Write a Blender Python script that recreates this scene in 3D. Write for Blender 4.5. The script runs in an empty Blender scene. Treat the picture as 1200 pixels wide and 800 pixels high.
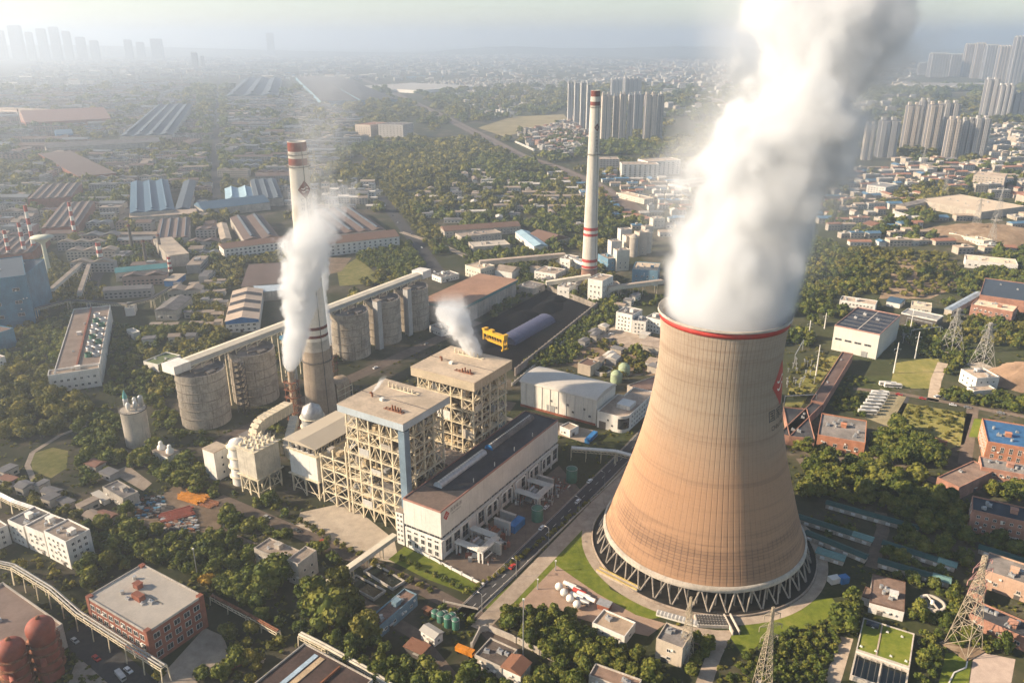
import bpy, math, random
import numpy as np
from mathutils import Vector, Matrix

# ------------------------------------------------------------------ camera, sky, sun, exposure
scene = bpy.context.scene
COL = scene.collection
CAM_F, CAM_H, HORIZON = 933.0, 230.0, 46.0            # focal length in photo pixels, height in metres, horizon row
PITCH = math.atan((400 - HORIZON) / CAM_F)
cam_data = bpy.data.cameras.new("camera")
cam_data.sensor_width = 36.0
cam_data.lens = CAM_F / 1200 * 36.0
cam_data.clip_start = 1.0
cam_data.clip_end = 80000.0
cam = bpy.data.objects.new("camera", cam_data)
COL.objects.link(cam)
cam.location = (0, 0, CAM_H)
cam.rotation_euler = (math.pi / 2 - PITCH, 0, 0)
scene.camera = cam

SUN_EL, SUN_DIR = math.radians(25), (-0.9985, -0.055)   # the sun stands to the left, low over the works
world = bpy.data.worlds.new("World")
scene.world = world
world.use_nodes = True
wn = world.node_tree
wn.nodes.clear()
sky = wn.nodes.new("ShaderNodeTexSky")
sky.sky_type = 'NISHITA'
sky.sun_disc = False
sky.sun_elevation = SUN_EL
sky.sun_rotation = math.atan2(SUN_DIR[0], SUN_DIR[1])
sky.altitude = 200
sky.air_density = 1.0
sky.dust_density = 0.4
sky.ozone_density = 1.0
bg = wn.nodes.new("ShaderNodeBackground")
bg.inputs[1].default_value = 0.068
wo = wn.nodes.new("ShaderNodeOutputWorld")
wn.links.new(sky.outputs[0], bg.inputs[0])
wn.links.new(bg.outputs[0], wo.inputs[0])

sd = bpy.data.lights.new("sun", 'SUN')
sd.energy = 5.0
sd.angle = math.radians(0.5)
sd.color = (1.0, 0.81, 0.60)
sun = bpy.data.objects.new("sun", sd)
COL.objects.link(sun)
n_ = math.hypot(*SUN_DIR)
sv = Vector((SUN_DIR[0] / n_ * math.cos(SUN_EL), SUN_DIR[1] / n_ * math.cos(SUN_EL), math.sin(SUN_EL)))
sun.rotation_euler = (-sv).to_track_quat('-Z', 'Y').to_euler()
sun.location = (-300, 0, 400)

vs = scene.view_settings
vs.view_transform = 'Standard'
vs.look = 'None'
vs.exposure = 1.26
vs.gamma = 1.0
vs.use_curve_mapping = False
cy = scene.cycles
cy.use_denoising = True
try:
    cy.denoiser = 'OPENIMAGEDENOISE'
    cy.denoising_input_passes = 'RGB_ALBEDO_NORMAL'
except Exception:
    pass
cy.max_bounces = 12
cy.diffuse_bounces = 3
cy.glossy_bounces = 2
cy.transmission_bounces = 2
cy.volume_bounces = 5
cy.transparent_max_bounces = 8
cy.volume_max_steps = 512
cy.sample_clamp_indirect = 6.0
cy.use_adaptive_sampling = True
cy.adaptive_threshold = 0.02

# ------------------------------------------------------------------ measuring: where a line of sight of the survey photo meets a level
_c, _s = math.cos(PITCH), math.sin(PITCH)
def G(x, y, z=0.0):
    a, b = (x - 600) / CAM_F, (400 - y) / CAM_F
    t = (z - CAM_H) / (-_s + b * _c)
    return Vector((t * a, t * (_c + b * _s), z))

def PROJ(p):
    d = (p[0], p[1], p[2] - CAM_H)
    f = d[1] * _c - d[2] * _s
    u = d[1] * _s + d[2] * _c
    return 600 + CAM_F * d[0] / f, 400 - CAM_F * u / f

PA = math.radians(58)                                   # the power plant stands on its own rotated grid
PO = Vector((-33.0, 315.2, 0))
PU, PV = Vector((math.cos(PA), math.sin(PA), 0)), Vector((-math.sin(PA), math.cos(PA), 0))
def P(u, v, z=0.0):
    return PO + PU * u + PV * v + Vector((0, 0, z))

# ------------------------------------------------------------------ helpers
RNG = random.Random(7)
class MB:
    """collects shapes and links them as ONE mesh object"""
    def __init__(self):
        self.v, self.f, self.m, self.sm = [], [], [], []
    def add(self, vs, fs, mi=0, smooth=False):
        n = len(self.v)
        self.v.extend([tuple(q) for q in vs])
        for f in fs:
            self.f.append(tuple(i + n for i in f)); self.m.append(mi); self.sm.append(smooth)
        return self
    def box(self, x0, y0, z0, x1, y1, z1, mi=0):
        vs = [(x0,y0,z0),(x1,y0,z0),(x1,y1,z0),(x0,y1,z0),(x0,y0,z1),(x1,y0,z1),(x1,y1,z1),(x0,y1,z1)]
        return self.add(vs, [(0,3,2,1),(4,5,6,7),(0,1,5,4),(1,2,6,5),(2,3,7,6),(3,0,4,7)], mi)
    def bar(self, p, q, w=0.3, h=None, mi=0):
        p, q = Vector(p), Vector(q); h = h or w
        d = (q - p)
        if d.length < 1e-6: return self
        d.normalize()
        s = d.cross(Vector((0, 0, 1)))
        if s.length < 1e-3: s = Vector((1, 0, 0))
        s.normalize(); t = s.cross(d)
        s, t = s * w / 2, t * h / 2
        vs = [p-s-t, p+s-t, p+s+t, p-s+t, q-s-t, q+s-t, q+s+t, q-s+t]
        return self.add(vs, [(0,3,2,1),(4,5,6,7),(0,1,5,4),(1,2,6,5),(2,3,7,6),(3,0,4,7)], mi)
    def tube(self, p, q, r0, r1=None, n=12, mi=0, caps=True):
        p, q = Vector(p), Vector(q); r1 = r0 if r1 is None else r1
        d = (q - p).normalized()
        s = d.cross(Vector((0, 0, 1)))
        if s.length < 1e-3: s = Vector((1, 0, 0))
        s.normalize(); t = d.cross(s)
        vs = []
        for c, r in ((p, r0), (q, r1)):
            for i in range(n):
                a = 2 * math.pi * i / n
                vs.append(c + s * (math.cos(a) * r) + t * (math.sin(a) * r))
        fs = [(i, (i+1) % n, n + (i+1) % n, n + i) for i in range(n)]
        self.add(vs, fs, mi, True)
        if caps: self.add(vs, [tuple(range(n-1, -1, -1)), tuple(range(n, 2*n))], mi)
        return self
    def pipe(self, pts, r, n=8, mi=0):
        for a, b in zip(pts[:-1], pts[1:]): self.tube(a, b, r, r, n, mi)
        return self
    def lathe(self, prof, c=(0, 0), n=32, mi=0, smooth=True, cap=True):
        vs = []
        for r, z in prof:
            for i in range(n):
                a = 2 * math.pi * i / n
                vs.append((c[0] + r * math.cos(a), c[1] + r * math.sin(a), z))
        fs = []
        for k in range(len(prof) - 1):
            for i in range(n):
                j = (i + 1) % n
                fs.append((k*n+i, k*n+j, (k+1)*n+j, (k+1)*n+i))
        self.add(vs, fs, mi, smooth)
        if cap:
            m = len(prof) - 1
            self.add([vs[i] for i in range(n)], [tuple(range(n-1, -1, -1))], mi)
            self.add([vs[m*n+i] for i in range(n)], [tuple(range(n))], mi)
        return self
    def prism(self, pts, z0, z1, mi=0):
        """vertical prism over a counter-clockwise outline"""
        n = len(pts)
        vs = [(q[0], q[1], z0) for q in pts] + [(q[0], q[1], z1) for q in pts]
        return self.add(vs, [tuple(range(n-1, -1, -1)), tuple(range(n, 2*n))] + [(i, (i+1) % n, n+(i+1) % n, n+i) for i in range(n)], mi)
    def sheet(self, pts, z, mi=0):
        return self.add([(q[0], q[1], z) for q in pts], [tuple(range(len(pts)))], mi)
    def gable(self, x0, y0, x1, y1, z, rise, over=0.0, mi=0, t=0.25):
        """pitched roof with its ridge along x"""
        ym = (y0 + y1) / 2
        x0 -= over; x1 += over; y0 -= over; y1 += over
        vs = [(x0,y0,z),(x1,y0,z),(x1,y1,z),(x0,y1,z),(x0,y0,z+t),(x1,y0,z+t),(x1,y1,z+t),(x0,y1,z+t),(x0,ym,z+rise+t),(x1,ym,z+rise+t)]
        return self.add(vs, [(0,3,2,1),(0,1,5,4),(2,3,7,6),(4,5,9,8),(6,7,8,9),(0,4,8,7,3),(1,2,6,9,5)], mi)
    def vault(self, x0, y0, x1, y1, z, rise, n=10, mi=0):
        ym, hw = (y0 + y1) / 2, (y1 - y0) / 2
        vs, fs = [], []
        for x in (x0, x1):
            for i in range(n + 1):
                a = math.pi * i / n
                vs.append((x, ym - hw * math.cos(a), z + rise * math.sin(a)))
        m = n + 1
        for i in range(n): fs.append((i, m + i, m + i + 1, i + 1))
        fs.append(tuple(range(m))); fs.append(tuple(range(2*m-1, m-1, -1)))
        return self.add(vs, fs, mi)
    def sphere(self, c, r, n=14, mi=0, sz=1.0):
        prof = [(max(1e-3, r * math.sin(math.pi * k / n)), c[2] - r * sz * math.cos(math.pi * k / n)) for k in range(n + 1)]
        return self.lathe(prof, (c[0], c[1]), n * 2, mi, True, False)
    def mesh(self, name, mats):
        me = bpy.data.meshes.new(name)
        me.from_pydata(self.v, [], self.f)
        if not isinstance(mats, (list, tuple)): mats = [mats]
        for m in mats: me.materials.append(m)
        me.polygons.foreach_set("material_index", self.m)
        me.polygons.foreach_set("use_smooth", self.sm)
        me.update()
        return me
    def build(self, name, mats, parent=None, loc=None, rz=0.0):
        o = bpy.data.objects.new(name, self.mesh(name, mats))
        COL.objects.link(o)
        if loc is not None: o.location = loc
        o.rotation_euler.z = rz
        if parent is not None: o.parent = parent
        return o

def tag(o, label=None, cat=None, group=None, kind=None):
    if label: o['label'] = label
    if cat: o['category'] = cat
    if group: o['group'] = group
    if kind: o['kind'] = kind
    return o
def thing(name, label, cat, loc=(0, 0, 0), rz=0.0, group=None):
    o = bpy.data.objects.new(name, None)
    COL.objects.link(o)
    o.empty_display_size = 1.0
    o.location = loc; o.rotation_euler.z = rz
    return tag(o, label, cat, group)
def structure(name, mb, mats, kind='structure'):
    o = mb.build(name, mats); o['kind'] = kind
    return o
def inst(name, mesh, parent=None, loc=(0, 0, 0), rz=0.0, scale=None):
    o = bpy.data.objects.new(name, mesh)
    COL.objects.link(o)
    o.location = loc; o.rotation_euler.z = rz
    if scale is not None: o.scale = scale
    if parent is not None: o.parent = parent
    return o
KIDS = {}
def copy_tree(o, parent=None):
    c = o.copy(); COL.objects.link(c)
    if parent is not None: c.parent = parent
    for ch in o.children: copy_tree(ch, c)
    return c

# ------------------------------------------------------------------ materials
class NT:
    def __init__(self, name):
        self.mat = bpy.data.materials.new(name); self.mat.use_nodes = True
        self.t = self.mat.node_tree; self.t.nodes.clear()
        self.out = self.t.nodes.new("ShaderNodeOutputMaterial")
    def n(self, kind, **kw):
        nd = self.t.nodes.new("ShaderNode" + kind)
        for k, v in kw.items():
            if k in nd.inputs: nd.inputs[k].default_value = v
            else: setattr(nd, k, v)
        return nd
    def l(self, a, b): self.t.links.new(a, b)
    def val(self, x, sock):
        if hasattr(x, 'default_value') or hasattr(x, 'is_linked'): self.l(x, sock)
        else: sock.default_value = x
    def math(self, op, a, b=0.0, c=None, clamp=False):
        nd = self.t.nodes.new("ShaderNodeMath"); nd.operation = op; nd.use_clamp = clamp
        self.val(a, nd.inputs[0]); self.val(b, nd.inputs[1])
        if c is not None: self.val(c, nd.inputs[2])
        return nd.outputs[0]
    def mix(self, f, a, b):
        nd = self.t.nodes.new("ShaderNodeMix"); nd.data_type = 'RGBA'
        self.val(f, nd.inputs[0])
        for x, i in ((a, 6), (b, 7)):
            if hasattr(x, 'is_linked'): self.l(x, nd.inputs[i])
            else: nd.inputs[i].default_value = (*x[:3], 1)
        return nd.outputs[2]
    def noise(self, vec, scale, detail=4, rough=0.6, dist=0.0):
        nd = self.n("TexNoise"); nd.inputs["Scale"].default_value = scale
        nd.inputs["Detail"].default_value = detail; nd.inputs["Roughness"].default_value = rough
        nd.inputs["Distortion"].default_value = dist
        if vec is not None: self.l(vec, nd.inputs["Vector"])
        return nd.outputs[0]
    def ramp(self, f, stops):
        nd = self.n("ValToRGB"); cr = nd.color_ramp
        while len(cr.elements) < len(stops): cr.elements.new(0.5)
        for e, (p, c) in zip(cr.elements, stops):
            e.position = p; e.color = (*c, 1) if len(c) == 3 else c
        self.val(f, nd.inputs[0])
        return nd.outputs[0]
    def step(self, x, a, b):
        nd = self.n("MapRange"); nd.interpolation_type = 'SMOOTHSTEP'
        self.val(x, nd.inputs[0]); nd.inputs[1].default_value = a; nd.inputs[2].default_value = b
        return nd.outputs[0]
    def vmul(self, vec, s):
        nd = self.n("VectorMath"); nd.operation = 'MULTIPLY'; self.l(vec, nd.inputs[0]); nd.inputs[1].default_value = s
        return nd.outputs[0]
    def bsdf(self, color, rough=0.7, metal=0.0, spec=0.3, bump=None, dist=0.05):
        b = self.n("BsdfPrincipled")
        if hasattr(color, 'is_linked'): self.l(color, b.inputs["Base Color"])
        else: b.inputs["Base Color"].default_value = (*color, 1)
        self.val(rough, b.inputs["Roughness"]); b.inputs["Metallic"].default_value = metal
        b.inputs["Specular IOR Level"].default_value = spec
        if rough > 0.8: b.inputs["Diffuse Roughness"].default_value = 0.9
        if bump is not None:
            bp = self.n("Bump"); bp.inputs["Strength"].default_value = 0.6; bp.inputs["Distance"].default_value = dist
            self.l(bump, bp.inputs["Height"]); self.l(bp.outputs[0], b.inputs["Normal"])
        self.l(b.outputs[0], self.out.inputs[0])
        return self.mat

MATS = {}
def mat(key, c, rough=0.75, var=0.25, scale=0.25, streak=0.25, metal=0.0, spec=0.25, stain=(0.10, 0.085, 0.07), rib=None):
    """weathered paint, plaster, concrete or sheet metal: blotches, run-off streaks, optional ribs along x"""
    if key in MATS: return MATS[key]
    t = NT(key)
    co = t.n("TexCoord").outputs["Object"]
    geo = t.n("NewGeometry").outputs["Position"]
    big = t.noise(geo, scale, 5, 0.65)
    fine = t.noise(geo, scale * 9, 3, 0.6)
    run = t.noise(t.vmul(geo, (0.9, 0.9, 0.06)), 1.3, 4, 0.6)
    k = t.math('ADD', t.math('MULTIPLY', big, 0.65), t.math('MULTIPLY', fine, 0.35))
    dark = tuple(x * (1 - var * 1.3) for x in c); light = tuple(min(0.9, x * (1 + var * 0.7)) for x in c)
    col = t.mix(t.step(k, 0.34, 0.66), dark, light)
    col = t.mix(t.math('MULTIPLY', t.step(run, 0.52, 0.75), streak), col, stain)
    bump = None
    if rib:
        w = t.n("TexWave"); w.wave_type = 'BANDS'; w.bands_direction = rib[0]
        w.inputs["Scale"].default_value = rib[1]; t.l(co, w.inputs["Vector"])
        bump = w.outputs["Fac"]
        col = t.mix(t.math('MULTIPLY', t.step(w.outputs["Fac"], 0.0, 0.35), 0.25), tuple(x * 0.55 for x in c), col)
    MATS[key] = t.bsdf(col, rough, metal, spec, bump)
    return MATS[key]
CONC = mat("concrete", (0.36, 0.31, 0.25), 0.85, 0.3, 0.12, 0.45)
CONC_L = mat("pale_concrete", (0.50, 0.45, 0.38), 0.85, 0.2, 0.12, 0.3)
SILO_M = mat("silo_concrete", (0.43, 0.37, 0.29), 0.9, 0.3, 0.10, 0.9)
WHITE = mat("white_render", (0.66, 0.63, 0.57), 0.8, 0.12, 0.15, 0.3)
CREAM = mat("cream_cladding", (0.58, 0.53, 0.43), 0.7, 0.12, 0.15, 0.3)
GREYC = mat("grey_cladding", (0.42, 0.41, 0.38), 0.6, 0.12, 0.1, 0.3)
BLUEGREY = mat("blue_grey_cladding", (0.38, 0.43, 0.46), 0.55, 0.12, 0.1, 0.2)
BLUE = mat("blue_sheet", (0.06, 0.17, 0.26), 0.5, 0.25, 0.1, 0.3)
BLUE_B = mat("bright_blue_sheet", (0.03, 0.16, 0.38), 0.5, 0.2, 0.2, 0.2)
TEALC = mat("teal_sheet", (0.05, 0.17, 0.18), 0.5, 0.2, 0.1, 0.25)
STEEL = mat("painted_steel", (0.68, 0.59, 0.42), 0.6, 0.25, 0.5, 0.4)
STEEL_D = mat("dark_steel", (0.10, 0.09, 0.08), 0.6, 0.3, 0.5, 0.3)
GALV = mat("galvanised_steel", (0.42, 0.42, 0.41), 0.45, 0.2, 0.5, 0.3, metal=0.4)
RUST = mat("rusty_steel", (0.22, 0.09, 0.045), 0.8, 0.4, 0.4, 0.4)
REDST = mat("red_oxide_steel", (0.26, 0.075, 0.05), 0.7, 0.15, 0.5, 0.5)
RED = mat("red_paint", (0.42, 0.045, 0.035), 0.6, 0.15, 0.3, 0.15)
WHITEP = mat("white_paint", (0.70, 0.67, 0.60), 0.6, 0.1, 0.2, 0.15)
YELLOW = mat("yellow_paint", (0.62, 0.36, 0.02), 0.5, 0.15, 0.4, 0.2)
GREENP = mat("green_paint", (0.05, 0.15, 0.10), 0.5, 0.2, 0.4, 0.25)
ROOF_TAN = mat("tan_roof_felt", (0.54, 0.43, 0.31), 0.9, 0.2, 0.08, 0.0)
ROOF_GREY = mat("grey_roof_felt", (0.20, 0.18, 0.165), 0.9, 0.3, 0.1, 0.0)
ROOF_DARK = mat("dark_roof_felt", (0.055, 0.055, 0.06), 0.85, 0.3, 0.1, 0.0)
ROOF_BROWN = mat("brown_sheet_roof", (0.25, 0.15, 0.105), 0.7, 0.25, 0.08, 0.0, rib=('X', 1.6))
ROOF_TERRA = mat("terracotta_roof", (0.36, 0.17, 0.10), 0.8, 0.25, 0.3, 0.0, rib=('X', 4.0))
ROOF_WHITE = mat("pale_sheet_roof", (0.60, 0.56, 0.49), 0.55, 0.1, 0.08, 0.0, rib=('X', 1.2))
ROOF_CONC = mat("weathered_roof_slab", (0.38, 0.30, 0.23), 0.9, 0.3, 0.12, 0.0)
ROOF_STEELMILL = mat("rusty_sheet_roof", (0.17, 0.12, 0.10), 0.75, 0.35, 0.06, 0.0, rib=('X', 0.9))
ROOF_BLUE = mat("blue_sheet_roof", (0.085, 0.16, 0.24), 0.6, 0.2, 0.06, 0.0, rib=('X', 1.2))
ROOF_SLATE = mat("slate_blue_roof", (0.10, 0.13, 0.165), 0.7, 0.25, 0.05, 0.0, rib=('X', 0.9))
BRICK = mat("red_brick", (0.32, 0.115, 0.07), 0.85, 0.25, 0.3, 0.15)
BRICK_P = mat("pink_brick", (0.38, 0.20, 0.14), 0.85, 0.25, 0.2, 0.2)
PLASTER = mat("stained_plaster", (0.50, 0.44, 0.36), 0.9, 0.2, 0.15, 0.45)
LETTER = mat("black_lettering", (0.03, 0.028, 0.026), 0.7, 0.1, 0.5, 0.0)
COAL = mat("coal", (0.010, 0.010, 0.012), 0.95, 0.4, 0.3, 0.0, spec=0.03)
PURPLE = mat("violet_translucent_sheet", (0.13, 0.14, 0.24), 0.45, 0.25, 0.2, 0.2, rib=('X', 2.0))
TOWER_P = mat("apartment_tan", (0.44, 0.37, 0.30), 0.8, 0.12, 0.05, 0.15)
TOWER_G = mat("apartment_grey", (0.36, 0.34, 0.32), 0.8, 0.12, 0.05, 0.15)
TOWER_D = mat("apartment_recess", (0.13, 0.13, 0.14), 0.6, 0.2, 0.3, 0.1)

def glass_mat():
    t = NT("window_glass")
    geo = t.n("NewGeometry").outputs["Position"]
    k = t.noise(geo, 0.45, 2)
    col = t.mix(t.step(k, 0.35, 0.65), (0.012, 0.014, 0.017), (0.05, 0.055, 0.06))
    return t.bsdf(col, 0.12, 0.0, 0.5)
GLASS = glass_mat()
def water_mat():
    t = NT("still_dark_water")
    geo = t.n("NewGeometry").outputs["Position"]
    return t.bsdf((0.012, 0.018, 0.017), 0.12, 0.0, 0.5, t.noise(geo, 1.5, 2), 0.02)
WATER = water_mat()

def shell_mat():
    """cooling tower concrete: shuttering grid, pale crown, rusty tan below, grimy grid bands near the foot"""
    t = NT("cooling_tower_concrete")
    co = t.n("TexCoord").outputs["Object"]
    sp = t.n("SeparateXYZ"); t.l(co, sp.inputs[0])
    ang = t.math('MULTIPLY', t.math('ARCTAN2', sp.outputs[1], sp.outputs[0]), 96 / (2 * math.pi))
    z = sp.outputs[2]
    cyl = t.n("CombineXYZ"); t.l(ang, cyl.inputs[0]); t.l(z, cyl.inputs[1])
    cv = cyl.outputs[0]
    blot = t.noise(co, 0.035, 5, 0.65)
    fine = t.noise(co, 0.5, 4, 0.7)
    run = t.noise(t.vmul(cv, (1.0, 0.035, 1)), 0.9, 4, 0.7)
    ring = t.noise(t.vmul(cv, (0.05, 1.0, 1)), 0.30, 4, 0.75)
    h = t.math('MULTIPLY_ADD', t.math('SUBTRACT', blot, 0.5), 34.0, z)
    col = t.mix(t.step(h, 45, 88), (0.42, 0.255, 0.15), (0.36, 0.285, 0.205))
    col = t.mix(t.math('MULTIPLY', t.step(h, 96, 118), 0.7), col, (0.46, 0.37, 0.28))
    col = t.mix(t.math('MULTIPLY', t.step(ring, 0.50, 0.66), 0.38), col, (0.22, 0.135, 0.09))
    col = t.mix(t.math('MULTIPLY', t.step(fine, 0.5, 0.72), 0.22), col, (0.22, 0.14, 0.09))
    # meridional joints, strongest in the crown, and pour joints
    fu = t.math('ABSOLUTE', t.math('SUBTRACT', t.math('FRACT', ang), 0.5))
    fz = t.math('ABSOLUTE', t.math('SUBTRACT', t.math('FRACT', t.math('DIVIDE', z, 1.35)), 0.5))
    lu = t.step(fu, 0.34, 0.5); lz = t.step(fz, 0.36, 0.5)
    patch = t.step(t.noise(t.vmul(cv, (0.09, 0.12, 1)), 1.0, 3, 0.6), 0.36, 0.62)
    amt = t.math('ADD', t.math('MULTIPLY', t.step(z, 62, 92), 0.38), 0.12)
    col = t.mix(t.math('MULTIPLY', t.math('MULTIPLY', lu, amt), t.math('MULTIPLY_ADD', run, 1.3, 0.05)), col, (0.13, 0.085, 0.06))
    foot = t.math('MULTIPLY', t.step(z, 9, 14), t.math('SUBTRACT', 1.0, t.step(z, 25, 36)))
    foot = t.math('MULTIPLY', foot, t.step(t.noise(t.vmul(cv, (0.05, 0.16, 1)), 1.0, 3, 0.7), 0.38, 0.58))
    grid = t.math('MAXIMUM', lz, t.math('MULTIPLY', lu, 0.7))
    col = t.mix(t.math('MULTIPLY', foot, t.math('MULTIPLY_ADD', grid, 0.6, 0.25)), col, (0.12, 0.075, 0.055))
    col = t.mix(t.math('MULTIPLY', t.math('MULTIPLY', lz, patch), 0.16), col, (0.13, 0.08, 0.055))
    col = t.mix(t.math('MULTIPLY', t.math('MULTIPLY', t.math('SUBTRACT', 1.0, fu), t.step(z, 70, 100)), t.math('MULTIPLY', patch, 0.25)), col, (0.24, 0.18, 0.13))
    return t.bsdf(col, 0.9, 0.0, 0.15, t.math('ADD', t.math('MULTIPLY', lu, -1.0), fine), 0.12)
SHELL = shell_mat()
BARK = mat("bark", (0.09, 0.07, 0.05), 0.9, 0.3, 1.0, 0.0)

# ------------------------------------------------------------------ ground, roads, lawns, yards
def ground_mat():
    t = NT("ground_soil")
    geo = t.n("NewGeometry").outputs["Position"]
    a = t.noise(geo, 0.004, 6, 0.65); b = t.noise(geo, 0.03, 6, 0.7); c = t.noise(geo, 0.35, 4, 0.7)
    col = t.ramp(b, [(0.30, (0.028, 0.036, 0.015)), (0.47, (0.055, 0.055, 0.030)), (0.58, (0.105, 0.085, 0.060)), (0.72, (0.20, 0.165, 0.125))])
    col = t.mix(t.step(a, 0.40, 0.60), col, t.ramp(c, [(0.3, (0.022, 0.030, 0.012)), (0.6, (0.050, 0.056, 0.022)), (0.8, (0.11, 0.095, 0.055))]))
    col = t.mix(t.math('MULTIPLY', t.step(c, 0.5, 0.75), 0.45), col, (0.05, 0.045, 0.035))
    return t.bsdf(col, 0.95, 0.0, 0.1)
def noisy_mat(key, stops, scale, rough=0.95, bscale=0.02):
    t = NT(key)
    geo = t.n("NewGeometry").outputs["Position"]
    a = t.noise(geo, scale, 6, 0.7); b = t.noise(geo, bscale, 3, 0.6)
    k = t.math('ADD', t.math('MULTIPLY', a, 0.6), t.math('MULTIPLY', b, 0.4))
    f = t.noise(geo, scale * 7, 4, 0.7); run = t.noise(t.vmul(geo, (1.0, 0.12, 1)), 0.35, 4, 0.7)
    col = t.ramp(k, stops)
    col = t.mix(t.math('MULTIPLY', t.step(f, 0.50, 0.72), 0.35), col, tuple(x * 0.45 for x in stops[0][1]))
    col = t.mix(t.math('MULTIPLY', t.step(run, 0.56, 0.74), 0.35), col, tuple(x * 0.5 for x in stops[0][1]))
    return t.bsdf(col, rough, 0.0, 0.15)
M_GROUND = ground_mat()
M_ASPH = noisy_mat("asphalt", [(0.35, (0.04, 0.04, 0.042)), (0.6, (0.075, 0.072, 0.07))], 0.4)
M_ROADBROWN = noisy_mat("dusty_road", [(0.35, (0.10, 0.075, 0.06)), (0.6, (0.19, 0.145, 0.11))], 0.25)
M_PAVE = noisy_mat("concrete_paving", [(0.35, (0.28, 0.22, 0.165)), (0.65, (0.47, 0.38, 0.29))], 0.2, bscale=0.05)
M_YARD = noisy_mat("pale_yard", [(0.35, (0.42, 0.34, 0.25)), (0.65, (0.62, 0.52, 0.39))], 0.2, bscale=0.05)
M_GRASS = noisy_mat("lawn_grass", [(0.32, (0.070, 0.095, 0.012)), (0.5, (0.135, 0.165, 0.020)), (0.66, (0.22, 0.215, 0.040))], 0.3, bscale=0.05)
M_GRASS_Y = noisy_mat("dry_grass", [(0.32, (0.10, 0.11, 0.025)), (0.5, (0.19, 0.175, 0.05)), (0.66, (0.30, 0.24, 0.10))], 0.2, bscale=0.04)
M_EARTH = noisy_mat("bare_earth", [(0.32, (0.12, 0.085, 0.055)), (0.5, (0.22, 0.155, 0.10)), (0.66, (0.33, 0.25, 0.17))], 0.15, bscale=0.03)
M_FIELD = noisy_mat("straw_field", [(0.32, (0.16, 0.14, 0.065)), (0.5, (0.27, 0.22, 0.11)), (0.66, (0.36, 0.29, 0.16))], 0.02, bscale=0.006)
M_SCRUB = noisy_mat("scrub", [(0.32, (0.022, 0.030, 0.010)), (0.5, (0.045, 0.055, 0.018)), (0.66, (0.085, 0.085, 0.03))], 0.25, bscale=0.04)
M_RAIL = noisy_mat("rail_ballast", [(0.35, (0.11, 0.085, 0.07)), (0.6, (0.18, 0.14, 0.115))], 0.3)
M_LINE = noisy_mat("road_paint", [(0.3, (0.5, 0.48, 0.44)), (0.6, (0.72, 0.70, 0.66))], 0.8)
M_RIVER = noisy_mat("river_water", [(0.35, (0.10, 0.11, 0.12)), (0.6, (0.13, 0.14, 0.15))], 0.01, 0.25)

S = 30000.0
mb = MB()
mb.add([(-S, -800, 0), (S, -800, 0), (S, 2 * S, 0), (-S, 2 * S, 0)], [(0, 1, 2, 3)])
structure("ground", mb, M_GROUND)

KEEP = []                    # oriented rectangles (centre, axes, half sizes) and discs where no tree may grow
def keep_rect(c, ax, hx, hy): KEEP.append((c[0], c[1], math.cos(ax), math.sin(ax), hx, hy))
def keep_line(pts, w):
    for a, b in zip(pts[:-1], pts[1:]):
        d = b - a
        keep_rect((a + b) / 2, math.atan2(d.y, d.x), d.length / 2, w / 2)
ZL = [0.004]
def strip(mb, pts, w, z, off=0.0):
    """a ribbon of width w along points"""
    n = len(pts); L, R = [], []
    for i, p in enumerate(pts):
        d = (pts[min(i + 1, n - 1)] - pts[max(i - 1, 0)]); d.z = 0; d.normalize()
        s = Vector((-d.y, d.x, 0))
        L.append(p + s * (w / 2 + off)); R.append(p + s * (-w / 2 + off))
    vs = [(q.x, q.y, z) for q in L] + [(q.x, q.y, z) for q in R]
    mb.add(vs, [(n + i, n + i + 1, i + 1, i) for i in range(n - 1)])
def road(name, px, w, m=None, kerb=False, line=False, z=0.02, keep=True, world_pts=None):
    pts = world_pts or [G(*q) for q in px]
    mb = MB(); strip(mb, pts, w, z); structure(name, mb, m or M_ASPH)
    if keep: keep_line(pts, w)
    if kerb:
        k = MB()
        for s in (1, -1):
            for a, b in zip(pts[:-1], pts[1:]):
                d = (b - a).normalized(); n = Vector((-d.y, d.x, 0)) * (s * (w / 2 + 0.2))
                k.bar(a + n + Vector((0, 0, 0.08)), b + n + Vector((0, 0, 0.08)), 0.35, 0.16)
        structure("kerb", k, M_PAVE)
    if line:
        k = MB()
        for a, b in zip(pts[:-1], pts[1:]):
            d = b - a; L = d.length; d.normalize(); q = 0.0
            while q + 3 < L:
                strip(k, [a + d * q, a + d * (q + 3)], 0.22, z + 0.012); q += 8
            for s in (1, -1):
                strip(k, [a, b], 0.15, z + 0.012, s * (w / 2 - 0.4))
        structure("road_markings", k, M_LINE)
def patch(name, px, m, z=0.010, kind='structure', keep=False):
    mb = MB(); pts = [G(*q) for q in px]
    ar = sum(pts[i].x * pts[(i+1) % len(pts)].y - pts[(i+1) % len(pts)].x * pts[i].y for i in range(len(pts)))
    if ar < 0: pts.reverse()
    mb.sheet(pts, z); structure(name, mb, m, kind)
    if keep: NOTREE.append([(p.x, p.y) for p in pts])
NOTREE = []

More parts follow.
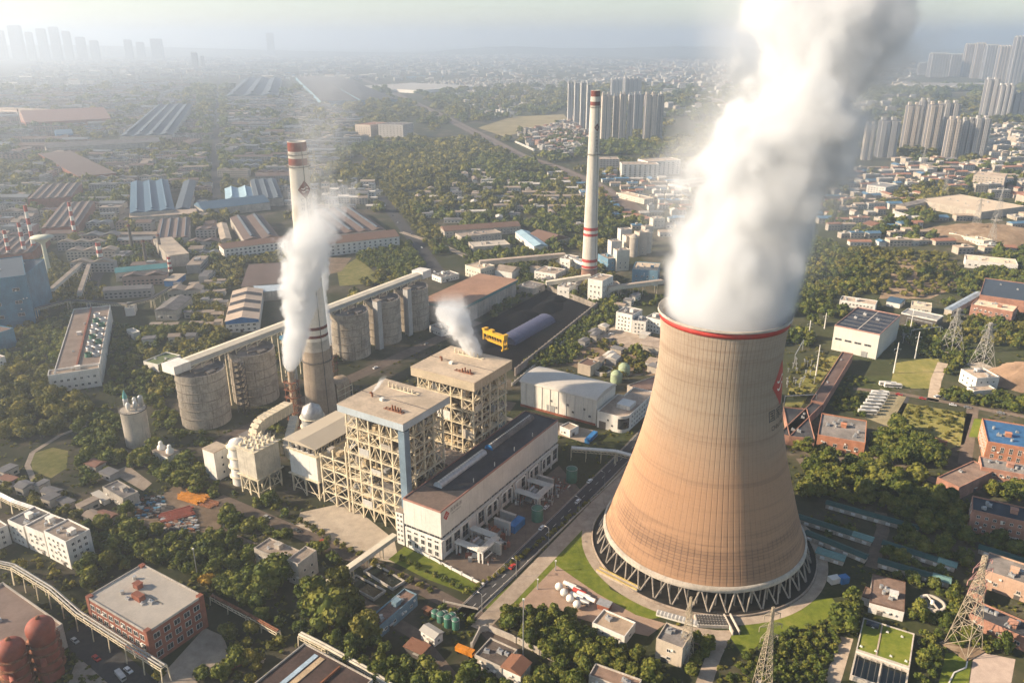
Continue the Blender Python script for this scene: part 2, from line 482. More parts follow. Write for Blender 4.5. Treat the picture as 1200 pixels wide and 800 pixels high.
# ------------------------------------------------------------------ the cooling tower
TC = Vector((92.4, 328.6, 0))
T_PROF = [(47.0, 9.0), (44.0, 18), (41.0, 27.5), (38.2, 37), (35.6, 46), (33.2, 55), (31.2, 64), (29.5, 73), (28.2, 82), (27.2, 91), (26.7, 100), (26.8, 109), (27.4, 117.2)]
def shell_r(z):
    for (r0, z0), (r1, z1) in zip(T_PROF[:-1], T_PROF[1:]):
        if z <= z1: return r0 + (r1 - r0) * (z - z0) / (z1 - z0)
    return T_PROF[-1][0]
ct = thing("cooling_tower", "huge tan concrete hyperbolic cooling tower with red rim and slanted legs", "cooling tower", TC)
def dense(prof, k=4):
    out = []
    n = len(prof)
    for i in range(n - 1):
        p0, p1, p2, p3 = prof[max(i-1, 0)], prof[i], prof[i+1], prof[min(i+2, n-1)]
        for j in range(k):
            t = j / k
            out.append(tuple(0.5 * (2*p1[q] + (p2[q]-p0[q])*t + (2*p0[q]-5*p1[q]+4*p2[q]-p3[q])*t*t + (3*p1[q]-p0[q]-3*p2[q]+p3[q])*t**3) for q in (0, 1)))
    return out + [prof[-1]]
pr = dense(T_PROF)
inner = [(r - 0.9, z) for r, z in reversed(pr)]
MB().lathe(pr + inner + [pr[0]], n=144, cap=False).build("shell", SHELL, ct)
MB().lathe([(47.05, 8.0), (47.9, 8.2), (47.7, 10.2), (46.75, 10.6)], n=144, cap=False).build("base_ring", PLASTER, ct)
MB().lathe([(27.46, 116.6), (27.75, 116.6), (27.85, 118.9), (27.5, 118.9)], n=144, cap=False).build("rim_band", RED, ct)
MB().lathe([(27.3, 119.0), (28.5, 119.0), (28.5, 119.3), (28.4, 120.1), (28.2, 120.1), (28.2, 119.35), (26.6, 119.35), (26.6, 117.2)], n=144, cap=False).build("rim_walkway", CONC_L, ct)
for i in range(40):                                   # forty V-shaped pairs of slanted legs
    for s in (-1, 1):
        a0 = 2 * math.pi * i / 40 + s * 0.006; a1 = 2 * math.pi * i / 40 + s * 0.0765
        MB().tube((50.6 * math.cos(a0), 50.6 * math.sin(a0), 0), (47.0 * math.cos(a1), 47.0 * math.sin(a1), 8.8), 0.40, 0.36, 8).build("leg", CONC, ct)
MB().lathe([(52.8, -0.2), (53.4, -0.2), (53.4, 0.9), (52.8, 0.9)], n=96, cap=False).build("basin_wall", ROOF_CONC, ct)
MB().lathe([(0.01, 0.35), (52.7, 0.35)], n=96, cap=False).build("basin_floor", mat("wet_dark_basin", (0.022, 0.02, 0.018), 0.7, 0.3, 0.2, 0), ct)
MB().lathe([(44.5, 7.4), (30, 6.6), (0.01, 6.4)], n=72, cap=False).build("fill_deck", STEEL_D, ct)
k = MB()
for i in range(72):
    a = 2 * math.pi * i / 72
    for r in (46, 36):
        k.bar((r * math.cos(a), r * math.sin(a), 0.3), (r * math.cos(a), r * math.sin(a), 6.6), 0.5)
k.build("inner_columns", CONC, ct)["kind"] = "stuff"
def on_shell(me, a0, z0, sc, off=0.12):
    """wraps a flat mesh (x along the wall, y up) round the shell at angle a0"""
    for v in me.vertices:
        z = z0 + v.co.y * sc; r = shell_r(z) + off + v.co.z
        a = a0 + v.co.x * sc / shell_r(z)
        v.co = (r * math.cos(a), r * math.sin(a), z)
def text_mesh(s, name, size=1.0, col=False):
    cu = bpy.data.curves.new(name, 'FONT'); cu.body = s; cu.size = size
    cu.align_x = 'CENTER'; cu.align_y = 'CENTER'; cu.extrude = 0.0; cu.space_line = 1.02
    o = bpy.data.objects.new(name, cu); COL.objects.link(o)
    dg = bpy.context.evaluated_depsgraph_get()
    me = bpy.data.meshes.new_from_object(o.evaluated_get(dg))
    bpy.data.objects.remove(o); bpy.data.curves.remove(cu)
    me.name = name
    return me
def emblem_mesh(name, n=24):
    """red disc-like diamond with pale swooshes, x-y plane, about 2 wide"""
    m = MB()
    rows = 10
    for i in range(rows):                        # many short strips so that it bends round a wall
        for j in range(rows):
            def pt(a, b):
                a, b = a / rows * 2 - 1, b / rows * 2 - 1
                return ((a - b) * 0.62, (a + b) * 0.80, 0)
            m.add([pt(i, j), pt(i+1, j), pt(i+1, j+1), pt(i, j+1)], [(0, 1, 2, 3)])
    for k_, (dx, dy) in enumerate(((0.0, 0.28), (0.05, -0.25))):
        pts = []
        for i in range(9):
            t = i / 8 * 2 - 1
            pts.append((t * 0.62 + dx, dy + 0.16 * math.sin(t * 3.0) , 0.03))
        for p, q in zip(pts[:-1], pts[1:]):
            m.add([(p[0], p[1] - 0.07, 0.03), (q[0], q[1] - 0.07, 0.03), (q[0], q[1] + 0.07, 0.03), (p[0], p[1] + 0.07, 0.03)], [(0, 1, 2, 3)], 1)
    return m.mesh(name, [RED, WHITEP])
EA = math.radians(-32)                                  # the emblem faces the yard on the right, seen edge on
me = emblem_mesh("emblem"); on_shell(me, EA, 92.0, 6.6); inst("emblem", me, ct)
for s_, z_, sz_, dx in (("国家能源", 79.0, 5.6, 0.0), ("CHN ENERGY", 73.6, 3.0, 0.0)):
    me = text_mesh(s_, "lettering", 1.0); me.materials.clear(); me.materials.append(LETTER)
    on_shell(me, EA, z_, sz_); inst("lettering", me, ct)
keep_disc = lambda c, r: KEEP.append((c[0], c[1], None, None, r, r))
keep_disc(TC, 61)

# ring path round the tower, riser trough
def ring(name, c, r0, r1, z, m, n=96, a0=0, a1=2 * math.pi, kind='structure'):
    mb = MB(); vs = []
    for i in range(n + 1):
        a = a0 + (a1 - a0) * i / n
        vs += [(c[0] + r0 * math.cos(a), c[1] + r0 * math.sin(a), z), (c[0] + r1 * math.cos(a), c[1] + r1 * math.sin(a), z)]
    mb.add(vs, [(2*i, 2*i+1, 2*i+3, 2*i+2) for i in range(n)])
    return structure(name, mb, m, kind)
ring("ring_path", TC, 53.5, 58.2, 0.05, M_PAVE)
def haze():
    t = NT("haze_air")
    v = t.n("VolumePrincipled")
    v.inputs["Color"].default_value = (0.79, 0.885, 1.0, 1)
    v.inputs["Density"].default_value = 1.85e-4
    v.inputs["Anisotropy"].default_value = 0.55
    t.l(v.outputs[0], t.out.inputs["Volume"])
    o = MB().box(-30500, -900, -1.0, 30500, 60500, 420.0).build("haze", t.mat)
    o['kind'] = 'stuff'
haze()

# ------------------------------------------------------------------ buildings
WIN = {}
def window_mesh(w, h, frame=WHITEP):
    key = (round(w, 2), round(h, 2), frame.name)
    if key not in WIN:
        m = MB(); f = 0.12                         # frame round a slightly sunk pane, x along the wall, -y outwards
        m.box(-w/2, -0.03, 0, w/2, 0.10, h, 0)
        m.box(-w/2 - f, -0.12, -f, w/2 + f, 0.05, 0, 1); m.box(-w/2 - f, -0.12, h, w/2 + f, 0.05, h + f, 1)
        m.box(-w/2 - f, -0.12, 0, -w/2, 0.05, h, 1); m.box(w/2, -0.12, 0, w/2 + f, 0.05, h, 1)
        if w > 1.2: m.box(-0.05, -0.09, 0, 0.05, 0.0, h, 1)
        if h > 2.4: m.box(-w/2, -0.085, h * 0.5 - 0.05, w/2, 0.0, h * 0.5 + 0.05, 1)
        WIN[key] = m.mesh("window", [GLASS, frame])
    return WIN[key]
def face_windows(root, L, D, side, rows, w, h, gap, z0, storey, frame=WHITEP, margin=1.5, limit=60, skip=()):
    """rows of windows on one side of a box centred on the root: 0 front (-y), 1 right (+x), 2 back (+y), 3 left (-x)"""
    run = (L if side in (0, 2) else D) - 2 * margin
    n = max(1, int(run / (w + gap)))
    while n * rows > limit and n > 2: n -= 1
    me = window_mesh(w, h, frame)
    for r in range(rows):
        for i in range(n):
            if (r, i) in skip: continue
            q = -run / 2 + run * (i + 0.5) / n
            x, y, rz = ((q, -D/2, 0), (L/2, q, math.pi/2), (-q, D/2, math.pi), (-L/2, -q, -math.pi/2))[side]
            inst("window", me, root, (x, y, z0 + r * storey), rz)
def door_on(root, L, D, side, q, w, h, m=STEEL_D):
    x, y, rz = ((q, -D/2, 0), (L/2, q, math.pi/2), (-q, D/2, math.pi), (-L/2, -q, -math.pi/2))[side]
    mb = MB(); mb.box(-w/2, -0.10, 0, w/2, 0.10, h)
    o = mb.build("door", m, root, (x, y, 0.0), rz)
    MB().box(-w/2 - 0.25, -0.9, h + 0.05, w/2 + 0.25, 0.0, h + 0.2).build("canopy", CONC_L, o)
BLDS = []
def roof_flat(root, L, D, h, m, rim=None, par=0.7, tw=0.35):
    k = MB(); k.box(-L/2 + tw, -D/2 + tw, h - 0.35, L/2 - tw, D/2 - tw, h)
    k.build("roof", m, root)
    q = MB()
    q.box(-L/2, -D/2, h - 0.35, L/2, -D/2 + tw, h + par); q.box(-L/2, D/2 - tw, h - 0.35, L/2, D/2, h + par)
    q.box(-L/2, -D/2 + tw, h - 0.35, -L/2 + tw, D/2 - tw, h + par); q.box(L/2 - tw, -D/2 + tw, h - 0.35, L/2, D/2 - tw, h + par)
    q.build("parapet", rim or m, root)
def vent_unit(root, x, y, z, s=1.0, m=GALV):
    k = MB(); k.box(-0.9*s, -0.6*s, 0, 0.9*s, 0.6*s, 0.9*s); k.tube((-0.35*s, 0, 0.9*s), (-0.35*s, 0, 1.5*s), 0.3*s, 0.3*s, 10); k.bar((-1.2*s, -0.7*s, 0.1), (1.2*s, -0.7*s, 0.1), 0.12)
    return k.build("roof_vent", m, root, (x, y, z), RNG.uniform(-0.3, 0.3))
def frame_of(A, B, C, h, base=0.0):
    """rectangle from three roof corners (photo px or points): centre, angle, length along AB, depth towards C"""
    a, b, c = [(q if isinstance(q, Vector) else G(q[0], q[1], h)) for q in (A, B, C)]
    d = (b - a); d.z = 0; L = d.length; d.normalize()
    n = Vector((-d.y, d.x, 0)); w = c - a; w.z = 0
    D = w.dot(n); rz = math.atan2(d.y, d.x)
    if D < 0:
        a, b = b, a; d = -d; n = -n; D = -D; rz += math.pi
    c0 = a + d * (L / 2) + n * (D / 2)
    return Vector((c0.x, c0.y, base)), rz, L, D
def seen_sides(c, rz):
    out = []
    for s, a in enumerate((-math.pi/2, 0, math.pi/2, math.pi)):
        nx, ny = math.cos(a + rz), math.sin(a + rz)
        if nx * c.x + ny * c.y < -0.12 * math.hypot(c.x, c.y): out.append(s)
    return out
def bld(name, label, cat, A, B, C, h, wall=PLASTER, roof=ROOF_CONC, rt='flat', win=None, rise=None, group=None, par=0.7,
        vents=0, door=True, rim=None, base=0.0, sides=None, over=0.5, keep=True, strips=0, strip_m=None):
    c, rz, L, D = frame_of(A, B, C, h, base); h = h - base
    root = thing(name, label, cat, c, rz, group)
    if keep: keep_rect(c, rz, L/2 + 1.5, D/2 + 1.5)
    ss = sides or seen_sides(c, rz)
    if rt == 'flat':
        MB().box(-L/2 + .02, -D/2 + .02, 0, L/2 - .02, D/2 - .02, h - 0.36).build("wall", wall, root)
        roof_flat(root, L, D, h, roof, rim or wall, par)
    elif rt in ('gable', 'gabley'):
        k = MB(); r = rise or min(L, D) * 0.16
        if rt == 'gable':
            k.box(-L/2, -D/2, 0, L/2, D/2, h)
            k.add([(-L/2,-D/2,h),(-L/2,D/2,h),(-L/2,0,h+r)], [(0,1,2)][::1]); k.add([(L/2,-D/2,h),(L/2,D/2,h),(L/2,0,h+r)], [(0,1,2)])
            k.build("wall", wall, root)
            MB().gable(-L/2, -D/2, L/2, D/2, h + 0.02, r, over).build("roof", roof, root)
            if strips:
                for i in range(strips):
                    x = -L/2 + L * (i + 0.5) / strips
                    for sg in (-1, 1):
                        q = MB(); w_ = L / strips * 0.18
                        q.add([(x-w_, sg*(D*0.06), h+r*0.88+0.36), (x+w_, sg*(D*0.06), h+r*0.88+0.36), (x+w_, sg*D*0.42, h+r*0.16+0.36), (x-w_, sg*D*0.42, h+r*0.16+0.36)], [(0,1,2,3)])
                        q.build("skylight", strip_m or ROOF_WHITE, root)
        else:
            k.box(-L/2, -D/2, 0, L/2, D/2, h)
            k.add([(-L/2,-D/2,h),(L/2,-D/2,h),(0,-D/2,h+r)], [(0,1,2)]); k.add([(-L/2,D/2,h),(L/2,D/2,h),(0,D/2,h+r)], [(0,1,2)])
            k.build("wall", wall, root)
            o = MB().gable(-D/2, -L/2, D/2, L/2, h + 0.02, r, over).build("roof", roof, root); o.rotation_euler.z = math.pi/2
    elif rt == 'multi':                                   # parallel bays, ridges across the depth
        MB().box(-L/2, -D/2, 0, L/2, D/2, h).build("wall", wall, root)
        nb = strips or max(2, int(L / 22)); bw = L / nb
        for i in range(nb):
            x = -L/2 + bw * (i + 0.5)
            o = MB().gable(-D/2, -bw/2 + .02, D/2, bw/2 - .02, h + 0.02, rise or bw * 0.14, 0.0).build("roof", roof, root, (x, 0, 0)); o.rotation_euler.z = math.pi/2
            q = MB().gable(-D/2 * 0.92, -bw * .09, D/2 * 0.92, bw * .09, h + (rise or bw*0.14) - 0.1, bw * 0.05, 0, t=bw*0.05).build("roof_monitor", strip_m or roof, root, (x, 0, 0)); q.rotation_euler.z = math.pi/2
    elif rt == 'shed':
        MB().box(-L/2, -D/2, 0, L/2, D/2, h).build("wall", wall, root)
        MB().box(-L/2 - over, -D/2 - over, h + .02, L/2 + over, D/2 + over, h + 0.35).build("roof", roof, root)
    if win:
        rows, w, wh, gap, z0, st = win[:6]
        for s in ss: face_windows(root, L, D, s, rows, w, wh, gap, z0, st, limit=(90 // max(1, len(ss))))
    if door and ss:
        s = max(ss, key=lambda q: L if q in (0, 2) else D)
        door_on(root, L, D, s, RNG.uniform(-0.3, 0.3) * (L if s in (0, 2) else D), 2.2, 2.6)
    if rt == 'flat' and L * D > 90 and not vents: vents = RNG.randint(1, 3)
    for i in range(vents):
        vent_unit(root, RNG.uniform(-.35, .35) * L, RNG.uniform(-.3, .3) * D, h + 0.01, RNG.uniform(0.8, 1.5))
    if rt == 'flat' and win and L * D > 160 and h < 20:
        s_ = MB(); s_.box(-1.6, -1.3, 0, 1.6, 1.3, 2.3); s_.box(-1.8, -1.5, 2.3, 1.8, 1.5, 2.5); s_.build("stair_head", wall, root, (RNG.uniform(-.25, .25) * L, RNG.uniform(-.15, .2) * D, h + .01))
        for i in range(2): MB().tube((0, 0, .35), (0, 0, 1.9), .8, .8, 12).build("roof_tank", GALV, root, (RNG.uniform(-.38, .38) * L, RNG.uniform(-.3, .3) * D, h - .3))
    if win and ss:
        s0 = ss[0]; Lf = L if s0 in (0, 2) else D
        for i in range(min(6, int(Lf / 6))):
            q_ = RNG.uniform(-.42, .42) * Lf; zz_ = RNG.uniform(.25, .8) * h
            x_, y_, r_ = ((q_, -D/2 - .3, 0), (L/2 + .3, q_, math.pi/2), (-q_, D/2 + .3, math.pi), (-L/2 - .3, -q_, -math.pi/2))[s0]
            MB().box(-.5, -.28, 0, .5, .28, .7).build("cooling_unit", WHITEP, root, (x_, y_, zz_), r_)
    BLDS.append((root, c, rz, L, D, h))
    return root, L, D, h

# ------------------------------------------------------------------ turbine hall
def pthing(name, label, cat, u, v, z=0.0, group=None): return thing(name, label, cat, P(u, v, z), PA, group)
th = pthing("turbine_hall", "long grey turbine hall with dark roof and two raised roof ventilators", "industrial building", 0, 0)
keep_rect(P(56, 11), PA, 58, 14)
TL, TW, TH = 112.0, 22.0, 26.2
MB().box(0.02, 0.02, 0, TL - .02, TW - .02, 11.0).build("lower_wall", WHITE, th)
MB().box(-0.12, -0.12, 12.6, TL + 0.1, TW + 0.1, TH - 0.4).build("upper_wall", CREAM if False else mat("hall_cladding", (0.60, 0.57, 0.51), 0.65, 0.1, 0.1, 0.25), th)
MB().box(0.3, 0.3, 11.0, TL - .3, TW - .3, 12.6).build("recess_wall", STEEL_D, th)
MB().box(0.2, 0.2, TH - 0.4, TL - 0.2, TW - 0.2, TH).build("roof", ROOF_DARK, th)
MB().box(0.25, 0.25, TH, 15.0, TW - 0.25, TH + 0.03).build("roof_apron", mat("dusty_roof", (0.17, 0.125, 0.10), 0.9, 0.25, 0.1, 0), th)
q = MB()
for a in ((-.15, -.15, TL + .15, .2), (-.15, TW - .2, TL + .15, TW + .15), (-.15, .2, .2, TW - .2), (TL - .2, .2, TL + .15, TW - .2)):
    q.box(a[0], a[1], TH - 0.398, a[2], a[3], TH + 0.55)
q.build("parapet", mat("faded_red_trim", (0.33, 0.17, 0.13), 0.7, 0.15, 0.3, 0.1), th)
for (u0, u1, m) in ((17, 57, GALV), (62, 106, ROOF_GREY)):
    r = MB(); r.vault(u0, 12.0, u1, 16.6, TH + 0.2, 2.4, 10)
    o = r.build("roof_ventilator", m, th)
    MB().vault(u0 - 0.12, 11.7, u0, 16.9, TH + 0.1, 2.8, 10).build("end_cap", BLUEGREY if u0 < 20 else BLUE_B, o)
    s = MB()
    for i in range(int((u1 - u0) / 1.7)):
        s.box(u0 + .5 + i * 1.7, 14.0, TH + 2.5, u0 + 1.5 + i * 1.7, 14.7, TH + 2.8)
    s.build("louvre_row", WHITEP, o)
for i in range(16):                                     # band of windows under the cladding and tall windows below
    inst("window", window_mesh(5.2, 1.3), th, (4 + i * 6.9, 0.28, 11.1))
for i in range(16):
    if i in (3, 9): continue
    inst("window", window_mesh(4.6, 6.6), th, (5.4 + i * 6.9, 0.0, 2.4))
for i in range(5):
    inst("window", window_mesh(2.2, 1.0), th, (0.02, 3 + i * 4.1, 8.6), -math.pi / 2)
    inst("window", window_mesh(2.0, 2.4), th, (0.02, 3 + i * 4.1, 4.8), -math.pi / 2)
    inst("window", window_mesh(2.0, 2.4), th, (0.02, 3 + i * 4.1, 1.2), -math.pi / 2)
for i in range(3): inst("window", window_mesh(5.8, 1.3), th, (0.28, 4 + i * 7.0, 11.1), -math.pi / 2)
for v in (5, 11, 17, 23): 
    pass
st = MB()
for i in range(17): st.box(2.0 + i * 6.9 - 1.0, -0.35, 0, 2.0 + i * 6.9 - 0.4, 0.0, 10.8)
st.build("pilaster_row", WHITE, th)
MB().box(-0.2, -0.7, 10.4, TL, -0.02, 10.9).build("ledge", WHITE, th)
for i in range(4):
    MB().tube((30 + i * 19, 2.2, TH), (30 + i * 19, 2.2, TH + 2.2), 0.25, 0.25, 8).build("roof_vent", WHITEP, th)
em = emblem_mesh("emblem")
for v_ in em.vertices: v_.co = (4.2 + v_.co.x * 1.9, -0.14 - v_.co.z, 22.3 + v_.co.y * 1.6)
inst("emblem", em, th)
for s_, zz, sz_ in (("国家能源", 23.2, 2.3), ("CHN ENERGY", 21.1, 1.25)):
    me = text_mesh(s_, "lettering"); me.materials.clear(); me.materials.append(LETTER)
    for v_ in me.vertices: v_.co = (12.0 + v_.co.x * sz_, -0.15, zz + v_.co.y * sz_)
    inst("lettering", me, th)
stt = pthing("stair_tower", "slim white stair tower with small windows at the turbine hall corner", "tower", 1.2, 24.6)
MB().box(-1.6, -2.2, 0, 1.6, 2.2, 18).build("wall", WHITE, stt)
MB().box(-1.75, -2.35, 18, 1.75, 2.35, 18.4).build("roof", ROOF_CONC, stt)
for r in range(6):
    for dx in (-1.0, 1.0): inst("window", window_mesh(0.9, 1.2), stt, (-1.6, dx, 2 + r * 2.7), -math.pi / 2)

# ------------------------------------------------------------------ boiler houses: open steel frames under a deep roof cap
OCHRE = mat("ochre_lagging", (0.46, 0.36, 0.22), 0.7, 0.3, 0.4, 0.4)
def boiler(label, u0, u1, v0, v1, H, cap_m, capt, tower_side):
    L, D = u1 - u0, v1 - v0
    b = pthing("boiler_house", label, "boiler house", u0, v0, 0, "open steel boiler houses beside the turbine hall")
    keep_rect(P((u0 + u1)/2, (v0 + v1)/2), PA, L/2 + 6, D/2 + 4)
    zc = H - capt
    xs = [1.2 + (L - 2.4) * i / 4 for i in range(5)]; ys = [1.2 + (D - 2.4) * j / 5 for j in range(6)]
    lv = [0, 7, 14, 21, 28, 36, 44, 51, zc]
    for i, x in enumerate(xs):
        for j, y in enumerate(ys):
            if 0 < i < 4 and 0 < j < 5: continue
            MB().bar((x, y, 0), (x, y, zc), 0.7, 0.7).build("column", STEEL, b)
    for z in lv[1:]:
        k = MB()
        for x in xs: k.bar((x, ys[0], z), (x, ys[-1], z), 0.45, 0.75)
        for y in ys: k.bar((xs[0], y, z), (xs[-1], y, z), 0.4, 0.6)
        for _ in range(5):                              # gratings, walkways with handrails on part of each level
            i = RNG.randrange(4); j = RNG.randrange(5)
            k.box(xs[i], ys[j], z + .40, xs[i+1], ys[j+1], z + .48)
        for (p, q) in (((xs[0]-.6, ys[0]-.6), (xs[-1]+.6, ys[0]-.6)), ((xs[0]-.6, ys[0]-.6), (xs[0]-.6, ys[-1]+.6))):
            for hz in (0.9, 1.6): k.bar((*p, z + hz), (*q, z + hz), 0.10)
            d = (Vector(q) - Vector(p)); n = int(d.length / 2.5)
            for s in range(n + 1):
                c = Vector(p) + d * s / n; k.bar((c.x, c.y, z + .3), (c.x, c.y, z + 1.6), 0.09)
            k.bar((*p, z + .3), (*q, z + .3), 0.9, 0.12)
        k.build("floor_frame", STEEL, b)
    for face in range(4):
        k = MB()
        for r in range(len(lv) - 1):
            z0, z1 = lv[r], lv[r + 1]
            line = [(x, ys[0]) for x in xs] if face == 0 else [(xs[0], y) for y in ys] if face == 1 else [(x, ys[-1]) for x in xs] if face == 2 else [(xs[-1], y) for y in ys]
            for i in range(len(line) - 1):
                a, c = line[i], line[i + 1]; m = ((a[0]+c[0])/2, (a[1]+c[1])/2)
                kind = RNG.random()
                if kind < 0.22: k.bar((*a, z0), (*c, z1), 0.3); k.bar((*c, z0), (*a, z1), 0.3)
                elif kind < 0.55: k.bar((*a, z0), (*m, z1), 0.3); k.bar((*c, z0), (*m, z1), 0.3)
                elif kind < 0.72: k.bar((*a, z0), (*c, z1), 0.32)
                elif kind < 0.85: k.bar((*m, z0), (*m, z1), 0.3); k.bar((*a, (z0+z1)/2), (*c, (z0+z1)/2), 0.3)
        k.build("bracing", STEEL, b)
    # the boiler itself, drum and ducts inside
    k = MB(); k.box(L*.20, D*.17, 13, L*.80, D*.62, zc - 2); k.box(L*.24, D*.62, 20, L*.76, D*.86, zc - 7)
    k.prism([(L*.3, D*.25), (L*.7, D*.25), (L*.7, D*.55), (L*.3, D*.55)], 6, 12.98)
    k.build("furnace_casing", mat("furnace_lagging_in_shade", (0.10, 0.085, 0.065), 0.8, 0.35, 0.2, 0.5), b)  # dark brown colour stands in for the shade inside the open frame
    k = MB()
    for i in range(60):
        x, y = RNG.choice([(RNG.uniform(1.8, L*.19), RNG.uniform(2, D-2)), (RNG.uniform(2, L-2), RNG.uniform(1.8, D*.16)), (RNG.uniform(L*.81, L-1.8), RNG.uniform(2, D-2))])
        z = RNG.uniform(6, zc - 6); ln = RNG.uniform(5, 14)
        k = MB()
        if i % 3 == 0: k.tube((x, y, z), (x, y, min(zc - 1, z + ln)), RNG.uniform(.35, .9), None, 10)
        elif i % 3 == 1: k.tube((x, y, z), (x, min(D - 2, y + ln), z), RNG.uniform(.3, .8), None, 10)
        else: k.tube((3, min(y, D*.15), z), (L - 3, min(y, D*.15), z), RNG.uniform(.25, .5), None, 10)
        k.build("pipe", OCHRE, b)
    for i in range(80):
        x, y = RNG.choice([(RNG.uniform(1.5, L-4), RNG.uniform(1.5, D*.13)), (RNG.uniform(1.5, L*.16), RNG.uniform(1.5, D-4))]); z = RNG.choice(lv[1:-1])
        MB().box(0, 0, .49, RNG.uniform(1, 4), RNG.uniform(1, 4), RNG.uniform(1.2, 4.2)).build("plant_unit", RNG.choice((OCHRE, OCHRE, GALV, PLASTER)), b, (x, y, z))
    k = MB()
    for y0 in (D*.12, D*.7):
        for z in lv[1:-2]:
            s = 1 if (lv.index(z) % 2) else -1
            k.bar((2.2 if s > 0 else 8.5, y0, z), (8.5 if s > 0 else 2.2, y0, lv[lv.index(z)+1]), 1.0, 0.25)
    k.build("stair_flights", STEEL, b)
    for i in range(9):                                   # weather sheets bolted over single bays of the frame
        z = RNG.choice(lv[1:-2]); j = RNG.randrange(4)
        if i % 2: q = MB().box(xs[j] + .5, ys[0] - .55, z + .5, xs[j+1] - .5, ys[0] - .45, z + RNG.uniform(3, 6))
        else: q = MB().box(xs[0] - .55, ys[j] + .5, z + .5, xs[0] - .45, ys[j+1] - .5, z + RNG.uniform(3, 6))
        q.build("weather_sheet", RNG.choice((GREYC, PLASTER, STEEL_D, WHITE)), b)
    # coal bunkers low at the front
    for i in range(3):
        k = MB(); y = D*.22 + i * D*.2
        k.lathe([(0.8, 6.5), (3.0, 11.5), (3.0, 19)], (L*.14, y), 16); k.build("coal_bunker", GALV, b)
    # roof cap
    MB().box(-1.5, -1.5, zc, L + 1.5, D + 1.5, H - .3).build("roof_fascia", cap_m, b)
    MB().box(-1.62, -1.62, H - .3, L + 1.62, D + 1.62, H).build("roof", ROOF_TAN, b)
    MB().box(L*.5 - .2, -1.6, H, L*.5 + .2, D + 1.6, H + .18).build("roof_seam", ROOF_GREY, b)
    for (x, y, s) in ((L*.22, D*.26, 1), (L*.83, D*.5, 1.5)):
        k = MB()
        for i in range(4 if s < 1.2 else 7): 
            k.tube((i*1.7*s - 3, 0, 0), (i*1.7*s - 3, 0, RNG.uniform(1.6, 3.0)), 0.5, 0.42, 10)
        k.bar((-4.5*s, -.9, .2), (7*s, -.9, .2), .35); k.bar((-4.5*s, .9, .2), (7*s, .9, .2), .35)
        for i in range(6): k.bar((-4.5*s + i*2.2*s, -.9, .2), (-4.5*s + i*2.2*s, .9, .2), .3)
        k.build("silencer_rack", RUST if s < 1.2 else STEEL, b, (x, y, H), math.pi/2)
    k = MB(); k.tube((0, 0, 0), (0, 0, 2.2), .55, .55, 10); k.tube((0, 0, 2.2), (-1.4, 0, 2.7), .5, .5, 10)
    k.build("vent_pipe", RUST, b, (L*.42, D*.80, H))
    MB().box(-1, -1, 0, 1, 1, 1.3).build("roof_box", WHITEP, b, (L*.40, D*.62, H))
    if tower_side:                                       # enclosed lift shaft at the near corner
        k = MB().box(-3.2, -0.4, 0, 0.6, 3.4, zc - 1.0); k.build("lift_shaft", mat("shaft_cladding", (0.16, 0.22, 0.27), 0.5, 0.15, 0.2, 0.2), b, (2.4, -0.9, 0))
    return b
boiler("near open steel boiler house with pale blue grey fascia round its tan roof", 6.5, 40, 25.5, 64, 63.0, BLUEGREY, 4.0, True)
boiler("farther open steel boiler house with tan fascia below its flat roof", 62, 96, 23.5, 62.5, 63.5, mat("tan_fascia", (0.44, 0.36, 0.25), 0.7, 0.15, 0.1, 0.3), 5.2, False)
ext = pthing("duct_frame", "open steel frame crammed with ducts between near boiler and white precipitator", "steel frame", 8, 65.5)
keep_rect(P(23, 75), PA, 17, 10)
for x in (0, 10, 20, 30):
    for y in (0, 9, 18): MB().bar((x, y, 0), (x, y, 38 - y * .5), .7).build("column", STEEL, ext)
k = MB()
for z in (7, 14, 21, 28):
    for x in (0, 10, 20, 30): k.bar((x, 0, z), (x, 18, z), .4, .6)
    for y in (0, 9, 18):
        k.bar((0, y, z), (30, y, z), .4, .6)
        for x in (0, 10, 20): k.bar((x, y, z), (x + 10, y, z - 7), .28)
    for y in (0, 9): k.bar((0, y, z), (0, y + 9, z - 7), .3); k.bar((0, y + 9, z), (0, y, z - 7), .3)
k.build("floor_frame", STEEL, ext)
for i in range(26):
    x, y, z = RNG.uniform(0, 26), RNG.uniform(0, 15), RNG.choice((0, 7, 14, 21, 28)); MB().box(0, 0, .4, RNG.uniform(2, 5), RNG.uniform(2, 4), RNG.uniform(1.5, 5)).build("plant_unit", RNG.choice((OCHRE, GALV, STEEL_D, PLASTER)), ext, (x, y, z))
for i in range(8): x, z = 2 + i * 3.6, RNG.uniform(6, 26); MB().tube((x, 0, z), (x, 19, z + RNG.uniform(-3, 3)), RNG.uniform(.6, 1.4), None, 10).build("duct_run", OCHRE, ext)
# deaerator bay between the boilers and the hall
da = pthing("deaerator_bay", "low dark bay between the turbine hall and the boiler houses", "industrial building", 0, 22.3)
MB().box(8, 0, 0, 104, 3.0, 20).build("wall", GREYC, da); MB().box(8, 0, 20, 104, 3.2, 20.4).build("roof", ROOF_GREY, da)
k = MB()
for i in range(4): k.tube((14 + i * 23, 1.6, 21.8), (30 + i * 23, 1.6, 21.8), 1.3, 1.3, 12)
k.build("feedwater_tank", GALV, da)
cb = pthing("control_block", "grey windowless block between the two boiler houses", "industrial building", 43, 27)
MB().box(0, 0, 0, 14, 22, 22).build("wall", mat("block_grey", (0.34, 0.32, 0.29), 0.85, 0.2, 0.2, 0.4), cb); MB().box(-.2, -.2, 22, 14.2, 22.2, 22.5).build("roof", ROOF_CONC, cb)
wa = pthing("roof_annex", "small pale roofed annex behind the near boiler house", "industrial building", 42, 64)
